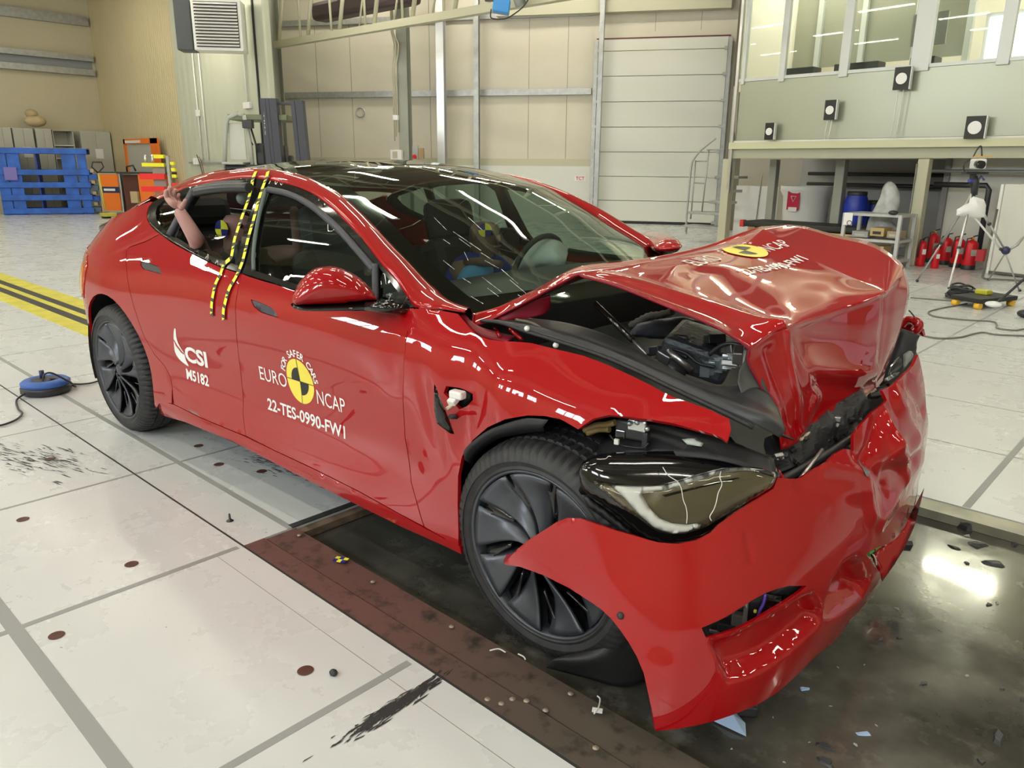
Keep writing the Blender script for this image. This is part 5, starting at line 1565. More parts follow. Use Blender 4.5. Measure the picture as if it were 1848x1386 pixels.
# deployed side camera head seen at the pillar, belt loop
MB().sphere(tuple(un(438, 358, y=-.60)), .03, 12, 8).build('camera_lens', mat('pale round lens', (.35, .42, .42), rough=.15), car)
MB().tube(cr([un(424, 440, y=-.74), un(428, 460, y=-.76), un(430, 480, y=-.78)], 4), .012, 6).build('seat_belt', mat('grey belt webbing', (.12, .13, .14), rough=.6), car)

# ---- airbags
ab = netsurf([[q(925, 478, .42), q(945, 452, .40), q(975, 436, .40), q(1005, 434, .42), q(1026, 448, .46)],
              [q(930, 486, .34), q(952, 466, .30), q(980, 452, .30), q(1008, 452, .34), q(1024, 462, .38)],
              [q(945, 490, .34), q(965, 478, .28), q(990, 470, .28), q(1010, 474, .31), q(1016, 482, .35)],
              [q(960, 492, .36), q(975, 486, .33), q(997, 486, .32), q(1005, 496, .33), q(1000, 505, .35)]], 6, 6)
for i in range(ab.shape[0]):
    for j in range(ab.shape[1]):
        p = ab[i, j]; ab[i, j] = p+np.array([.012, .0, .012])*noise.noise(Vector(p*18))
sheet('airbag', ab, mat('white airbag cloth', (.62, .68, .66), rough=.8), car, .004, label='spent white airbag over the steering wheel')

# ---- crash test dummies: one continuous skinned body each
def skin(name, pts, edges, rad, m, sub=1, root=0, **kw):
    me = bpy.data.meshes.new(name); me.from_pydata([tuple(map(float, p)) for p in pts], edges, [])
    o = bpy.data.objects.new(name, me); COL.objects.link(o); me.materials.append(m)
    o.modifiers.new('s', 'SKIN')
    sd = o.modifiers.new('sub', 'SUBSURF'); sd.levels = sub; sd.render_levels = sub
    for i, v in enumerate(me.skin_vertices[0].data):
        r = rad[i]; v.radius = (r, r) if not isinstance(r, tuple) else r
        v.use_root = (i == root)
    dg = bpy.context.evaluated_depsgraph_get(); dg.update()
    me2 = bpy.data.meshes.new_from_object(o.evaluated_get(dg)); me2.name = name
    o.modifiers.clear(); o.data = me2
    for p in me2.polygons: p.use_smooth = True
    for k, v in kw.items(): o[k] = v
    return o
Vn = lambda *a: np.array(a, float)
def dummy(name, hip, chest, neck, head, elL, haL, elR, haR, kneeL, footL, kneeR, footR, extra=None, label=None, m=None):
    """pelvis-rooted body; extra adds finger chains to the right hand"""
    sh = chest+(neck-chest)*.72
    side_ = Vn(0, .18, 0)
    P = [hip, (hip+chest)/2, chest, neck, head-Vn(0, 0, .03), head+Vn(0, 0, .07),
         sh+side_, elL, haL, sh-side_, elR, haR, hip+Vn(.05, .09, 0), kneeL, footL, hip+Vn(.05, -.09, 0), kneeR, footR]
    E = [(0, 1), (1, 2), (2, 3), (3, 4), (4, 5), (2, 6), (6, 7), (7, 8), (2, 9), (9, 10), (10, 11), (0, 12), (12, 13), (13, 14), (0, 15), (15, 16), (16, 17)]
    Rr_ = [(.15, .12), (.14, .11), (.15, .11), .055, .092, .088, .055, .036, .024, .055, .036, .026, .085, .06, .04, .085, .06, .04]
    if extra:
        for ch, rr in extra:
            b = len(P); P += ch; Rr_ += rr; E.append((11, b)); E += [(b+i, b+i+1) for i in range(len(ch)-1)]
    o = skin(name, P, E, Rr_, m or M['skin'])
    return o
def target_mark(name, c, n, r, parent, up=(0, 0, 1)):
    n = np.asarray(n, float); n /= np.linalg.norm(n); ex = np.cross(up, n); ex /= np.linalg.norm(ex); ey = np.cross(n, ex)
    g = MB()
    for k in range(4):
        V = [c]
        for t in np.linspace(k*PI/2, (k+1)*PI/2, 7): V.append(c+ex*r*math.cos(t)+ey*r*math.sin(t)-n*r*.08)
        g.add(V, [(0, i, i+1) for i in range(1, 7)], k % 2)
    o = g.build(name, [M['tape_yellow'], M['blue_vinyl']], parent)
    o.modifiers.new('t', 'SOLIDIFY').thickness = .003
    return o
def face(head, d, parent, m):
    d = np.asarray(d, float); d /= np.linalg.norm(d); s_ = np.cross([0, 0, 1], d); s_ /= np.linalg.norm(s_)
    u = np.array([0, 0, 1.0])
    for k in (-1, 1):
        MB().sphere(tuple(head+d*.083+s_*k*.03+u*.015), .012, 10, 7).build('eye', M['decal_black'], parent)
        MB().sphere(tuple(head+s_*k*.083+u*-.0), (.014, .012, .026), 10, 7).build('ear', m, parent)
    MB().sphere(tuple(head+d*.093-u*.015), (.016, .014, .022), 10, 7).build('nose', m, parent)
    MB().tube([head+d*.086+s_*-.025-u*.05, head+d*.093-u*.052, head+d*.086+s_*.025-u*.05], .005, 6).build('mouth', m, parent)

# rear passenger dummy, right arm out of the window
hnd = un(322, 374, y=-.955); wr = un(330, 386, y=-.95); elb = un(352, 428, y=-.90)
def fpt(u, v, y): return un(u, v, y=y)
fingers = [
 ([fpt(310, 366, -.975), fpt(300.5, 358, -.985), fpt(298.5, 349, -.99), fpt(301, 341.5, -.985)], [.017, .010, .009, .0075]),
 ([fpt(313, 363, -.955), fpt(306, 353, -.97), fpt(304.5, 344, -.975), fpt(307.5, 336.5, -.97)], [.017, .010, .009, .0075]),
 ([fpt(318, 363, -.935), fpt(313.5, 355, -.95), fpt(313.5, 347, -.955), fpt(317, 340.5, -.95)], [.017, .010, .009, .0075]),
 ([fpt(323, 366, -.915), fpt(321, 359, -.93), fpt(321.5, 353, -.935), fpt(324, 348.5, -.93)], [.016, .009, .008, .007]),
 ([fpt(326, 376, -.935), fpt(332, 368, -.95), fpt(335, 360, -.955)], [.014, .010, .008])]
def merge(o, others):
    bm = bmesh.new(); bm.from_mesh(o.data)
    for q_ in others: bm.from_mesh(q_.data)
    bm.to_mesh(o.data); bm.free()
    for q_ in others: bpy.data.objects.remove(q_)
    for p in o.data.polygons: p.use_smooth = True
def finger(ch, rr):
    return skin('finger', ch, [(i, i+1) for i in range(len(ch)-1)], rr, M['skin'], 2)
dr_ = dummy('crash_test_dummy', Vn(-2.50, -.42, .58), Vn(-2.56, -.42, .84), Vn(-2.52, -.46, .99), Vn(-2.44, -.48, 1.115),
            Vn(-2.30, -.22, .98), un(530, 372, y=-.30), elb, un(319, 373, y=-.952), Vn(-2.05, -.30, .62), Vn(-1.95, -.30, .25), Vn(-2.05, -.55, .62), Vn(-1.95, -.55, .25))
merge(dr_, [finger([un(319+2*i_, 374, y=-.95)]+f_[0], [.012]+f_[1]) for i_, f_ in enumerate(fingers)])
tag(dr_, 'crash test dummy in the rear seat, bare arm raised out of the open window', 'crash test dummy')
target_mark('head_target', np.array([-2.425, -.582, 1.105]), (.25, -1, 0), .045, dr_)
face(np.array([-2.44, -.48, 1.115]), (1, 0, -.1), dr_, M['skin'])
# clothed upper body
def shirt(name, c, d, m, parent, rot=0.0): return MB().sphere(tuple(c), d, 20, 14).build(name, m, parent)
shirt('shirt', (-2.55, -.42, .78), (.17, .24, .24), mat('dark grey shirt', (.05, .05, .055), rough=.8), dr_)
# driver dummy
dv = dummy('crash_test_dummy', Vn(-1.50, .37, .55), Vn(-1.56, .37, .82), Vn(-1.53, .37, .97), Vn(-1.50, .36, 1.09),
           Vn(-1.35, .58, .80), Vn(-1.18, .50, .93), Vn(-1.36, .16, .82), Vn(-1.20, .28, .93), Vn(-1.05, .45, .66), Vn(-.80, .45, .35), Vn(-1.05, .25, .66), Vn(-.80, .25, .35), m=M['skin_dark'])
tag(dv, 'crash test dummy in the driver seat behind the windscreen in a blue outfit', 'crash test dummy')
nn = CAM-np.array([-1.5, .36, 1.1]); nn /= np.linalg.norm(nn)
target_mark('head_target', np.array([-1.50, .36, 1.105])+nn*.082, nn, .034, dv)
face(np.array([-1.50, .36, 1.09]), (1, 0, -.1), dv, M['skin_dark'])
shirt('shirt', (-1.55, .37, .80), (.17, .24, .20), mat('dark blue shirt', (.02, .04, .28), rough=.8), dv)
MB().tube([(-1.53, .37, .94), (-1.52, .37, 1.0)], [.085, .065], 14).build('neck_shield', mat('blue neck shield', (.02, .03, .25), rough=.6), dv)
c_ = un(862, 497, y=.22)
inflate('shorts', [(823, 523), (824, 505), (830, 490), (842, 480), (860, 476), (880, 478), (890, 484), (890, 500), (888, 514), (860, 520)], c_, (.7, -.7, .3), .07, .06, mat('light blue cotton', (.10, .33, .62), rough=.85), dv, .012)
MB().tube([un(842, 474, y=.22), un(865, 472, y=.20), un(905, 477, y=.22)], [.022, .022, .018], 10).build('forearm', M['skin_dark'], dv)
# shattered windscreen streaks (cracks across the passenger side)
ck = [((783, 392), (806, 415)), ((800, 432), (812, 440)), ((818, 418), (868, 452)), ((868, 456), (890, 470)), ((838, 455), (845, 470)), ((845, 392), (870, 415)), ((835, 502), (850, 511)), ((870, 500), (905, 527)), ((905, 486), (935, 512)), ((880, 520), (900, 535)), ((920, 505), (950, 530)), ((935, 532), (960, 548)), ((890, 548), (920, 560)), ((850, 535), (872, 548)), ((945, 560), (975, 572)), ((828, 430), (850, 446)), ((875, 470), (900, 484)), ((800, 470), (820, 486))]
bvw = BVHTree.FromPolygons([v.co for v in windscreen.data.vertices], [tuple(p.vertices) for p in windscreen.data.polygons])
def wpt(u, v):
    r = _F+_R2*(u-924)/FPX-_U2*(v-693)/FPX
    h_ = bvw.ray_cast(Vector(CAM), Vector(r).normalized())
    return (np.array(h_[0])-r/np.linalg.norm(r)*.002) if h_[0] is not None else None
rnd = random.Random(3); mcrk = mat('white glass crack', (.75, .82, .80), rough=.2)
for (a, b) in ck:
    g = MB()
    A2, B2 = wpt(*a), wpt(*b)
    if A2 is None or B2 is None: continue
    k = 9; g.tube([A2+(B2-A2)*t/k for t in range(k+1)], [rnd.uniform(.0002, .0012) for t in range(k+1)], 4, cap=False)
    g.build('glass_crack', mcrk, windscreen)
# ================================================================== THINGS IN THE HALL
def az_obj(o, p, az): o.location = (p[0], p[1], p[2] if len(p) > 2 else 0); o.rotation_euler = (0, 0, az); return o
def rz_root(name, p, az, label, cat, group=None): return empty(name, tuple(map(float, p)), az, label, cat, group)
def b_(d, c, m, name, r, bev=0, **kw): return MB().box(c, d, bev=bev, **kw).build(name, m, r)

def at_dist(u, d):
    r = _F+_R2*(u-924)/FPX+_U2*(693-310)/FPX; r = r[:2]/np.linalg.norm(r[:2]); return np.array([CAM[0]+r[0]*d, CAM[1]+r[1]*d, 0.0])
# steel structure by the back wall ---------------------------------
g = MB()
def on_bw(u, v, off=.0):
    p = bw(u, v); n = np.array([bd[1], -bd[0], 0]); return p+n*off
def bwdist(p): return (np.asarray(p[:2])-BW0)@bd
bwo = lambda s, off: (BW0[0]+bd[0]*s+bd[1]*off, BW0[1]+bd[1]*s-bd[0]*off)
def bwbox(name, u0, v0, u1, v1, off, t, m, kind='structure', zz=None, **kw):
    """box standing on the back wall between two sighted corners"""
    a, b = bw(u0, v0), bw(u1, v1)
    s0, s1 = sorted((bwdist(a), bwdist(b))); z0, z1 = sorted((a[2], b[2]))
    if zz: z0, z1 = zz
    o = MB().box(((s0+s1)/2, -off-t/2, (z0+z1)/2), (s1-s0, t, z1-z0)).build(name, m, kind=kind, **kw)
    o.location = (BW0[0], BW0[1], 0); o.rotation_euler = (0, 0, BAZ); return o
bwbox('trim_30', 500, 172, 1068, 163, .0, .10, M['galv'], zz=(3.17, 3.32))
bwbox('trim_31', 500, 172, 1068, 163, .0, .10, M['galv'], zz=(5.0, 5.14))
bwbox('trim_32', 500, 290, 1070, 300, .0, .06, M['khaki_steel'], zz=(1.42, 1.60))
bwbox('trim_33', 700, 330, 1064, 400, .0, .08, mat('white lower wall panel', (.66, .67, .62), rough=.5), zz=(0, 1.42))
# dark joints of the sandwich panels
for i, u in enumerate((570, 632, 775, 955, 1025, 1180, 1262)):
    a = bw(u, 100); s_ = bwdist(a)
    o = MB().box((s_, -.003, 3.6), (.012, .006, 4.4 if u < 1070 else 1.2)).build('trim_%d' % (34+i), mat('panel joint', (.30, .28, .22), rough=.7), kind='structure')
    if u > 1070: o.data.transform(Matrix.Translation((0, 0, 1.6)))
    o.location = (BW0[0], BW0[1], 0); o.rotation_euler = (0, 0, BAZ)
# columns
def hcol(name, p, w_, m, h, az, label, cat='column', base=True):
    r = rz_root(name, (p[0], p[1], 0), az, label, cat)
    g = MB(); g.box((0, -w_/2, h/2), (w_, .012, h)); g.box((0, w_/2, h/2), (w_, .012, h)); g.box((0, 0, h/2), (.010, w_, h))
    g.build('column_shaft', m, r)
    if base: b_((w_*1.5, w_*1.5, .03), (0, 0, .015), m, 'base_plate', r)
    return r
pc = at_dist(734, 20.6)
hcol('steel_column', (pc[0], pc[1]), .26, M['green_steel'], 6.2, BAZ, 'grey green steel column with conduits in the middle of the back wall')
hcol('steel_column', np.array([-17.25, 9.05]), .30, M['green_steel'], 6.3, 0, 'shadowed steel column behind the forklift mast')
pa = at_dist(799, 21.2); hcol('steel_column', (pa[0], pa[1]), .20, mat('bright galvanised post', (.66, .67, .66), rough=.3, metal=.5), 7.0, BAZ, 'bright galvanised post right of the conduit column')
pa = at_dist(861, 21.1); hcol('steel_column', (pa[0], pa[1]), .13, M['galv'], 7.0, BAZ, 'slim grey post halfway to the roller door')
pa = at_dist(1077, 20.4); hcol('steel_column', (pa[0], pa[1]), .11, M['galv'], 7.0, BAZ, 'thin galvanised post along the left edge of the roller door')
pa = at_dist(1322, 19.3); hcol('steel_column', (pa[0], pa[1]), .30, mat('dark olive steel', (.17, .155, .11), rough=.5), 7.0, BAZ, 'dark column between the roller door and the raised office')
# knee plate at the conduit column
kp = un(738, 62, y=9.6)
# big lattice truss over the left of the hall
tr0, tr1 = un(502, 84, y=9.0), un(885, 12, y=9.0)
tt_ = rz_root('lattice_truss', (tr0[0], 9.0, 0), 0, 'khaki lattice girder rising across the top left of the hall', 'girder')
Lx = 13.0; zt = 4.27
b_((Lx, .16, .15), (Lx/2-.1, 0, zt), M['khaki_steel'], 'bottom_chord', tt_)
b_((Lx, .12, .12), (Lx/2-.1, 0, zt+1.55), M['khaki_steel'], 'top_chord', tt_)
k = 0; x = 0.0
while x < Lx-.8:
    MB().tube([(x+.05, 0, zt+.05), (x+.42, 0, zt+1.5)], .05, 6).build('lattice_strut', M['khaki_steel'], tt_)
    MB().tube([(x+1.0, 0, zt+.05), (x+.95, 0, zt+1.5)], .03, 6).build('lattice_strut', M['khaki_steel'], tt_)
    if k in (1, 2, 3): MB().tube([(x+1.35, .5, zt+.1), (x+1.75, .5, zt+1.5)], .025, 6).build('lattice_strut', M['khaki_steel'], tt_)
    x += 1.25; k += 1
# upper purlins and dark duct in the top left
MB().box((-14.6, 9.9, 5.05), (3.6, .5, .42), bev=.1).build('ventilation_duct', mat('dark plum duct', (.06, .04, .045), rough=.5), label='dark duct behind the lattice girder', cat='duct')
g = MB(); g.tube([(-17.6, 9.8, 4.45), (-13.2, 9.8, 4.45)], .05, 8)
g.build('roof_pipe', M['galv'], label='silvery pipe behind the lattice girder', cat='pipe')
# header beam at the top of the back wall, right
bwbox('trim_45', 900, 30, 1320, 12, .0, .30, M['khaki_steel'], zz=(5.02, 5.30))
# conduits on the column
cx_, cy_ = pc[0], pc[1]
r = rz_root('cable_conduits', (cx_, cy_, 0), BAZ, 'bundle of three cream conduits running down the grey green column', 'conduit')
for i, dx in enumerate((-.22, -.17, -.12)):
    MB().tube([(dx-.02*i, -.20, 6.3), (dx-.02*i, -.20, 4.5), (dx+.07, -.20, 4.25), (dx+.05, -.20, 4.0), (dx, -.19, 3.8), (dx, -.19, 2.0+.1*i)], .018, 7).build('conduit', mat('cream conduit', (.55, .52, .40), rough=.4), r)
b_((.14, .09, .12), (-.17, -.20, 2.55), M['white_plastic'], 'junction_box', r, .01)
# control box with red button beside the column
pb = bw(712, 290)
cbx = rz_root('control_box', (cx_-.03, cy_, 1.50), BAZ, 'white control box with black switches on the conduit column', 'control box')
b_((.30, .12, .36), (-.14, -.24, .10), M['white_plastic'], 'box_body', cbx, .01)
b_((.12, .02, .16), (-.16, -.31, .16), mat('beige display', (.5, .46, .36), rough=.4), 'display', cbx)
for i in range(3): b_((.025, .02, .05), (-.22+.07*i, -.31, -.02), M['black_soft'], 'switch', cbx)
cb2 = rz_root('socket_board', (cx_+.1, cy_, 1.50), BAZ, 'small board with a red button and a black socket right of the conduit column', 'socket panel')
b_((.14, .06, .34), (.20, -.05, .22), mat('steel box', (.4, .4, .4), rough=.4), 'panel_plate', cb2)
MB().cyl((.20, -.10, .12), (.20, -.14, .12), .05, 14).build('red_button', mat('red button', (.6, .01, .01), rough=.3), cb2)
b_((.12, .08, .26), (.36, -.05, .20), mat('brown wood board', (.35, .24, .12), rough=.6), 'wood_board', cb2)
# round emblem of the wall: small window port
pw = bw(651, 203)
o = MB().lathe([(.105, 0), (.135, 0), (.135, .03), (.105, .03), (.105, 0)], (0, 0, 0), 24, caps=False).build('wall_port', M['alu'])
o.location = tuple(on_bw(651, 203, .0)); o.rotation_euler = (PI/2, 0, BAZ)
tag(o, 'small round port in the back wall panels', 'wall port')

# roller door -------------------------------------------------------
M['door'] = mat('cream door panel', (.70, .71, .64), rough=.45, bump=.1, bump_scale=200)
dA, dB, dT = bw(1064, 401), bw(1246, 405), bw(1085, 76)
s0, s1 = bwdist(bw(1076, 240)), bwdist(bw(1302, 235)); ztop = dT[2]
dr0 = rz_root('door_1', (BW0[0], BW0[1], 0), BAZ, None, None); dr0['kind'] = 'structure'
zs = [0, .52, 1.12, 1.72, 2.32, 2.92, 3.52, 4.10, ztop]
for i in range(len(zs)-1):
    b_((s1-s0, .05, zs[i+1]-zs[i]-.012), ((s0+s1)/2, -.12, (zs[i]+zs[i+1])/2+.06), M['door'], 'door_panel', dr0, .006)
    for xx in (s0+.03, s1-.03): b_((.10, .04, .07), (xx, -.17, zs[i]+.07), M['galv'], 'door_hinge', dr0)
b_((s1-s0, .06, .05), ((s0+s1)/2, -.12, .03), M['black_plastic'], 'door_seal', dr0)
b_((s1-s0+.1, .03, .03), ((s0+s1)/2, -.14, ztop+.05), mat('maroon top seal', (.12, .03, .03), rough=.5), 'top_seal', dr0)
for xx in (s0-.05, s1+.05): b_((.09, .10, ztop), (xx, -.12, ztop/2), M['galv'], 'door_track', dr0)
# small printed label left of the door and folded gate
pl = on_bw(1048, 322, .09)
o = MB().box((0, 0, 0), (.30, .01, .13)).build('wall_notice', M['white_plastic']); az_obj(o, pl, BAZ)
tag(o, 'small white notice with red print low on the wall left of the roller door', 'notice')
V, Fc = text_mesh('TCT', 1, .02, 'CENTER'); V = V*.12
nt_ = mesh('lettering', [(p[0], -.008, p[1]) for p in V], Fc, mat('red print', (.6, .03, .05), rough=.5), o)

# wall heater and its lamp ------------------------------------------
hx = un(392, 45, y=6.85)
ht_ = rz_root('wall_heater', (hx[0], 6.85, hx[2]), .86, 'white louvred air heater high on the pale wall', 'heater')
b_((1.05, .55, 1.05), (0, .25, 0), M['white_metal'], 'heater_body', ht_, .02)
b_((.92, .02, .92), (0, -.04, 0), mat('dark heater opening', (.06, .05, .05), rough=.6), 'louvre_recess', ht_)
for i in range(14): b_((.90, .07, .016), (0, -.07, -.42+.065*i), M['white_metal'], 'louvre', ht_, rot=Matrix.Rotation(.5, 3, 'X'))
b_((.35, .5, 1.1), (-.72, .25, .02), mat('dark grey heater coil', (.07, .075, .08), rough=.5), 'coil_box', ht_, .02)
lmp = rz_root('wall_lamp', tuple(un(355, 2, y=6.9)), 0, 'bright tube lamp just above the wall heater', 'lamp')
b_((1.9, .18, .07), (0, 0, .06), M['white_metal'], 'lamp_housing', lmp); b_((1.8, .12, .04), (0, 0, .01), M['lamp_e'], 'lamp_tube', lmp)
# conduits on the pale wall
for (u, v0, v1, lab) in ((346, 90, 290, 'thin conduit with a junction box below the wall heater'), (357, 90, 290, 'second thin conduit just right of the boxed one'), (437, 70, 190, 'thin cable dropping to a white socket above the forklift')):
    a, b = un(u, v0, y=7.62), un(u+14, v1, y=7.62)
    r = rz_root('wall_conduit', (a[0], 7.62, 0), 0, lab, 'conduit')
    MB().tube([(0, 0, a[2]), (0, 0, b[2])], .018, 6).build('conduit_pipe', M['white_plastic'], r)
    if u == 346: b_((.16, .06, .16), (0, 0, 2.65), M['white_plastic'], 'junction_box', r, .01)
    if u == 437: b_((.30, .08, .14), (0, 0, b[2]), M['white_plastic'], 'socket_box', r, .01)
# dark gap in the pale wall
a = un(455, 30, y=7.62)
MB().box((a[0], 7.64, 3.6), (.05, .03, 7.2)).build('trim_50', M['jointdark'], kind='structure')
# socket rail near the floor behind the car
r = rz_root('socket_rail', tuple(un(370, 294, y=7.6)), 0, 'wall rail with white sockets and hanging cables behind the car roof', 'socket rail')
b_((1.9, .05, .04), (.1, 0, 0), M['galv'], 'rail_bar', r)
for dx in (-.45, -.3): b_((.12, .08, .16), (dx, -.03, .04), M['white_plastic'], 'socket', r, .01)
MB().tube([(-.2, -.1, .2), (-.05, -.12, 0), (.1, -.14, -.3)], .012, 6).build('cable', M['black_soft'], r)
MB().tube([(-.1, -.1, .15), (.05, -.12, 0), (.2, -.14, -.35)], .012, 6).build('cable', mat('brown cable', (.2, .1, .06), rough=.5), r)

# left wall beams and cabinets --------------------------------------
for i, (u, v0, v1, dep) in enumerate(((90, 24, 41, .25), (90, 96, 106, .3), (90, 121, 132, .3))):
    z0 = un(u, v1, x=-25)[2]; z1 = un(u, v0, x=-25)[2]
    MB().box((-25+dep/2, -.2, (z0+z1)/2), (dep, 15.6, z1-z0)).build('trim_%d' % (51+i), M['galv'], kind='structure')
MB().box((-24.93, -.2, (un(90, 106, x=-25)[2]+un(90, 121, x=-25)[2])/2), (.12, 15.6, un(90, 106, x=-25)[2]-un(90, 121, x=-25)[2])).build('trim_54', mat('blue grey beam web', (.28, .30, .32), rough=.5), kind='structure')
MB().box((-24.9, 2.2, 6.0), (.05, 6.0, 1.6)).build('trim_55', mat('dark amber glazing', (.16, .14, .06), rough=.3), kind='structure')
# lockers stand against the left wall
M['locker'] = mat('beige grey locker steel', (.46, .46, .40), rough=.45)
def locker(u0, u1, vtop, xw, label, open_=False, paper=False):
    a, b = un(u0, vtop, x=xw), un(u1, vtop, x=xw)
    wd = abs(b[1]-a[1]); h = (a[2]+b[2])/2
    r = rz_root('steel_cabinet', (xw-.25, (a[1]+b[1])/2, 0), 0, label, 'cabinet')
    if not open_:
        b_((.5, wd-.02, h), (0, 0, h/2), M['locker'], 'cabinet_body', r, .01)
        for s_ in (-1, 1): b_((.02, wd/2-.02, h-.06), (.255, s_*wd/4, h/2), M['locker'], 'cabinet_door', r, .004)
    else:
        g = MB()
        g.box((-.24, 0, h/2), (.02, wd-.02, h)); g.box((0, -wd/2+.02, h/2), (.5, .02, h)); g.box((0, wd/2-.02, h/2), (.5, .02, h)); g.box((0, 0, h-.01), (.5, wd-.02, .02)); g.box((0, 0, .05), (.5, wd-.02, .1))
        g.build('cabinet_body', M['locker'], r)
        for z in (.35, .65, .95, 1.25, 1.55): b_((.46, wd-.06, .02), (0, 0, z*h/1.9), M['white_metal'], 'shelf', r)
    if paper: b_((.004, .22, .28), (.27, .05, h*.72), M['white_plastic'], 'paper_note', r)
    return r
locker(-15, 19, 229, -24.2, 'pale locker cut off by the left edge of the picture')
locker(21, 59, 231, -24.2, 'pale locker with a paper note, second from the left', paper=True)
locker(62, 92, 232, -24.2, 'dull closed cabinet beside the open shelf unit')
locker(93, 132, 235, -24.2, 'open fronted cabinet with grey shelves', open_=True)
locker(143, 198, 237, -24.3, 'wide pale cabinet with a paper note in the corner', paper=True)
pk = un(65, 228, x=-24.3)
cart = rz_root('paper_bundle', (pk[0], pk[1], pk[2]-.02), .3, 'crumpled brown paper bundle on top of the lockers', 'bundle')
MB().sphere((0, 0, .16), (.22, .30, .16), 12, 8).build('bundle_body', mat('brown paper', (.52, .42, .25), rough=.8, bump=1, bump_scale=12), cart)
MB().sphere((0, -.08, .36), (.15, .18, .12), 10, 7).build('bundle_top', mat('brown paper b', (.45, .36, .22), rough=.8, bump=1, bump_scale=14), cart)

# blue pallet crate -------------------------------------------------
pA, pB, pT = un(10, 388, z=0), un(172, 386, z=0), None
az = math.atan2(pB[1]-pA[1], pB[0]-pA[0]); Wp = np.linalg.norm((pB-pA)[:2])
M['blue_wood'] = mat('blue painted wood', (.03, .13, .55), rough=.5, noise_amt=.25, noise_scale=4)
M['blue_wood2'] = mat('dark blue painted wood', (.015, .05, .30), rough=.55)
cr_ = rz_root('blue_crate', (pA[0], pA[1], 0), az, 'stack of blue painted wooden pallet frames standing at the left', 'crate')
Hc = un(90, 268, x=pA[0]+.4)[2]
for (x, w_) in ((.10, .26), (Wp*.18, .30), (Wp*.78, .34), (Wp-.16, .22)):
    b_((w_, .06, Hc), (x, .0, Hc/2), M['blue_wood'], 'post_board', cr_, .01)
for z in (.10, .46, .80, 1.14, Hc-.07):
    if z > Hc: continue
    b_((Wp, .05, .15), (Wp/2, -.05, z), M['blue_wood'], 'side_board', cr_, .01)
    b_((Wp, .05, .15), (Wp/2, .55, z), M['blue_wood2'], 'back_board', cr_, .01)
b_((Wp, .62, .03), (Wp/2, .27, Hc), mat('plywood lid', (.36, .30, .24), rough=.6), 'lid_board', cr_)
b_((.04, .5, Hc-.1), (Wp*.42, .27, Hc/2), M['blue_wood2'], 'inner_board', cr_)
for i, z in enumerate((.12, .42, .72, 1.02)):
    b_((.22, .5, .13), (Wp+.06, .25, z), M['blue_wood'] if i % 2 else mat('grey blue block', (.12, .18, .25), rough=.6), 'pallet_block', cr_, .01)
    b_((.10, .3, .10), (Wp+.05, .2, z+.16), mat('pale wood spacer', (.62, .50, .34), rough=.6), 'wood_spacer', cr_, .01)
b_((.02, .02, .02), (.22, -.09, .98), M['white_plastic'], 'bolt_head', cr_)
b_((.30, .05, .34), (.30, -.08, 1.10), mat('violet board', (.20, .17, .5), rough=.5), 'patch_board', cr_)
# white cabinet edge behind the crate at the frame edge
p_ = un(3, 370, z=0)
r = rz_root('grey_panel', (p_[0]-.3, p_[1]-.5, 0), 0, 'pale panel standing behind the blue crate at the picture edge', 'panel')
b_((.06, .9, 1.35), (0, 0, .675), M['locker'], 'panel_sheet', r)

# pallet truck handle, orange cabinet, orange bench, orange board ----
p_ = at_dist(181, 23.3)
ptk = rz_root('pallet_truck', (p_[0], p_[1], 0), .2, 'yellow pallet truck with a black loop handle beside the blue crate', 'pallet truck')
MB().tube([(0, 0, .2), (-.02, -.05, 1.15)], .022, 8).build('truck_pole', mat('yellow paint', (.55, .5, .08), rough=.4), ptk)
MB().tube([(-.02, -.05, 1.15), (-.02, -.2, 1.3), (-.02, -.16, 1.42), (-.02, .08, 1.42), (-.02, .12, 1.3), (-.02, -.05, 1.15)], .02, 8).build('truck_handle', M['black_soft'], ptk)
b_((.3, .3, .10), (.1, 0, .10), mat('yellow paint b', (.5, .45, .08), rough=.4), 'truck_forks', ptk, .02)
MB().cyl((0, -.1, .08), (0, .1, .08), .08, 14).build('truck_wheel', M['black_soft'], ptk)
def sight_box(name, u0, v0, u1, v1, dist_pt, az, depth, label, cat):
    """upright box whose front face spans the sighted rectangle, standing through dist_pt"""
    n = np.array([math.sin(az), -math.cos(az), 0.0]); p0 = np.array([dist_pt[0], dist_pt[1], 0.0])
    a = plane_pt(u0, v1, p0, n); b = plane_pt(u1, v1, p0, n); c = plane_pt(u0, v0, p0, n)
    e = np.array([math.cos(az), math.sin(az), 0])
    if a[2] < .6: a[2] = 0.0
    w_ = (b-a)@e; r = rz_root(name, (a[0], a[1], max(0, a[2])), az, label, cat)
    return r, w_, c[2]-a[2]
AZV = math.atan2(_R[1], _R[0])       # direction facing the viewer squarely
p_ = at_dist(205, 24.4)
oc, w_, h_ = sight_box('orange_cabinet', 184, 311, 224, 379, p_, AZV-.15, .6, 'orange tool cabinet on castors with a dark blue band', 'tool cabinet')
b_((w_, .5, h_-.08), (w_/2, .25, h_/2+.04), M['alu'], 'cabinet_frame', oc, .01)
M['orange'] = mat('orange paint', (.80, .19, .02), rough=.4)
b_((w_*.82, .02, h_*.84), (w_/2, -.01, h_/2+.04), M['orange'], 'cabinet_door', oc)
b_((w_*.82, .02, h_*.14), (w_/2, -.022, h_*.60), mat('navy band', (.02, .03, .10), rough=.4), 'brand_band', oc)
V, Fc = text_mesh('TOOLS', 1, .02, 'CENTER')
b_((w_*.5, .01, h_*.05), (w_/2, -.035, h_*.60), M['white_plastic'], 'band_print', oc)
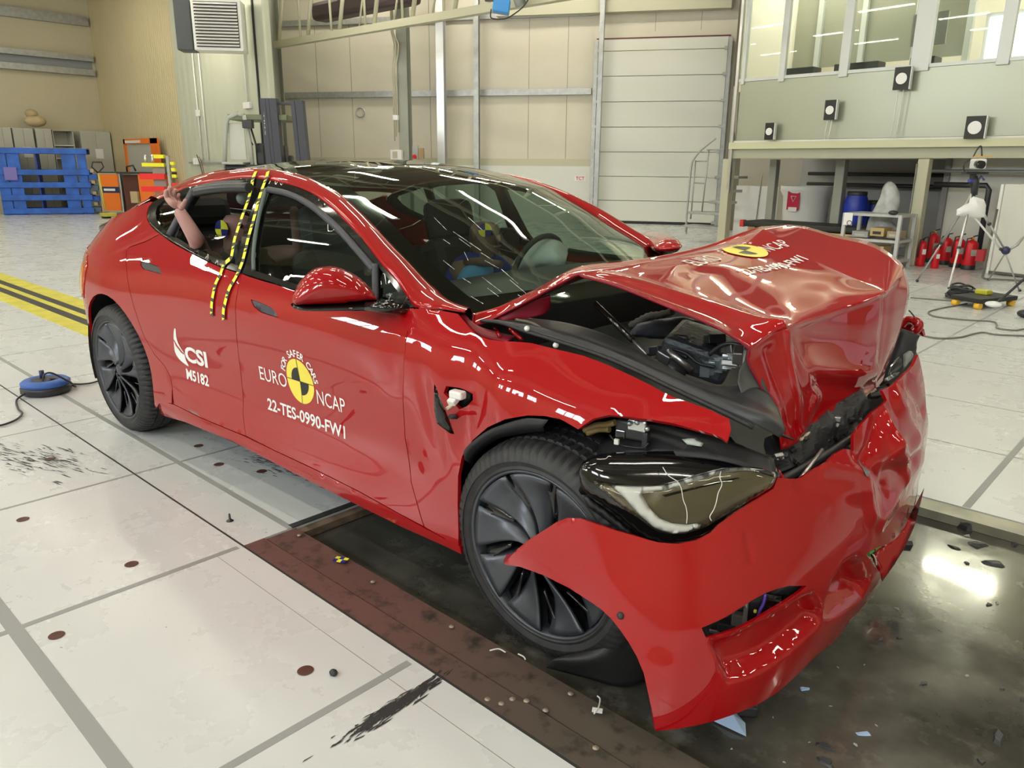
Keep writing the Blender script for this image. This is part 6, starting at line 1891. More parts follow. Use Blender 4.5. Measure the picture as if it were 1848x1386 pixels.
for dx in (.1, w_-.1): MB().cyl((dx, .1, .04), (dx+.04, .1, .04), .04, 10).build('castor', M['black_soft'], oc)
b_((w_+.05, .52, .03), (w_/2, .25, h_), M['black_soft'], 'cabinet_top', oc, .01)
p_ = at_dist(255, 23.6)
ob, w_, h_ = sight_box('orange_workbench', 222, 312, 300, 374, p_, AZV-.1, .7, 'orange workbench with black top behind the car boot', 'workbench')
b_((w_*.45, .6, h_), (w_*.65, .3, h_/2), M['orange'], 'bench_drawers', ob, .01)
b_((w_*.40, .5, h_*.9), (w_*.2, .4, h_/2), mat('dark brown bench inside', (.10, .03, .02), rough=.6), 'bench_recess', ob)
b_((w_+.1, .7, .05), (w_/2, .3, h_), M['black_soft'], 'bench_top', ob, .01)
MB().tube([(w_*.1, .2, h_), (w_*.1, .2, h_+.16), (w_*.25, .2, h_+.2), (w_*.3, .2, h_+.05)], .025, 8).build('bench_vice', M['black_soft'], ob)
b_((.2, .1, .3), (w_*.32, -.02, h_*.45), mat('tan cloth', (.45, .36, .20), rough=.8), 'hanging_cloth', ob)
p_ = un(250, 345, y=7.4)
obd = rz_root('tool_board', (un(257, 290, y=7.45)[0], 7.45, 0), 0, 'orange framed tool board leaning on the yellow beige wall', 'tool board')
za, zb_ = un(257, 340, y=7.45)[2], un(257, 250, y=7.45)[2]; xa, xb = un(227, 280, y=7.45)[0]-obd.location[0], un(288, 280, y=7.45)[0]-obd.location[0]
b_((.10, .06, zb_), (xa+.05, 0, zb_/2), M['orange'], 'board_post', obd); b_((.45, .06, zb_), (xb-.22, 0, zb_/2), M['orange'], 'board_post', obd)
b_((xb-xa, .06, .14), ((xa+xb)/2, 0, zb_-.07), M['orange'], 'board_top', obd); b_((xb-xa-.1, .03, zb_-.7), ((xa+xb)/2, .03, zb_/2+.2), M['locker'], 'board_sheet', obd)
b_(((xb-xa)*.45, .02, .07), (xa+(xb-xa)*.3, -.04, zb_-.08), M['white_plastic'], 'board_sign', obd)
# bin rack in yellow and red
p_ = un(285, 372, z=0); p_ = np.array([-12.0, 4.2, 0])
n_ = np.array([math.sin(AZV), -math.cos(AZV), 0.0])
pr0 = un(290, 372, z=0)
rk = rz_root('bin_rack', tuple(at_dist(300, 18.5)), AZV, 'grey stand with yellow and red cantilever arms behind the boot', 'storage rack')
def rp(u, v): 
    a = plane_pt(u, v, np.array(rk.location), n_); e = np.array([math.cos(AZV), math.sin(AZV), 0]); return (a-np.array(rk.location))@e, a[2]
for (u0, v0, u1, v1, mm, nm) in ((300, 281, 312, 345, 'locker', 'rack_post'), (278, 279, 297, 286, 'ty', 'rack_arm'), (257, 294, 298, 301, 'ty', 'rack_arm'), (308, 292, 316, 298, 'ty', 'rack_arm'), (310, 303, 318, 309, 'ty', 'rack_arm'), (311, 315, 320, 321, 'ty', 'rack_arm'), (253, 313, 299, 324, 'red', 'rack_arm'), (256, 336, 299, 346, 'red', 'rack_arm'), (311, 330, 330, 345, 'red', 'rack_arm'), (270, 301, 299, 360, 'locker', 'rack_back')):
    x0, z1 = rp(u0, v0); x1, z0 = rp(u1, v1)
    mm_ = {'locker': mat('grey stand', (.38, .38, .35), rough=.5), 'ty': mat('bright yellow arm', (.85, .80, .02), rough=.4), 'red': mat('bright red arm', (.80, .02, .015), rough=.35)}[mm]
    b_((x1-x0, .03 if 'back' in nm else .10, z1-z0), ((x0+x1)/2, .12 if 'back' in nm else 0, (z0+z1)/2), mm_, nm, rk, .005)
b_((.3, .3, .04), (rp(306, 340)[0], 0, .02), M['locker'], 'rack_foot', rk)
b_((.05, .05, rp(306, 340)[1]+.1), (rp(306, 340)[0], 0, rp(306, 340)[1]/2), M['locker'], 'rack_leg', rk)
for u in (263, 276):
    x, z = rp(u, 292); MB().lathe([(.03, 0), (.035, .06), (.02, .10), (.03, .14), (.0, .15)], (x, 0, z), 12).build('steel_fitting', M['alu'], rk)

# forklift ----------------------------------------------------------
fkp = np.array([-13.6, 6.75, 0.0]); fn_ = np.array([math.sin(AZV), -math.cos(AZV), 0.0]); fe_ = np.array([math.cos(AZV), math.sin(AZV), 0])
fk = rz_root('forklift', tuple(fkp), AZV, 'grey forklift with tall dark mast parked behind the car roof', 'forklift')
def fp(u, v): a = plane_pt(u, v, fkp, fn_); return (a-fkp)@fe_, a[2]
def fbox(nm, u0, v0, u1, v1, m, y=0, t=.08, bev=.01, **kw):
    x0, z1 = fp(u0, v0); x1, z0 = fp(u1, v1); return b_((x1-x0, t, z1-z0), ((x0+x1)/2, y, (z0+z1)/2), m, nm, fk, bev, **kw)
M['fk_dark'] = mat('slate mast steel', (.055, .055, .070), rough=.45, metal=.3)
M['fk_grey'] = mat('silver grey forklift paint', (.42, .44, .40), rough=.4)
M['fk_green'] = mat('olive cab glass frame', (.16, .18, .10), rough=.4)
for (u0, u1) in ((471, 481), (481.5, 487), (487.5, 500), (526, 533), (534, 547)):
    x0, z1 = fp(u0, 178 if u0 < 510 else 181.5); x1, _ = fp(u1, 178)
    dxl = .10 if u0 > 520 else .07
    MB().add([(x0, -.1, z1), (x1, -.1, z1), (x1+dxl, -.1, .1), (x0+dxl, -.1, .1), (x0, .12, z1), (x1, .12, z1), (x1+dxl, .12, .1), (x0+dxl, .12, .1)], [(0, 3, 2, 1), (4, 5, 6, 7), (0, 1, 5, 4), (1, 2, 6, 5), (2, 3, 7, 6), (3, 0, 4, 7)]).build('mast_rail', M['fk_dark'], fk)
fbox('mast_crossbar', 498, 184, 528, 189, M['fk_dark'], .05)
fbox('cab_roof', 410, 206, 518, 217, M['fk_green'], .5, 1.0)
for pth in ([(405, 305), (407, 250), (408, 225), (412, 212), (430, 205)], [(440, 208), (446, 230), (452, 262), (456, 300)], [(430, 205), (440, 208)]):
    MB().tube([(fp(u, v)[0], .0, fp(u, v)[1]) for u, v in pth], .045, 8).build('cab_frame', M['fk_grey'], fk)
for pth in ([(444, 215), (450, 250), (456, 262)], [(453, 232), (461, 258), (465, 275)]):
    MB().tube([(fp(u, v)[0], .0, fp(u, v)[1]) for u, v in pth], .02, 6).build('cab_strut', M['black_soft'], fk)
fbox('cab_door_sheet', 409, 222, 444, 289, mat('pale cab door panel', (.55, .56, .50), rough=.35), .06, .02)
fbox('work_lamp', 441, 217, 460, 232, M['black_soft'], -.1, .15); fbox('seat_back', 456, 258, 478, 300, M['black_soft'], .3, .4, .05)
fbox('engine_cover', 407, 297, 470, 330, M['black_soft'], .4, 1.0, .05); fbox('hood_rim', 405, 292, 445, 297, M['fk_grey'], .1, .6, .02)
fbox('mast_glass', 468, 215, 475, 262, mat('green glass', (.3, .42, .34), rough=.1), .5, .01, 0)
fbox('control_panel', 500, 262, 510, 300, M['black_soft'], .4, .3, .03); fbox('control_panel', 514, 280, 522, 300, M['black_soft'], .3, .2, .03)
fbox('chassis', 410, 330, 540, 380, M['fk_dark'], .4, 1.1, .05)
for u in (425, 525):
    x, _ = fp(u, 360); MB().cyl((x, -.2, .25), (x, .1, .25), .25, 20).build('forklift_wheel', M['rubber'], fk)
V, Fc = text_mesh('STILL', 1, .02, 'LEFT'); lo, hi = V.min(0), V.max(0); V = (V-lo)/(hi-lo)
x0, z1 = fp(478.5, 203); x1, z0 = fp(482.5, 244)
mesh('mast_lettering', [(x0+(1-p[1])*(x1-x0)+.01*p[0]*0, -.115, z0+(1-p[0])*(z1-z0)*1 if False else z0+p[0]*(z1-z0)) for p in V], Fc, M['decal_white'], fk)

# blue hoist at the top ---------------------------------------------
hp_ = un(905, 12, y=8.45)
hs = rz_root('electric_hoist', tuple(hp_), AZV, 'blue electric hoist hanging from the girder at the top edge', 'hoist')
b_((.30, .28, .22), (0, 0, 0), mat('bright blue paint', (.05, .30, .75), rough=.35), 'hoist_housing', hs, .02, rot=Matrix.Rotation(.15, 3, 'Y'))
MB().cyl((.22, 0, .10), (.40, 0, .16), .12, 16).build('hoist_motor', M['galv'], hs)
b_((.4, .3, .12), (-.1, 0, .16), M['black_soft'], 'hoist_trolley', hs, .02)
MB().tube(cr([(-.18, -.1, -.06), (-.18, -.1, -.2), (0, -.1, -.22), (.15, -.1, -.18), (.38, -.1, -.02), (.5, -.1, .15)], 6), .012, 6).build('hoist_cable', M['black_soft'], hs)

# raised office on the right ----------------------------------------
MZ = np.array([-5.36, 10.68, 0.0]); MAZ = math.radians(-5)
md_ = np.array([math.cos(MAZ), math.sin(MAZ), 0]); mn = np.array([md_[1], -md_[0], 0])    # mn points to the camera side
mz = rz_root('office_gallery', tuple(MZ), MAZ, None, None); mz['kind'] = 'structure'; mz.name = 'wall_gallery'
def mp_(u, v, off=0.0):
    a = plane_pt(u, v, MZ+mn*off, mn); return (a-MZ)@md_, a[2]
W_ = 12.0
b_((W_, .16, .11), (W_/2, 0, 1.79), mat('cream yellow beam', (.60, .60, .40), rough=.45), 'gallery_beam_top', mz)
b_((W_, .10, .16), (W_/2, .06, 1.66), mat('khaki beam', (.42, .42, .32), rough=.45), 'gallery_beam', mz)
b_((W_, .05, .03), (W_/2, .02, 1.86), M['white_metal'], 'gallery_kerb', mz)
M['pane_wall'] = mat('brushed grey green cladding', (.40, .42, .33), rough=.30, metal=.35, bump=.06, bump_scale=3)
b_((W_-.08, .04, .96), (W_/2+.04, .04, 2.36), M['pane_wall'], 'gallery_cladding', mz)
b_((.05, .06, 6), (0.02, 0, 4.0), M['alu'], 'corner_post', mz)
M['mull'] = mat('pale aluminium frame', (.60, .62, .60), rough=.4, metal=.2)
for (u, w2) in ((1348, .06), (1418, .10), (1530, .14), (1668, .26), (1818, .16)):
    x, _ = mp_(u, 60); b_((w2, .08, 3.4), (x, .02, 4.5), M['mull'], 'window_mullion', mz, .005)
b_((W_, .06, .05), (W_/2, .03, 2.87), M['mull'], 'window_sill_bar', mz)
b_((W_, .02, 3.3), (W_/2, .05, 4.55), glass_mat('office glass', (.92, .95, .92), 1.18), 'gallery_glazing', mz)
# the room behind the glass
M['office'] = mat('white office wall', (.80, .77, .66), rough=.6)
b_((W_, 3.6, .1), (W_/2, 1.9, 1.80), M['green_steel'], 'gallery_floor', mz)
b_((W_, .1, 3.6), (W_/2, 3.7, 3.6), M['office'], 'office_back_wall', mz)
b_((.1, 3.6, 4.4), (W_, 1.9, 3.6), M['office'], 'office_side_wall', mz)
b_((.06, 3.6, 3.4), (-.02, 1.9, 4.4), M['office'], 'office_left_wall', mz)
b_((W_, 3.6, .1), (W_/2, 1.9, 5.6), M['office'], 'office_ceiling', mz)
b_((3.0, .06, 1.3), (1.45, 1.9, 3.55+.3), mat('grey glass partition', (.30, .30, .24), rough=.15), 'office_partition', mz)
b_((3.2, .08, .08), (1.5, 1.85, 4.55), M['mull'], 'partition_rail', mz)
for x in (.5, 1.3, 2.2, 3.0): b_((.09, .10, 2.4), (x, 1.84, 3.6), M['mull'], 'partition_post', mz)
b_((W_, 3.5, .04), (W_/2, 1.9, 2.0), M['locker'], 'desk_top_shelf', mz)
for (x, w2) in ((.95, .5), (1.9, .7), (2.9, .35)): b_((w2, .3, .18), (x, .5, 2.95), M['black_soft'], 'monitor', mz, .01)
b_((.5, .04, .45), (2.85, .6, 3.45), mat('grey cabinet', (.30, .30, .27), rough=.5), 'wall_cabinet', mz)
b_((.50, .03, .60), (3.85, .8, 3.25), mat('bright screen', (.9, .9, .9), rough=.4, emit=(1, 1, .98), es=2.2), 'bright_screen', mz)
b_((.62, .02, .72), (3.85, .83, 3.25), M['white_metal'], 'screen_frame', mz)
for (x, y) in ((1.0, 1.2), (4.2, 1.6), (7.5, 1.6)): b_((1.3, .14, .05), (x, y, 5.4), mat('office lamp', (.9, .9, .9), emit=(1, .94, .80), es=110), 'office_lamp', mz)
# white circular targets on black boards, on poles
for (u0, v0, u1, v1, pole, lab) in ((1383, 222, 1397, 252, 0, 'lowest and smallest black target board, at the left end of the gallery ledge'),
                                   (1491, 181, 1508, 216, 247, 'black target board on two short white rods, second from the left'),
                                   (1617, 122, 1641, 161, 246, 'black target board on two long white rods, highest of the four'),
                                   (1746, 210, 1776, 250, 0, 'large black target board standing on the ledge above the tripod camera')):
    x0, z1 = mp_(u0, v0, .12); x1, z0 = mp_(u1, v1, .12)
    r = empty('target_board', tuple(MZ+md_*((x0+x1)/2)+mn*.12+np.array([0, 0, (z0+z1)/2])), MAZ, lab, 'target board', 'target boards on the gallery ledge')
    b_((x1-x0, .05, z1-z0), (0, 0, 0), M['decal_black'], 'board', r)
    b_((.012, .07, z1-z0), ((x1-x0)/2+.005, .0, 0), M['white_metal'], 'board_edge', r)
    MB().cyl((-.005, -.028, -.004), (-.005, -.036, -.004), (x1-x0)*.34, 24).build('white_disc', M['decal_white'], r)
    if pole:
        zb = 1.87-(z0+z1)/2
        for dx in (-.035, .035): MB().tube([(dx, 0, (z0-z1)/2), (dx-.02, .0, zb)], .008, 6).build('rod', M['white_metal'], r)
# posts under the gallery
for (u, lab, mm, wd, off) in ((1306, 'khaki post at the left corner of the raised office, next to the spiral steps', 'khaki_steel', .16, 0), (1655, 'khaki post carrying the raised office behind the trolley', 'khaki_steel', .16, 0), (1388, 'grey post under the office floor, nearest the left corner', 'green_steel', .14, -1.0), (1508, 'grey post under the office floor between the tank and the blue drum', 'green_steel', .16, -.9)):
    x, _ = mp_(u, 380, off); p3 = MZ+md_*x+mn*off
    r = rz_root('gallery_post', (p3[0], p3[1], 0), MAZ, lab, 'post')
    b_((wd, wd, 1.57), (0, .05, .785), M[mm], 'post_shaft', r, .01)
    if u == 1655:
        g = MB()
        for i in range(9):
            for dx in (-.045, 0.0, .045): g.box((-.085, dx, 1.42-i*.09), (.012, .02, .05))
        b_((.004, .13, .80), (-.082, 0, 1.1), M['galv'], 'slotted_plate', r)
        for dx in (-.04, 0, .04): b_((.004, .012, .72), (-.086, dx, 1.1), M['black_soft'], 'slot_row', r)
# wall below the gallery
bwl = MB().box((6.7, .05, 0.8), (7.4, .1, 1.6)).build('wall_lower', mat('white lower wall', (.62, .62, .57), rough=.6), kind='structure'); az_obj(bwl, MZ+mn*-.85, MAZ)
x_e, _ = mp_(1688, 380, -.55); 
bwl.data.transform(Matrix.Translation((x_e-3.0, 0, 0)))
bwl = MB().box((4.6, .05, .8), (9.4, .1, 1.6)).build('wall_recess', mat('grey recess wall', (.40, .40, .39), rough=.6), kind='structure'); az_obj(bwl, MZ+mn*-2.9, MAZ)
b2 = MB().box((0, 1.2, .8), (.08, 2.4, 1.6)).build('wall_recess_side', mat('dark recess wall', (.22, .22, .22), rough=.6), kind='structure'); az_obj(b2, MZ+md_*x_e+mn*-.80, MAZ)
# pipes under the gallery
for i, (z, off, mm, r_, lab) in enumerate(((1.32, -2.6, 'black_soft', .035, 'upper dark pipe along the recess under the office'), (1.12, -2.6, 'black_soft', .04, 'lower dark pipe along the recess under the office'), (1.40, -.5, 'galv', .025, 'grey pipe along the white wall right of the post'), (1.20, -.45, 'black_soft', .04, 'thick dark pipe with an elbow beside the white cabinet'))):
    xa, xb = (.2, 3.4) if off < -1 else (3.2, 7.5)
    if i == 3: pts = [(3.3, 0, z), (4.02, 0, z), (4.06, 0, z-.06), (4.06, 0, .1)]
    else: pts = [(xa, 0, z), (xb, 0, z)]
    o = MB().tube(pts, r_, 8).build('service_pipe', M[mm]); az_obj(o, MZ+mn*off, MAZ); tag(o, lab, 'pipe')
# spiral steps
sp_ = rz_root('spiral_stair', tuple(MZ+md_*-.45+mn*-.75+np.array([0, 0, 0])), MAZ, 'grey spiral stair with tube handrail left of the raised office', 'stair')
def spp(u, v): a = plane_pt(u, v, np.array(sp_.location), mn); return (a-np.array(sp_.location))@md_, a[2]
for (u0, u1, v, y) in ((1243, 1306, 407, 0), (1248, 1306, 383, .05), (1272, 1306, 365, .3), (1285, 1306, 345, .5), (1290, 1306, 320, .7)):
    x0, z = spp(u0, v); x1, _ = spp(u1, v)
    b_((x1-x0, .35, .05), ((x0+x1)/2, y, z), M['galv'], 'tread', sp_, .005)
hr_ = [(1243, 418), (1244, 395), (1249, 340), (1253, 300), (1258, 287), (1272, 270), (1297, 250)]
MB().tube([(spp(u, v)[0], -.1, spp(u, v)[1]) for u, v in cspl(hr_, 4)], .018, 8).build('handrail', M['galv'], sp_)
for pth in ([(1258, 289), (1249, 395)], [(1282, 272), (1269, 384)], [(1258, 291), (1279, 291)], [(1279, 271), (1310, 270)], [(1256, 330), (1275, 331)], [(1275, 320), (1294, 321)], [(1243, 400), (1241, 422)]):
    MB().tube([(spp(u, v)[0], -.05, max(0, spp(u, v)[1])) for u, v in pth], .014, 6).build('baluster', M['galv'], sp_)
MB().cyl((spp(1300, 300)[0], .35, 0), (spp(1300, 300)[0], .35, 2.9), .06, 12).build('centre_pole', M['green_steel'], sp_)

# storage under the gallery ------------------------------------------
def spot(u, v): return un(u, v, z=0)
tk_p = plane_pt(1453, 380, MZ+mn*-1.9, mn); tk_p[2] = 0
tk = rz_root('white_tank', (tk_p[0], tk_p[1], 0), 0, 'large white open tub with a red hazard label', 'tub')
zt_ = plane_pt(1440, 335, tk_p, mn)[2]
wt = (plane_pt(1490, 350, tk_p, mn)-plane_pt(1412, 350, tk_p, mn))@md_
MB().lathe([(wt*.44, 0), (wt*.48, zt_*.6), (wt*.49, zt_*.82), (wt*.56, zt_*.92), (wt*.56, zt_), (wt*.51, zt_), (wt*.47, zt_*.9)], (0, 0, 0), 28, caps=False).build('tub_body', mat('white tub plastic', (.80, .80, .77), rough=.4), tk)
cpos = plane_pt(1433, 362, tk_p+mn*(wt*.49), mn)-tk_p
lb = rz_root('x', (0, 0, 0), 0, None, None); bpy.data.objects.remove(lb)
o = b_((.24, .01, .34), (0, 0, 0), mat('red hazard label', (.55, .02, .06), rough=.4), 'hazard_label', tk); o.location = tuple(cpos+mn*.03-np.array([tk_p[0]*0, 0, 0])); o.rotation_euler = (0, 0, MAZ)
o2 = b_((.17, .012, .08), (0, -.004, -.16), M['decal_white'], 'label_print', o)
o2 = MB().tube([(-.05, -.008, .08), (.05, -.008, .08), (0, -.008, -.02), (-.05, -.008, .08)], .006, 4).build('label_symbol', M['decal_white'], o)
for (u, lab, w2) in ((1370, 'white panel leaning at the left under the office', .55),):
    pp = plane_pt(1362, 390, MZ+mn*-1.7, mn)
    r = rz_root('leaning_sheet', (pp[0], pp[1], 0), MAZ, lab, 'panel'); b_((.9, .05, 1.05), (0, 0, .55), M['white_metal'], 'panel_sheet', r)
    MB().tube([(.05, -.04, .1), (.1, -.04, 1.3)], .012, 6).build('panel_edge_rod', M['green_steel'], r)
# black sheeted stack on pale pallets
st_p = MZ+md_*.3+mn*-.15
stx0 = (plane_pt(1318, 400, st_p, mn)-st_p)@md_
sk = rz_root('sheeted_stack', (st_p[0], st_p[1], 0), MAZ, 'low stack on a pale pallet under black sheeting in front of the office', 'stack')
zz1 = plane_pt(1400, 398, st_p, mn)[2]
b_((2.5, .7, .10), (1.25, .3, zz1-.08), mat('black sheeting', (.025, .025, .022), rough=.6, bump=1, bump_scale=5), 'sheeting', sk, .03)
for z in (zz1-.20, zz1-.42): b_((2.1, .6, .10), (1.15, .3, z), mat('pale pallet wood', (.62, .45, .18), rough=.6), 'pallet_deck', sk)
for dx in (.15, 1.1, 2.1): b_((.14, .6, zz1-.1), (dx, .3, (zz1-.15)/2), mat('pallet block wood', (.5, .36, .16), rough=.6), 'pallet_block', sk)
b_((.07, .1, .12), (-.02, .0, zz1-.08), mat('red corner guard', (.6, .03, .02), rough=.5), 'corner_guard', sk)
# drums
def drum(u, v0, v1, off, r_, lab):
    p0 = MZ+mn*off; a = plane_pt(u, v0, p0, mn); r = rz_root('plastic_drum', (a[0], a[1], 0), 0, lab, 'drum', 'blue drums behind the trolley'); h = a[2]
    MB().lathe([(r_*.85, 0), (r_, .06), (r_, h*.75), (r_*.95, h*.86), (r_*.72, h-.04), (r_*.72, h-.01)], (0, 0, 0), 24).build('drum_body', mat('blue drum plastic', (.015, .04, .38), rough=.35), r)
    MB().lathe([(r_*.78, h-.06), (r_*.80, h-.05), (r_*.80, h), (r_*.76, h+.005)], (0, 0, 0), 24).build('drum_lid', M['black_soft'], r)
drum(1548, 346, 420, -1.0, .20, 'blue plastic drum with a black lid left of the plastic sheeted bundle')
drum(1578, 362, 420, -1.5, .16, 'smaller blue drum half hidden by the plastic sheeting')
# sheeted bundle
bp0 = MZ+mn*.15
bun = inflate('plastic_sheet', [(1567, 398), (1578, 375), (1588, 355), (1593, 338), (1602, 328), (1613, 330), (1622, 345), (1624, 365), (1618, 385), (1610, 400), (1632, 420), (1630, 448), (1590, 446), (1560, 440)], plane_pt(1600, 380, bp0, mn), mn, .12, .12, mat('translucent white sheeting', (.50, .52, .52), rough=.25, bump=1, bump_scale=9, noise_amt=.2, noise_scale=7), None, .03)
tag(bun, 'tall bundle wrapped in clear plastic sheeting on the trolley', 'bundle')
# trolley
tp0 = MZ+mn*.75; tpz = plane_pt(1580, 480, tp0, mn)
tl_ = rz_root('steel_trolley', (plane_pt(1578, 450, tp0, mn)[0], plane_pt(1578, 450, tp0, mn)[1], 0), MAZ, 'grey steel trolley with boxes between the bonnet and the extinguishers', 'trolley')
xz = lambda u, v: ((plane_pt(u, v, tp0, mn)-np.array([tl_.location[0], tl_.location[1], 0]))@md_, plane_pt(u, v, tp0, mn)[2])
xl, xr = xz(1520, 430)[0], xz(1620, 430)[0]
for v in (388, 434, 470): b_((xr-xl+.03, .55, .04), ((xl+xr)/2, .28, xz(1570, v)[1]), mat('pale grey steel', (.50, .51, .50), rough=.4), 'trolley_shelf', tl_, .005)
for x in (xl, xr):
    for y in (0, .55): b_((.05, .05, xz(1570, 386)[1]), (x, y, xz(1570, 386)[1]/2), mat('pale grey steel', (.50, .51, .50), rough=.4), 'trolley_leg', tl_, .004)
nts = b_((.13, .01, .18), (xl+.07, -.04, xz(1570, 397)[1]), M['decal_white'], 'paper_sign', tl_)
MB().lathe([(.030, -.002), (.038, -.002), (.038, .002), (.030, .002), (.030, -.002)], (0, 0, 0), 18, T=Matrix.Rotation(PI/2, 3, 'X'), caps=False).build('sign_ring', M['decal_black'], nts).location = (xl+.10, -.05, xz(1570, 404)[1])
for (u, v, w2, h2, lab, c) in ((1549, 423, .24, .09, 'grey carton on the left of the trolley shelf', (.33, .33, .32)), (1580, 419, .20, .12, 'brown cardboard box with a dark label on the trolley', (.50, .37, .17)), (1583, 451, .14, .10, 'small cardboard box on the lower trolley shelf', (.48, .36, .18)), (1608, 424, .16, .10, 'brown carton at the right end of the trolley shelf', (.35, .28, .20))):
    a = plane_pt(u, v, tp0, mn)
    r = rz_root('carton', (a[0]-mn[0]*.2, a[1]-mn[1]*.2, a[2]-h2/2), MAZ, lab, 'carton', 'cartons on the trolley')
    b_((w2, .3, h2), (0, 0, h2/2), mat('carton card', c, rough=.7), 'carton_body', r, .004)
    b_((w2*.6, .005, h2*.35), (0, -.153, h2*.4), M['black_soft'] if u == 1580 else M['locker'], 'carton_label', r)
MB_ = MB(); 
o = MB().sphere((0, 0, 0), (.07, .04, .035), 10, 7).build('hand_tool', M['black_soft']); o.location = tuple(plane_pt(1612, 384, tp0, mn)); tag(o, 'small black tool lying on top of the trolley', 'tool')
# fire extinguishers
def extinguisher(u, v, off, r_, h, lab, black=False, yellow=False):
    n3 = np.array([0, 0, 1]); a = un(u, v, z=0)
    r = rz_root('fire_extinguisher', (a[0], a[1], 0), AZV, lab, 'fire extinguisher', 'fire extinguishers by the wall')
    MB().lathe([(r_*.96, 0), (r_, .02), (r_, h*.72), (r_*.9, h*.79), (r_*.5, h*.84), (r_*.22, h*.86), (r_*.22, h*.9)], (0, 0, 0), 20).build('cylinder', mat('extinguisher red', (.62, .012, .02), rough=.3), r)
    if black: MB().lathe([(r_*1.02, 0), (r_*1.04, .01), (r_*1.04, h*.12), (r_, h*.13)], (0, 0, 0), 20).build('base_ring', M['black_soft'], r)
    MB().lathe([(r_*.24, h*.88), (r_*.24, h*.94), (r_*.1, h*.95)], (0, 0, 0), 12).build('valve', mat('yellow ring', (.7, .5, .05), rough=.4) if yellow else M['black_soft'], r)
    MB().tube([(0, 0, h*.93), (.01, -.02, h*.97), (.05, -.05, h*1.0)], .010, 6).build('lever', M['black_soft'], r)
    MB().tube([(0, -.01, h*.92), (-r_*.9, -.02, h*.9), (-r_*1.1, -.02, h*.6), (-r_*1.1, -.02, h*.3)], .009, 6).build('discharge_hose', M['black_soft'], r)
    b_((r_*.9, .004, h*.18), (0, -r_*1.0, h*.50), M['decal_white'] if not black else M['locker'], 'instruction_label', r)
extinguisher(1660, 480, 0, .062, .44, 'small red fire extinguisher with a white label, leftmost of the row')
extinguisher(1686, 484, 0, .055, .36, 'slim red extinguisher standing in front of the second pair')
extinguisher(1679, 473, 0, .085, .52, 'red extinguisher with yellow valve behind the slim one', True, True)
extinguisher(1702, 477, 0, .085, .48, 'red extinguisher with grey label left of the bright tripod leg', True)
extinguisher(1724, 482, 0, .088, .50, 'red extinguisher partly behind the bright tripod leg', True, True)
extinguisher(1746, 486, 0, .092, .50, 'rightmost red extinguisher with a tall cream label', True, True)
# white cabinet at the right edge
wc = un(1782, 494, z=0)
wcb = rz_root('white_cabinet', (wc[0], wc[1], 0), MAZ-.18, 'tall white metal cabinet door panel at the right edge', 'cabinet')
hW = plane_pt(1800, 332, wc, mn)[2]
b_((1.9, .45, hW-.03), (.97, .22, hW/2+.02), mat('off white cabinet paint', (.70, .70, .64), rough=.4), 'cabinet_body', wcb, .02)
b_((.04, .05, hW), (.0, 0, hW/2), M['white_metal'], 'cabinet_edge', wcb, .01)
b_((.10, .3, .16), (-.10, .05, .25), mat('red floor box', (.45, .03, .04), rough=.5), 'red_box', wcb)
b_((1.95, .02, .03), (.97, -.01, .03), mat('dark base strip', (.12, .11, .10), rough=.6), 'base_strip', wcb)

# camera tripod --------------------------------------------------------
tA, tB = un(1655, 509, z=0), un(1708, 536, z=0)
tcen = np.array([-1.05, 8.0, 0.0]); nv = np.array([math.sin(AZV), -math.cos(AZV), 0.0]); ev = np.array([math.cos(AZV), math.sin(AZV), 0])
tp = rz_root('camera_tripod', tuple(tcen), 0, 'bright aluminium camera tripod with a white sandbag and a camera on top', 'tripod')
def tpp(u, v, d=0): return plane_pt(u, v, tcen+nv*d, nv)-tcen
top = tpp(1755, 350)
for k, (e_, hi) in enumerate(((tA-tcen, (1745, 368)), (tB-tcen, (1752, 366)), (tpp(1812, 452, .1)*np.array([1, 1, 1]), (1765, 352)))):
    m3 = (top+e_)/2
    lg = MB().tube([top, top+(e_-top)*.55], .017, 8).build('leg', M['alu'] if k else M['galv'], tp)
    MB().tube([top+(e_-top)*.50, e_+np.array([0, 0, .02])], .011, 8).build('lower_tube', M['white_metal'] if k == 1 else M['galv'], lg)
    MB().sphere(tuple(top+(e_-top)*.53), .024, 8, 6).build('leg_clamp', M['black_soft'], lg)
    if k < 2: MB().sphere(tuple(e_+np.array([0, 0, .02])), .02, 8, 6).build('leg_foot', M['black_soft'], lg)
MB().tube([tpp(1757, 390), tpp(1806, 450, .1)], .012, 8).build('brace', M['white_metal'], tp)
MB().tube([tpp(1758, 352), tpp(1760, 330), tpp(1759, 318)], [.035, .045, .03], 10).build('tripod_head', M['black_soft'], tp)
MB().tube([tpp(1762, 330), tpp(1771, 318), tpp(1776, 325)], .014, 8).build('head_lever', mat('blue grey lever', (.10, .12, .25), rough=.4), tp)
inflate('sandbag', [(1726, 389), (1727, 378), (1740, 370), (1749, 366), (1752, 358), (1757, 354), (1776, 360), (1779, 370), (1777, 392), (1760, 394), (1738, 391)], tcen+tpp(1755, 375, .08), nv, .06, .05, mat('white bag cloth', (.85, .85, .85), rough=.6), None, .012, sp=1).parent = tp
sb = [c for c in tp.children if c.name.startswith('sandbag')][0]; sb.data.transform(Matrix.Translation(tuple(-tcen)))
cm = rz_root('film_camera', tuple(tcen+tpp(1762, 296)), AZV, 'white and black camera with wires mounted on the tripod head', 'camera')
b_((.13, .14, .12), (.02, 0, 0), M['white_plastic'], 'camera_body', cm, .02)
MB().cyl((-.02, -.06, 0), (-.02, -.15, -.01), .045, 16).build('lens', M['black_gloss'], cm)
b_((.26, .12, .03), (.0, 0, -.10), M['black_soft'], 'camera_plate', cm, .005)
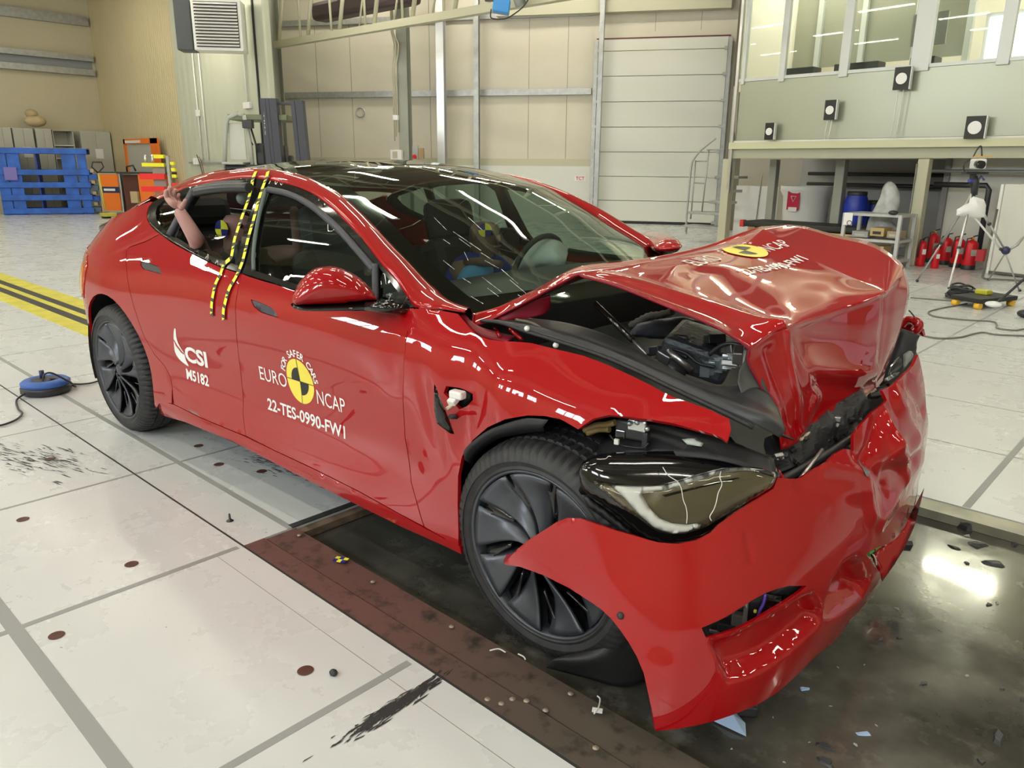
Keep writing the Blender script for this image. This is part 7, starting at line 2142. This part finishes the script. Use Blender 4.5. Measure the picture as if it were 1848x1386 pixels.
b_((.22, .02, .012), (.06, 0, .085), mat('orange rod', (.75, .42, .06), rough=.4), 'sight_bar', cm)
for pth in ([(-.05, 0, .08), (-.02, 0, .16), (.02, 0, .2), (.05, 0, .09)], [(-.08, 0, .05), (-.14, 0, 0), (-.12, 0, -.09), (-.02, -.02, -.12)], [(.03, 0, -.10), (-.02, -.02, -.16), (-.04, 0, -.22), (0, 0, -.28)]):
    MB().tube(cr(pth, 5), .008, 6).build('camera_wire', M['black_soft'], cm)
b_((.10, .05, .04), (-.01, 0, -.19), mat('blue camera clamp', (.05, .06, .35), rough=.4), 'clamp', cm, .01)
b_((.05, .05, .10), (-.02, 0, -.14), M['black_soft'], 'camera_mount', cm, .01)
# second small tripod joint at the right
t2c = un(1815, 530, z=0)*np.array([1, 1, 0]); t2c = np.array([-.35, 8.35, 0])
t2 = rz_root('light_stand', tuple(t2c), 0, 'small folding stand with a dark joint at the right edge', 'stand')
def t2p(u, v, d=0): return plane_pt(u, v, t2c+nv*d, nv)-t2c
jt = t2p(1815, 452)
MB().sphere(tuple(jt), (.05, .05, .05), 10, 8).build('stand_joint', mat('dark blue joint', (.03, .03, .09), rough=.35), t2)
for (u, v) in ((1784, 506), (1840, 526)): 
    f_ = un(u, v, z=0)-t2c; l_ = MB().tube([jt+np.array([0, 0, -.03]), f_], .009, 6).build('leg', M['galv'], t2); MB().sphere(tuple(f_+np.array([0, 0, .012])), .018, 8, 6).build('leg_foot', M['black_soft'], l_)
MB().tube([jt+ev*.03, t2p(1835, 442), t2p(1850, 424)], [.012, .02, .012], 8).build('stand_arm', M['galv'], t2)
MB().tube([jt-ev*.03, t2p(1805, 449)], .02, 8).build('stand_clamp', M['black_soft'], t2)
# dolly with orange castors, coil of cable, pole, white cloths
dl0 = un(1765, 556, z=0)
dp = [un(1733, 553, z=0), un(1790, 563, z=0), un(1815, 550, z=0), un(1757, 541, z=0)]
dc_ = sum(dp)/4
azd = math.atan2((dp[1]-dp[0])[1], (dp[1]-dp[0])[0]); Ld = np.linalg.norm(dp[1]-dp[0]); Wd = np.linalg.norm(dp[3]-dp[0])
dol = rz_root('dolly', (dc_[0], dc_[1], 0), azd, 'black floor dolly with yellow orange castors', 'dolly')
b_((Ld*1.0, Wd, .05), (0, 0, .09), M['black_plastic'], 'dolly_deck', dol, .01)
for sx in (-1, 1):
    for sy in (-1, 1): MB().cyl((sx*Ld*.36-.03, sy*Wd*.45, .035), (sx*Ld*.36+.03, sy*Wd*.45, .035), .035, 14).build('castor', mat('yellow orange castor', (.85, .50, .04), rough=.4), dol)
b_((.14, .10, .05), (-.05, .05, .14), mat('yellow charger', (.55, .55, .05), rough=.4), 'charger_pack', dol, .01)
for (u, v, sc_, lab) in ((1777, 536, 1.0, 'white crumpled cloth behind the dolly'), (1793, 549, 1.1, 'white crumpled cloth lying on the dolly')):
    o = MB().sphere((0, 0, 0), (.07*sc_, .06*sc_, .03), 14, 9).build('white_cloth', mat('white cloth', (.85, .85, .84), rough=.7, bump=1, bump_scale=20)); o.location = tuple(un(u, v, z=.13 if v > 540 else .03)); tag(o, lab, 'cloth')
o = MB().tube([un(1799, 546, z=.14), un(1806, 541, z=.17), un(1850, 502, z=.45)], [.02, .015, .012], 8).build('black_pole', M['black_soft']); tag(o, 'black pole rising from the dolly to the right edge', 'pole')
cc_ = un(1733, 540, z=0)
coil = rz_root('cable_heap', (cc_[0], cc_[1], 0), 0, 'heap of black cables and a folded bracket beside the tripod foot', 'cables')
rnd = random.Random(2)
for i in range(9):
    a0 = rnd.uniform(0, 6); R0 = rnd.uniform(.06, .14)
    MB().tube([(R0*math.cos(a0+t)*1.2+rnd.uniform(-.01, .01), R0*math.sin(a0+t), .03+.015*i+.02*math.sin(t*2)) for t in np.linspace(0, 5.2, 18)], .011, 6).build('cable_loop', M['black_soft'], coil)
b_((.22, .16, .10), (-.02, 0, .06), M['black_plastic'], 'cable_core', coil, .03)
MB().tube([(.05, 0, .15), (.14, .02, .10), (.24, -.05, .03), (.18, -.08, .02), (.08, -.02, .12)], .012, 6).build('folded_bracket', M['galv'], coil)
for i, (pth, lab) in enumerate((([(1643, 537), (1680, 540), (1728, 543), (1745, 540)], 'thin brown cable running from the car to the cable heap'),
                 ([(1745, 548), (1700, 556), (1676, 563), (1688, 571), (1740, 577), (1790, 580), (1799, 586), (1800, 592), (1830, 596), (1850, 593)], 'grey cable looping in front of the dolly'),
                 ([(1655, 603), (1690, 610), (1730, 609), (1770, 600), (1800, 604), (1850, 606)], 'grey cable crossing the floor behind the bonnet'),
                 ([(1772, 440), (1774, 490), (1778, 503), (1850, 507)], 'dark cable dropping beside the white cabinet'))):
    P3 = [un(u, v, z=.008) for u, v in cspl(pth, 6)]
    if i == 3: P3 = [un(1770, 500, z=0)*np.array([1, 1, 0])+np.array([0, .3, .9]), un(1773, 500, z=.01)]+[un(u, v, z=.01) for u, v in cspl(pth[2:], 5)]
    o = MB().tube(P3, .008 if i != 3 else .015, 6).build('floor_cable', mat('grey cable', (.18, .17, .14), rough=.5)); tag(o, lab, 'cable')
o = MB().sphere((0, 0, .04), (.06, .05, .04), 10, 7).build('clamp', M['black_soft']); o.location = tuple(un(1846, 573, z=0)); tag(o, 'small dark clamp on the floor at the right edge', 'clamp')

# blue power distributor on the left ---------------------------------
pd = un(85, 708, z=0)
pw_ = rz_root('power_distributor', (pd[0], pd[1], 0), .1, 'blue and black round power distributor on the floor left of the rear wheel', 'power distributor')
MB().lathe([(.125, 0), (.145, .012), (.145, .05), (.138, .055)], (0, 0, 0), 10).build('lower_shell', M['black_soft'], pw_)
MB().lathe([(.140, .055), (.142, .075), (.125, .088), (.085, .092), (.08, .082)], (0, 0, 0), 28).build('upper_shell', mat('blue plastic', (.04, .12, .42), rough=.45), pw_)
MB().lathe([(.075, .083), (.072, .09), (.05, .092), (0.001, .092)], (0, 0, 0), 20).build('socket_plate', M['black_soft'], pw_)
MB().cyl((-.03, 0, .085), (-.035, 0, .14), .015, 10).build('plug', mat('dark blue plug', (.02, .02, .08), rough=.4), pw_)
for pth, nm in (([(77, 688, .12), (80, 676, .16), (92, 673, .16), (110, 681, .12), (130, 692, .06), (137, 698, .01), (120, 690, .04), (104, 684, .08), (90, 684, .1)], 'looped_cord'), ([(100, 690, .08), (115, 690, .06), (135, 693, .01), (160, 692, .01), (176, 688, .01)], 'cord'), ([(48, 708, .03), (30, 722, .01), (33, 738, .01), (40, 746, .01), (28, 758, .01), (0, 768, .01), (-30, 772, .01)], 'cord')):
    P3 = [un(u, v, z=z)-np.array([pd[0], pd[1], 0]) for u, v, z in [tuple(r_) for r_ in cr(np.array(pth, float), 6)]]
    Rm = Matrix.Rotation(-.1, 3, 'Z')
    MB().tube([Rm@Vector(p) for p in P3], .006, 6).build(nm, M['black_soft'], pw_)
# little pointer and tag by the pit
sc_ = un(415, 940, z=0)
o = MB().lathe([(.016, 0), (.012, .004), (.005, .008), (.004, .03), (.001, .034)], (0, 0, 0), 10).build('floor_screw', M['black_soft']); o.location = tuple(sc_); tag(o, 'black screw standing upright on the white plate near the pit corner', 'screw')
o = MB().sphere((0, 0, .008), (.014, .012, .010), 8, 6).build('rubber_bit', M['black_soft']); o.location = tuple(un(602, 1218, z=0)); tag(o, 'black rubber bit lying right of the big bolt hole', 'debris')
mk = rz_root('target_tag', tuple(un(615, 1010, z=.004)), .4, 'small yellow and blue chequered tag on the brown rail', 'marker')
for i in range(3):
    for j in range(2): b_((.017, .017, .003), (-.017+.017*i, .0085-.017*j, .0), M['tape_yellow'] if (i+j) % 2 == 0 else M['blue_vinyl'], 'tag_square', mk)
# rail bolts
for (u, v) in ((673, 1050), (815, 1131), (1030, 1252), (880, 1262), (905, 1270), (925, 1262), (950, 1265), (985, 1282), (540, 966), (1075, 1350)):
    p_ = un(u, v, z=0); o = MB().lathe([(.0005, .003), (.006, .003), (.008, .001), (.009, 0)], (0, 0, 0), 12, caps=False).build('rail_bolt', mat('worn bolt head', (.35, .30, .24), rough=.4, metal=.5)); o.location = (p_[0], p_[1], .001); tag(o, 'worn bolt head in the brown steel rail beside the pit', 'bolt', 'bolt heads in the rail')
# broken pieces on the steel plate
deb = [(1742, 955, 'b', .045, 'black broken plastic block with grey rim on the steel plate right of the car'), (1700, 932, 's', .03, ''), (1712, 940, 'b', .02, ''), (1745, 968, 's', .03, ''), (1760, 982, 'b', .05, ''), (1720, 988, 'b', .03, ''), (1795, 1018, 'b', .05, ''), (1745, 1016, 'b', .02, ''), (1785, 1092, 'b', .02, ''), (1590, 1155, 'b', .018, ''), (1622, 1152, 'b', .014, ''), (1664, 1235, 'b', .020, ''), (1810, 1244, 'b', .018, ''), (1846, 1262, 'b', .022, ''), (1770, 1375, 'b', .02, ''), (1800, 1333, 'b', .04, ''), (1485, 1348, 'b', .03, ''), (1490, 1376, 'b', .03, ''), (1450, 1245, 'g', .020, ''), (1560, 1325, 'g', .022, 'blue clear shard lying on the plate near the bottom'), (1620, 1100, 's', .02, ''), (1800, 1088, 's', .022, ''), (1745, 1220, 's', .015, ''), (1320, 1352, 's', .01, ''), (1415, 1376, 's', .014, ''), (1512, 1205, 's', .010, ''), (1560, 1200, 's', .010, ''), (1500, 1275, 's', .010, ''), (1545, 1345, 's', .014, ''), (1395, 1295, 's', .010, ''), (1582, 1310, 's', .010, ''), (1460, 1340, 's', .008, ''), (1815, 965, 's', .04, ''), (1830, 985, 'b', .03, '')]
rnd = random.Random(9)
mshard = {'b': M['black_soft'], 's': mat('grey debris', (.35, .33, .30), rough=.4), 'g': mat('clear blue shard', (.35, .50, .75), rough=.1, coat=.5)}
for i, (u, v, k, s_, lab) in enumerate(deb):
    p_ = un(u, v, z=-.045 if v > 925 else 0)
    n_ = rnd.randint(5, 7); poly = []
    for j in range(n_):
        a = 2*PI*j/n_+rnd.uniform(-.3, .3); rr = s_*rnd.uniform(.35, 1)*(.5 if k == 's' else .8); poly.append((rr*math.cos(a)*1.5, rr*math.sin(a)*.8))
    h_ = s_*(.7 if i == 0 else .25)
    V = [(x, y, 0) for x, y in poly]+[(x*.7+rnd.uniform(-.1, .1)*s_, y*.7, h_*rnd.uniform(.5, 1)) for x, y in poly]
    Fc = [tuple(range(n_))[::-1], tuple(range(n_, 2*n_))]+[(j, (j+1) % n_, (j+1) % n_+n_, j+n_) for j in range(n_)]
    o = mesh('debris_fragment', V, Fc, mshard[k]); o.location = (p_[0], p_[1], p_[2]+.0005); o.rotation_euler = (0, 0, rnd.uniform(0, 3))
    nm = {'b': 'small black broken plastic piece scattered on the oily steel plate', 's': 'small grey chip scattered on the oily steel plate', 'g': 'clear shard lying on the oily plate beside the bumper'}[k]
    tag(o, lab or nm, 'debris', 'crash debris on the steel plate')
# blue clear piece under the bumper and white thread bits on the rail
p_ = un(1320, 1308, z=-.04)
o = mesh('lens_shard', [(-.05, -.02, 0), (.05, -.015, 0), (.03, .02, .01), (-.02, .03, .03), (-.05, .01, .02), (0, 0, .035)], [(0, 1, 5), (1, 2, 5), (2, 3, 5), (3, 4, 5), (4, 0, 5), (4, 3, 2, 1, 0)], mshard['g']); o.location = tuple(p_); tag(o, 'blue transparent broken piece under the lower bumper edge', 'debris')
p_ = un(1345, 1288, z=-.04); o = MB().box((0, 0, .02), (.06, .04, .035), bev=.006, rot=Matrix.Rotation(.6, 3, 'Z')).build('bumper_clip', M['black_soft']); o.location = tuple(p_); tag(o, 'black clip block lying under the bumper edge', 'debris')
for (pth, lab) in (([(1072, 1288), (1080, 1277), (1083, 1262), (1078, 1256)], 'white wire scrap with a pale tag on the rail below the wheel'), ([(884, 1174), (900, 1171), (912, 1177)], 'white fibre scrap on the rail below the front tyre'), ([(935, 1180), (945, 1185), (948, 1190)], 'short green white fibre beside the larger scrap')):
    o = MB().tube([un(u, v, z=.01) for u, v in cspl(pth, 4)], .0022, 5).build('fibre_scrap', M['white_plastic']); tag(o, lab, 'debris')
p_ = un(1078, 1282, z=.008); o = MB().box((0, 0, 0), (.028, .016, .004), rot=Matrix.Rotation(.5, 3, 'Z')).build('plastic_scrap', M['white_plastic']); o.location = tuple(p_); tag(o, 'small white plastic scrap on the rail by the bumper corner', 'debris')
# liner scrap under the wheel
lsd = netsurf([[un(985, 1205, z=-.03), un(1050, 1222, z=-.035), un(1120, 1240, z=-.035), un(1165, 1230, z=-.03)], [un(1000, 1190, z=.03), un(1060, 1195, z=.06), un(1115, 1190, z=.07), un(1150, 1185, z=.06)], [un(1030, 1180, z=.04), un(1080, 1170, z=.10), un(1120, 1160, z=.12), un(1140, 1150, z=.10)]], 5, 5)
o = sheet('wheel_liner_scrap', lsd, M['black_plastic'], None, .004); tag(o, 'torn black wheel liner lying under the front tyre', 'debris')
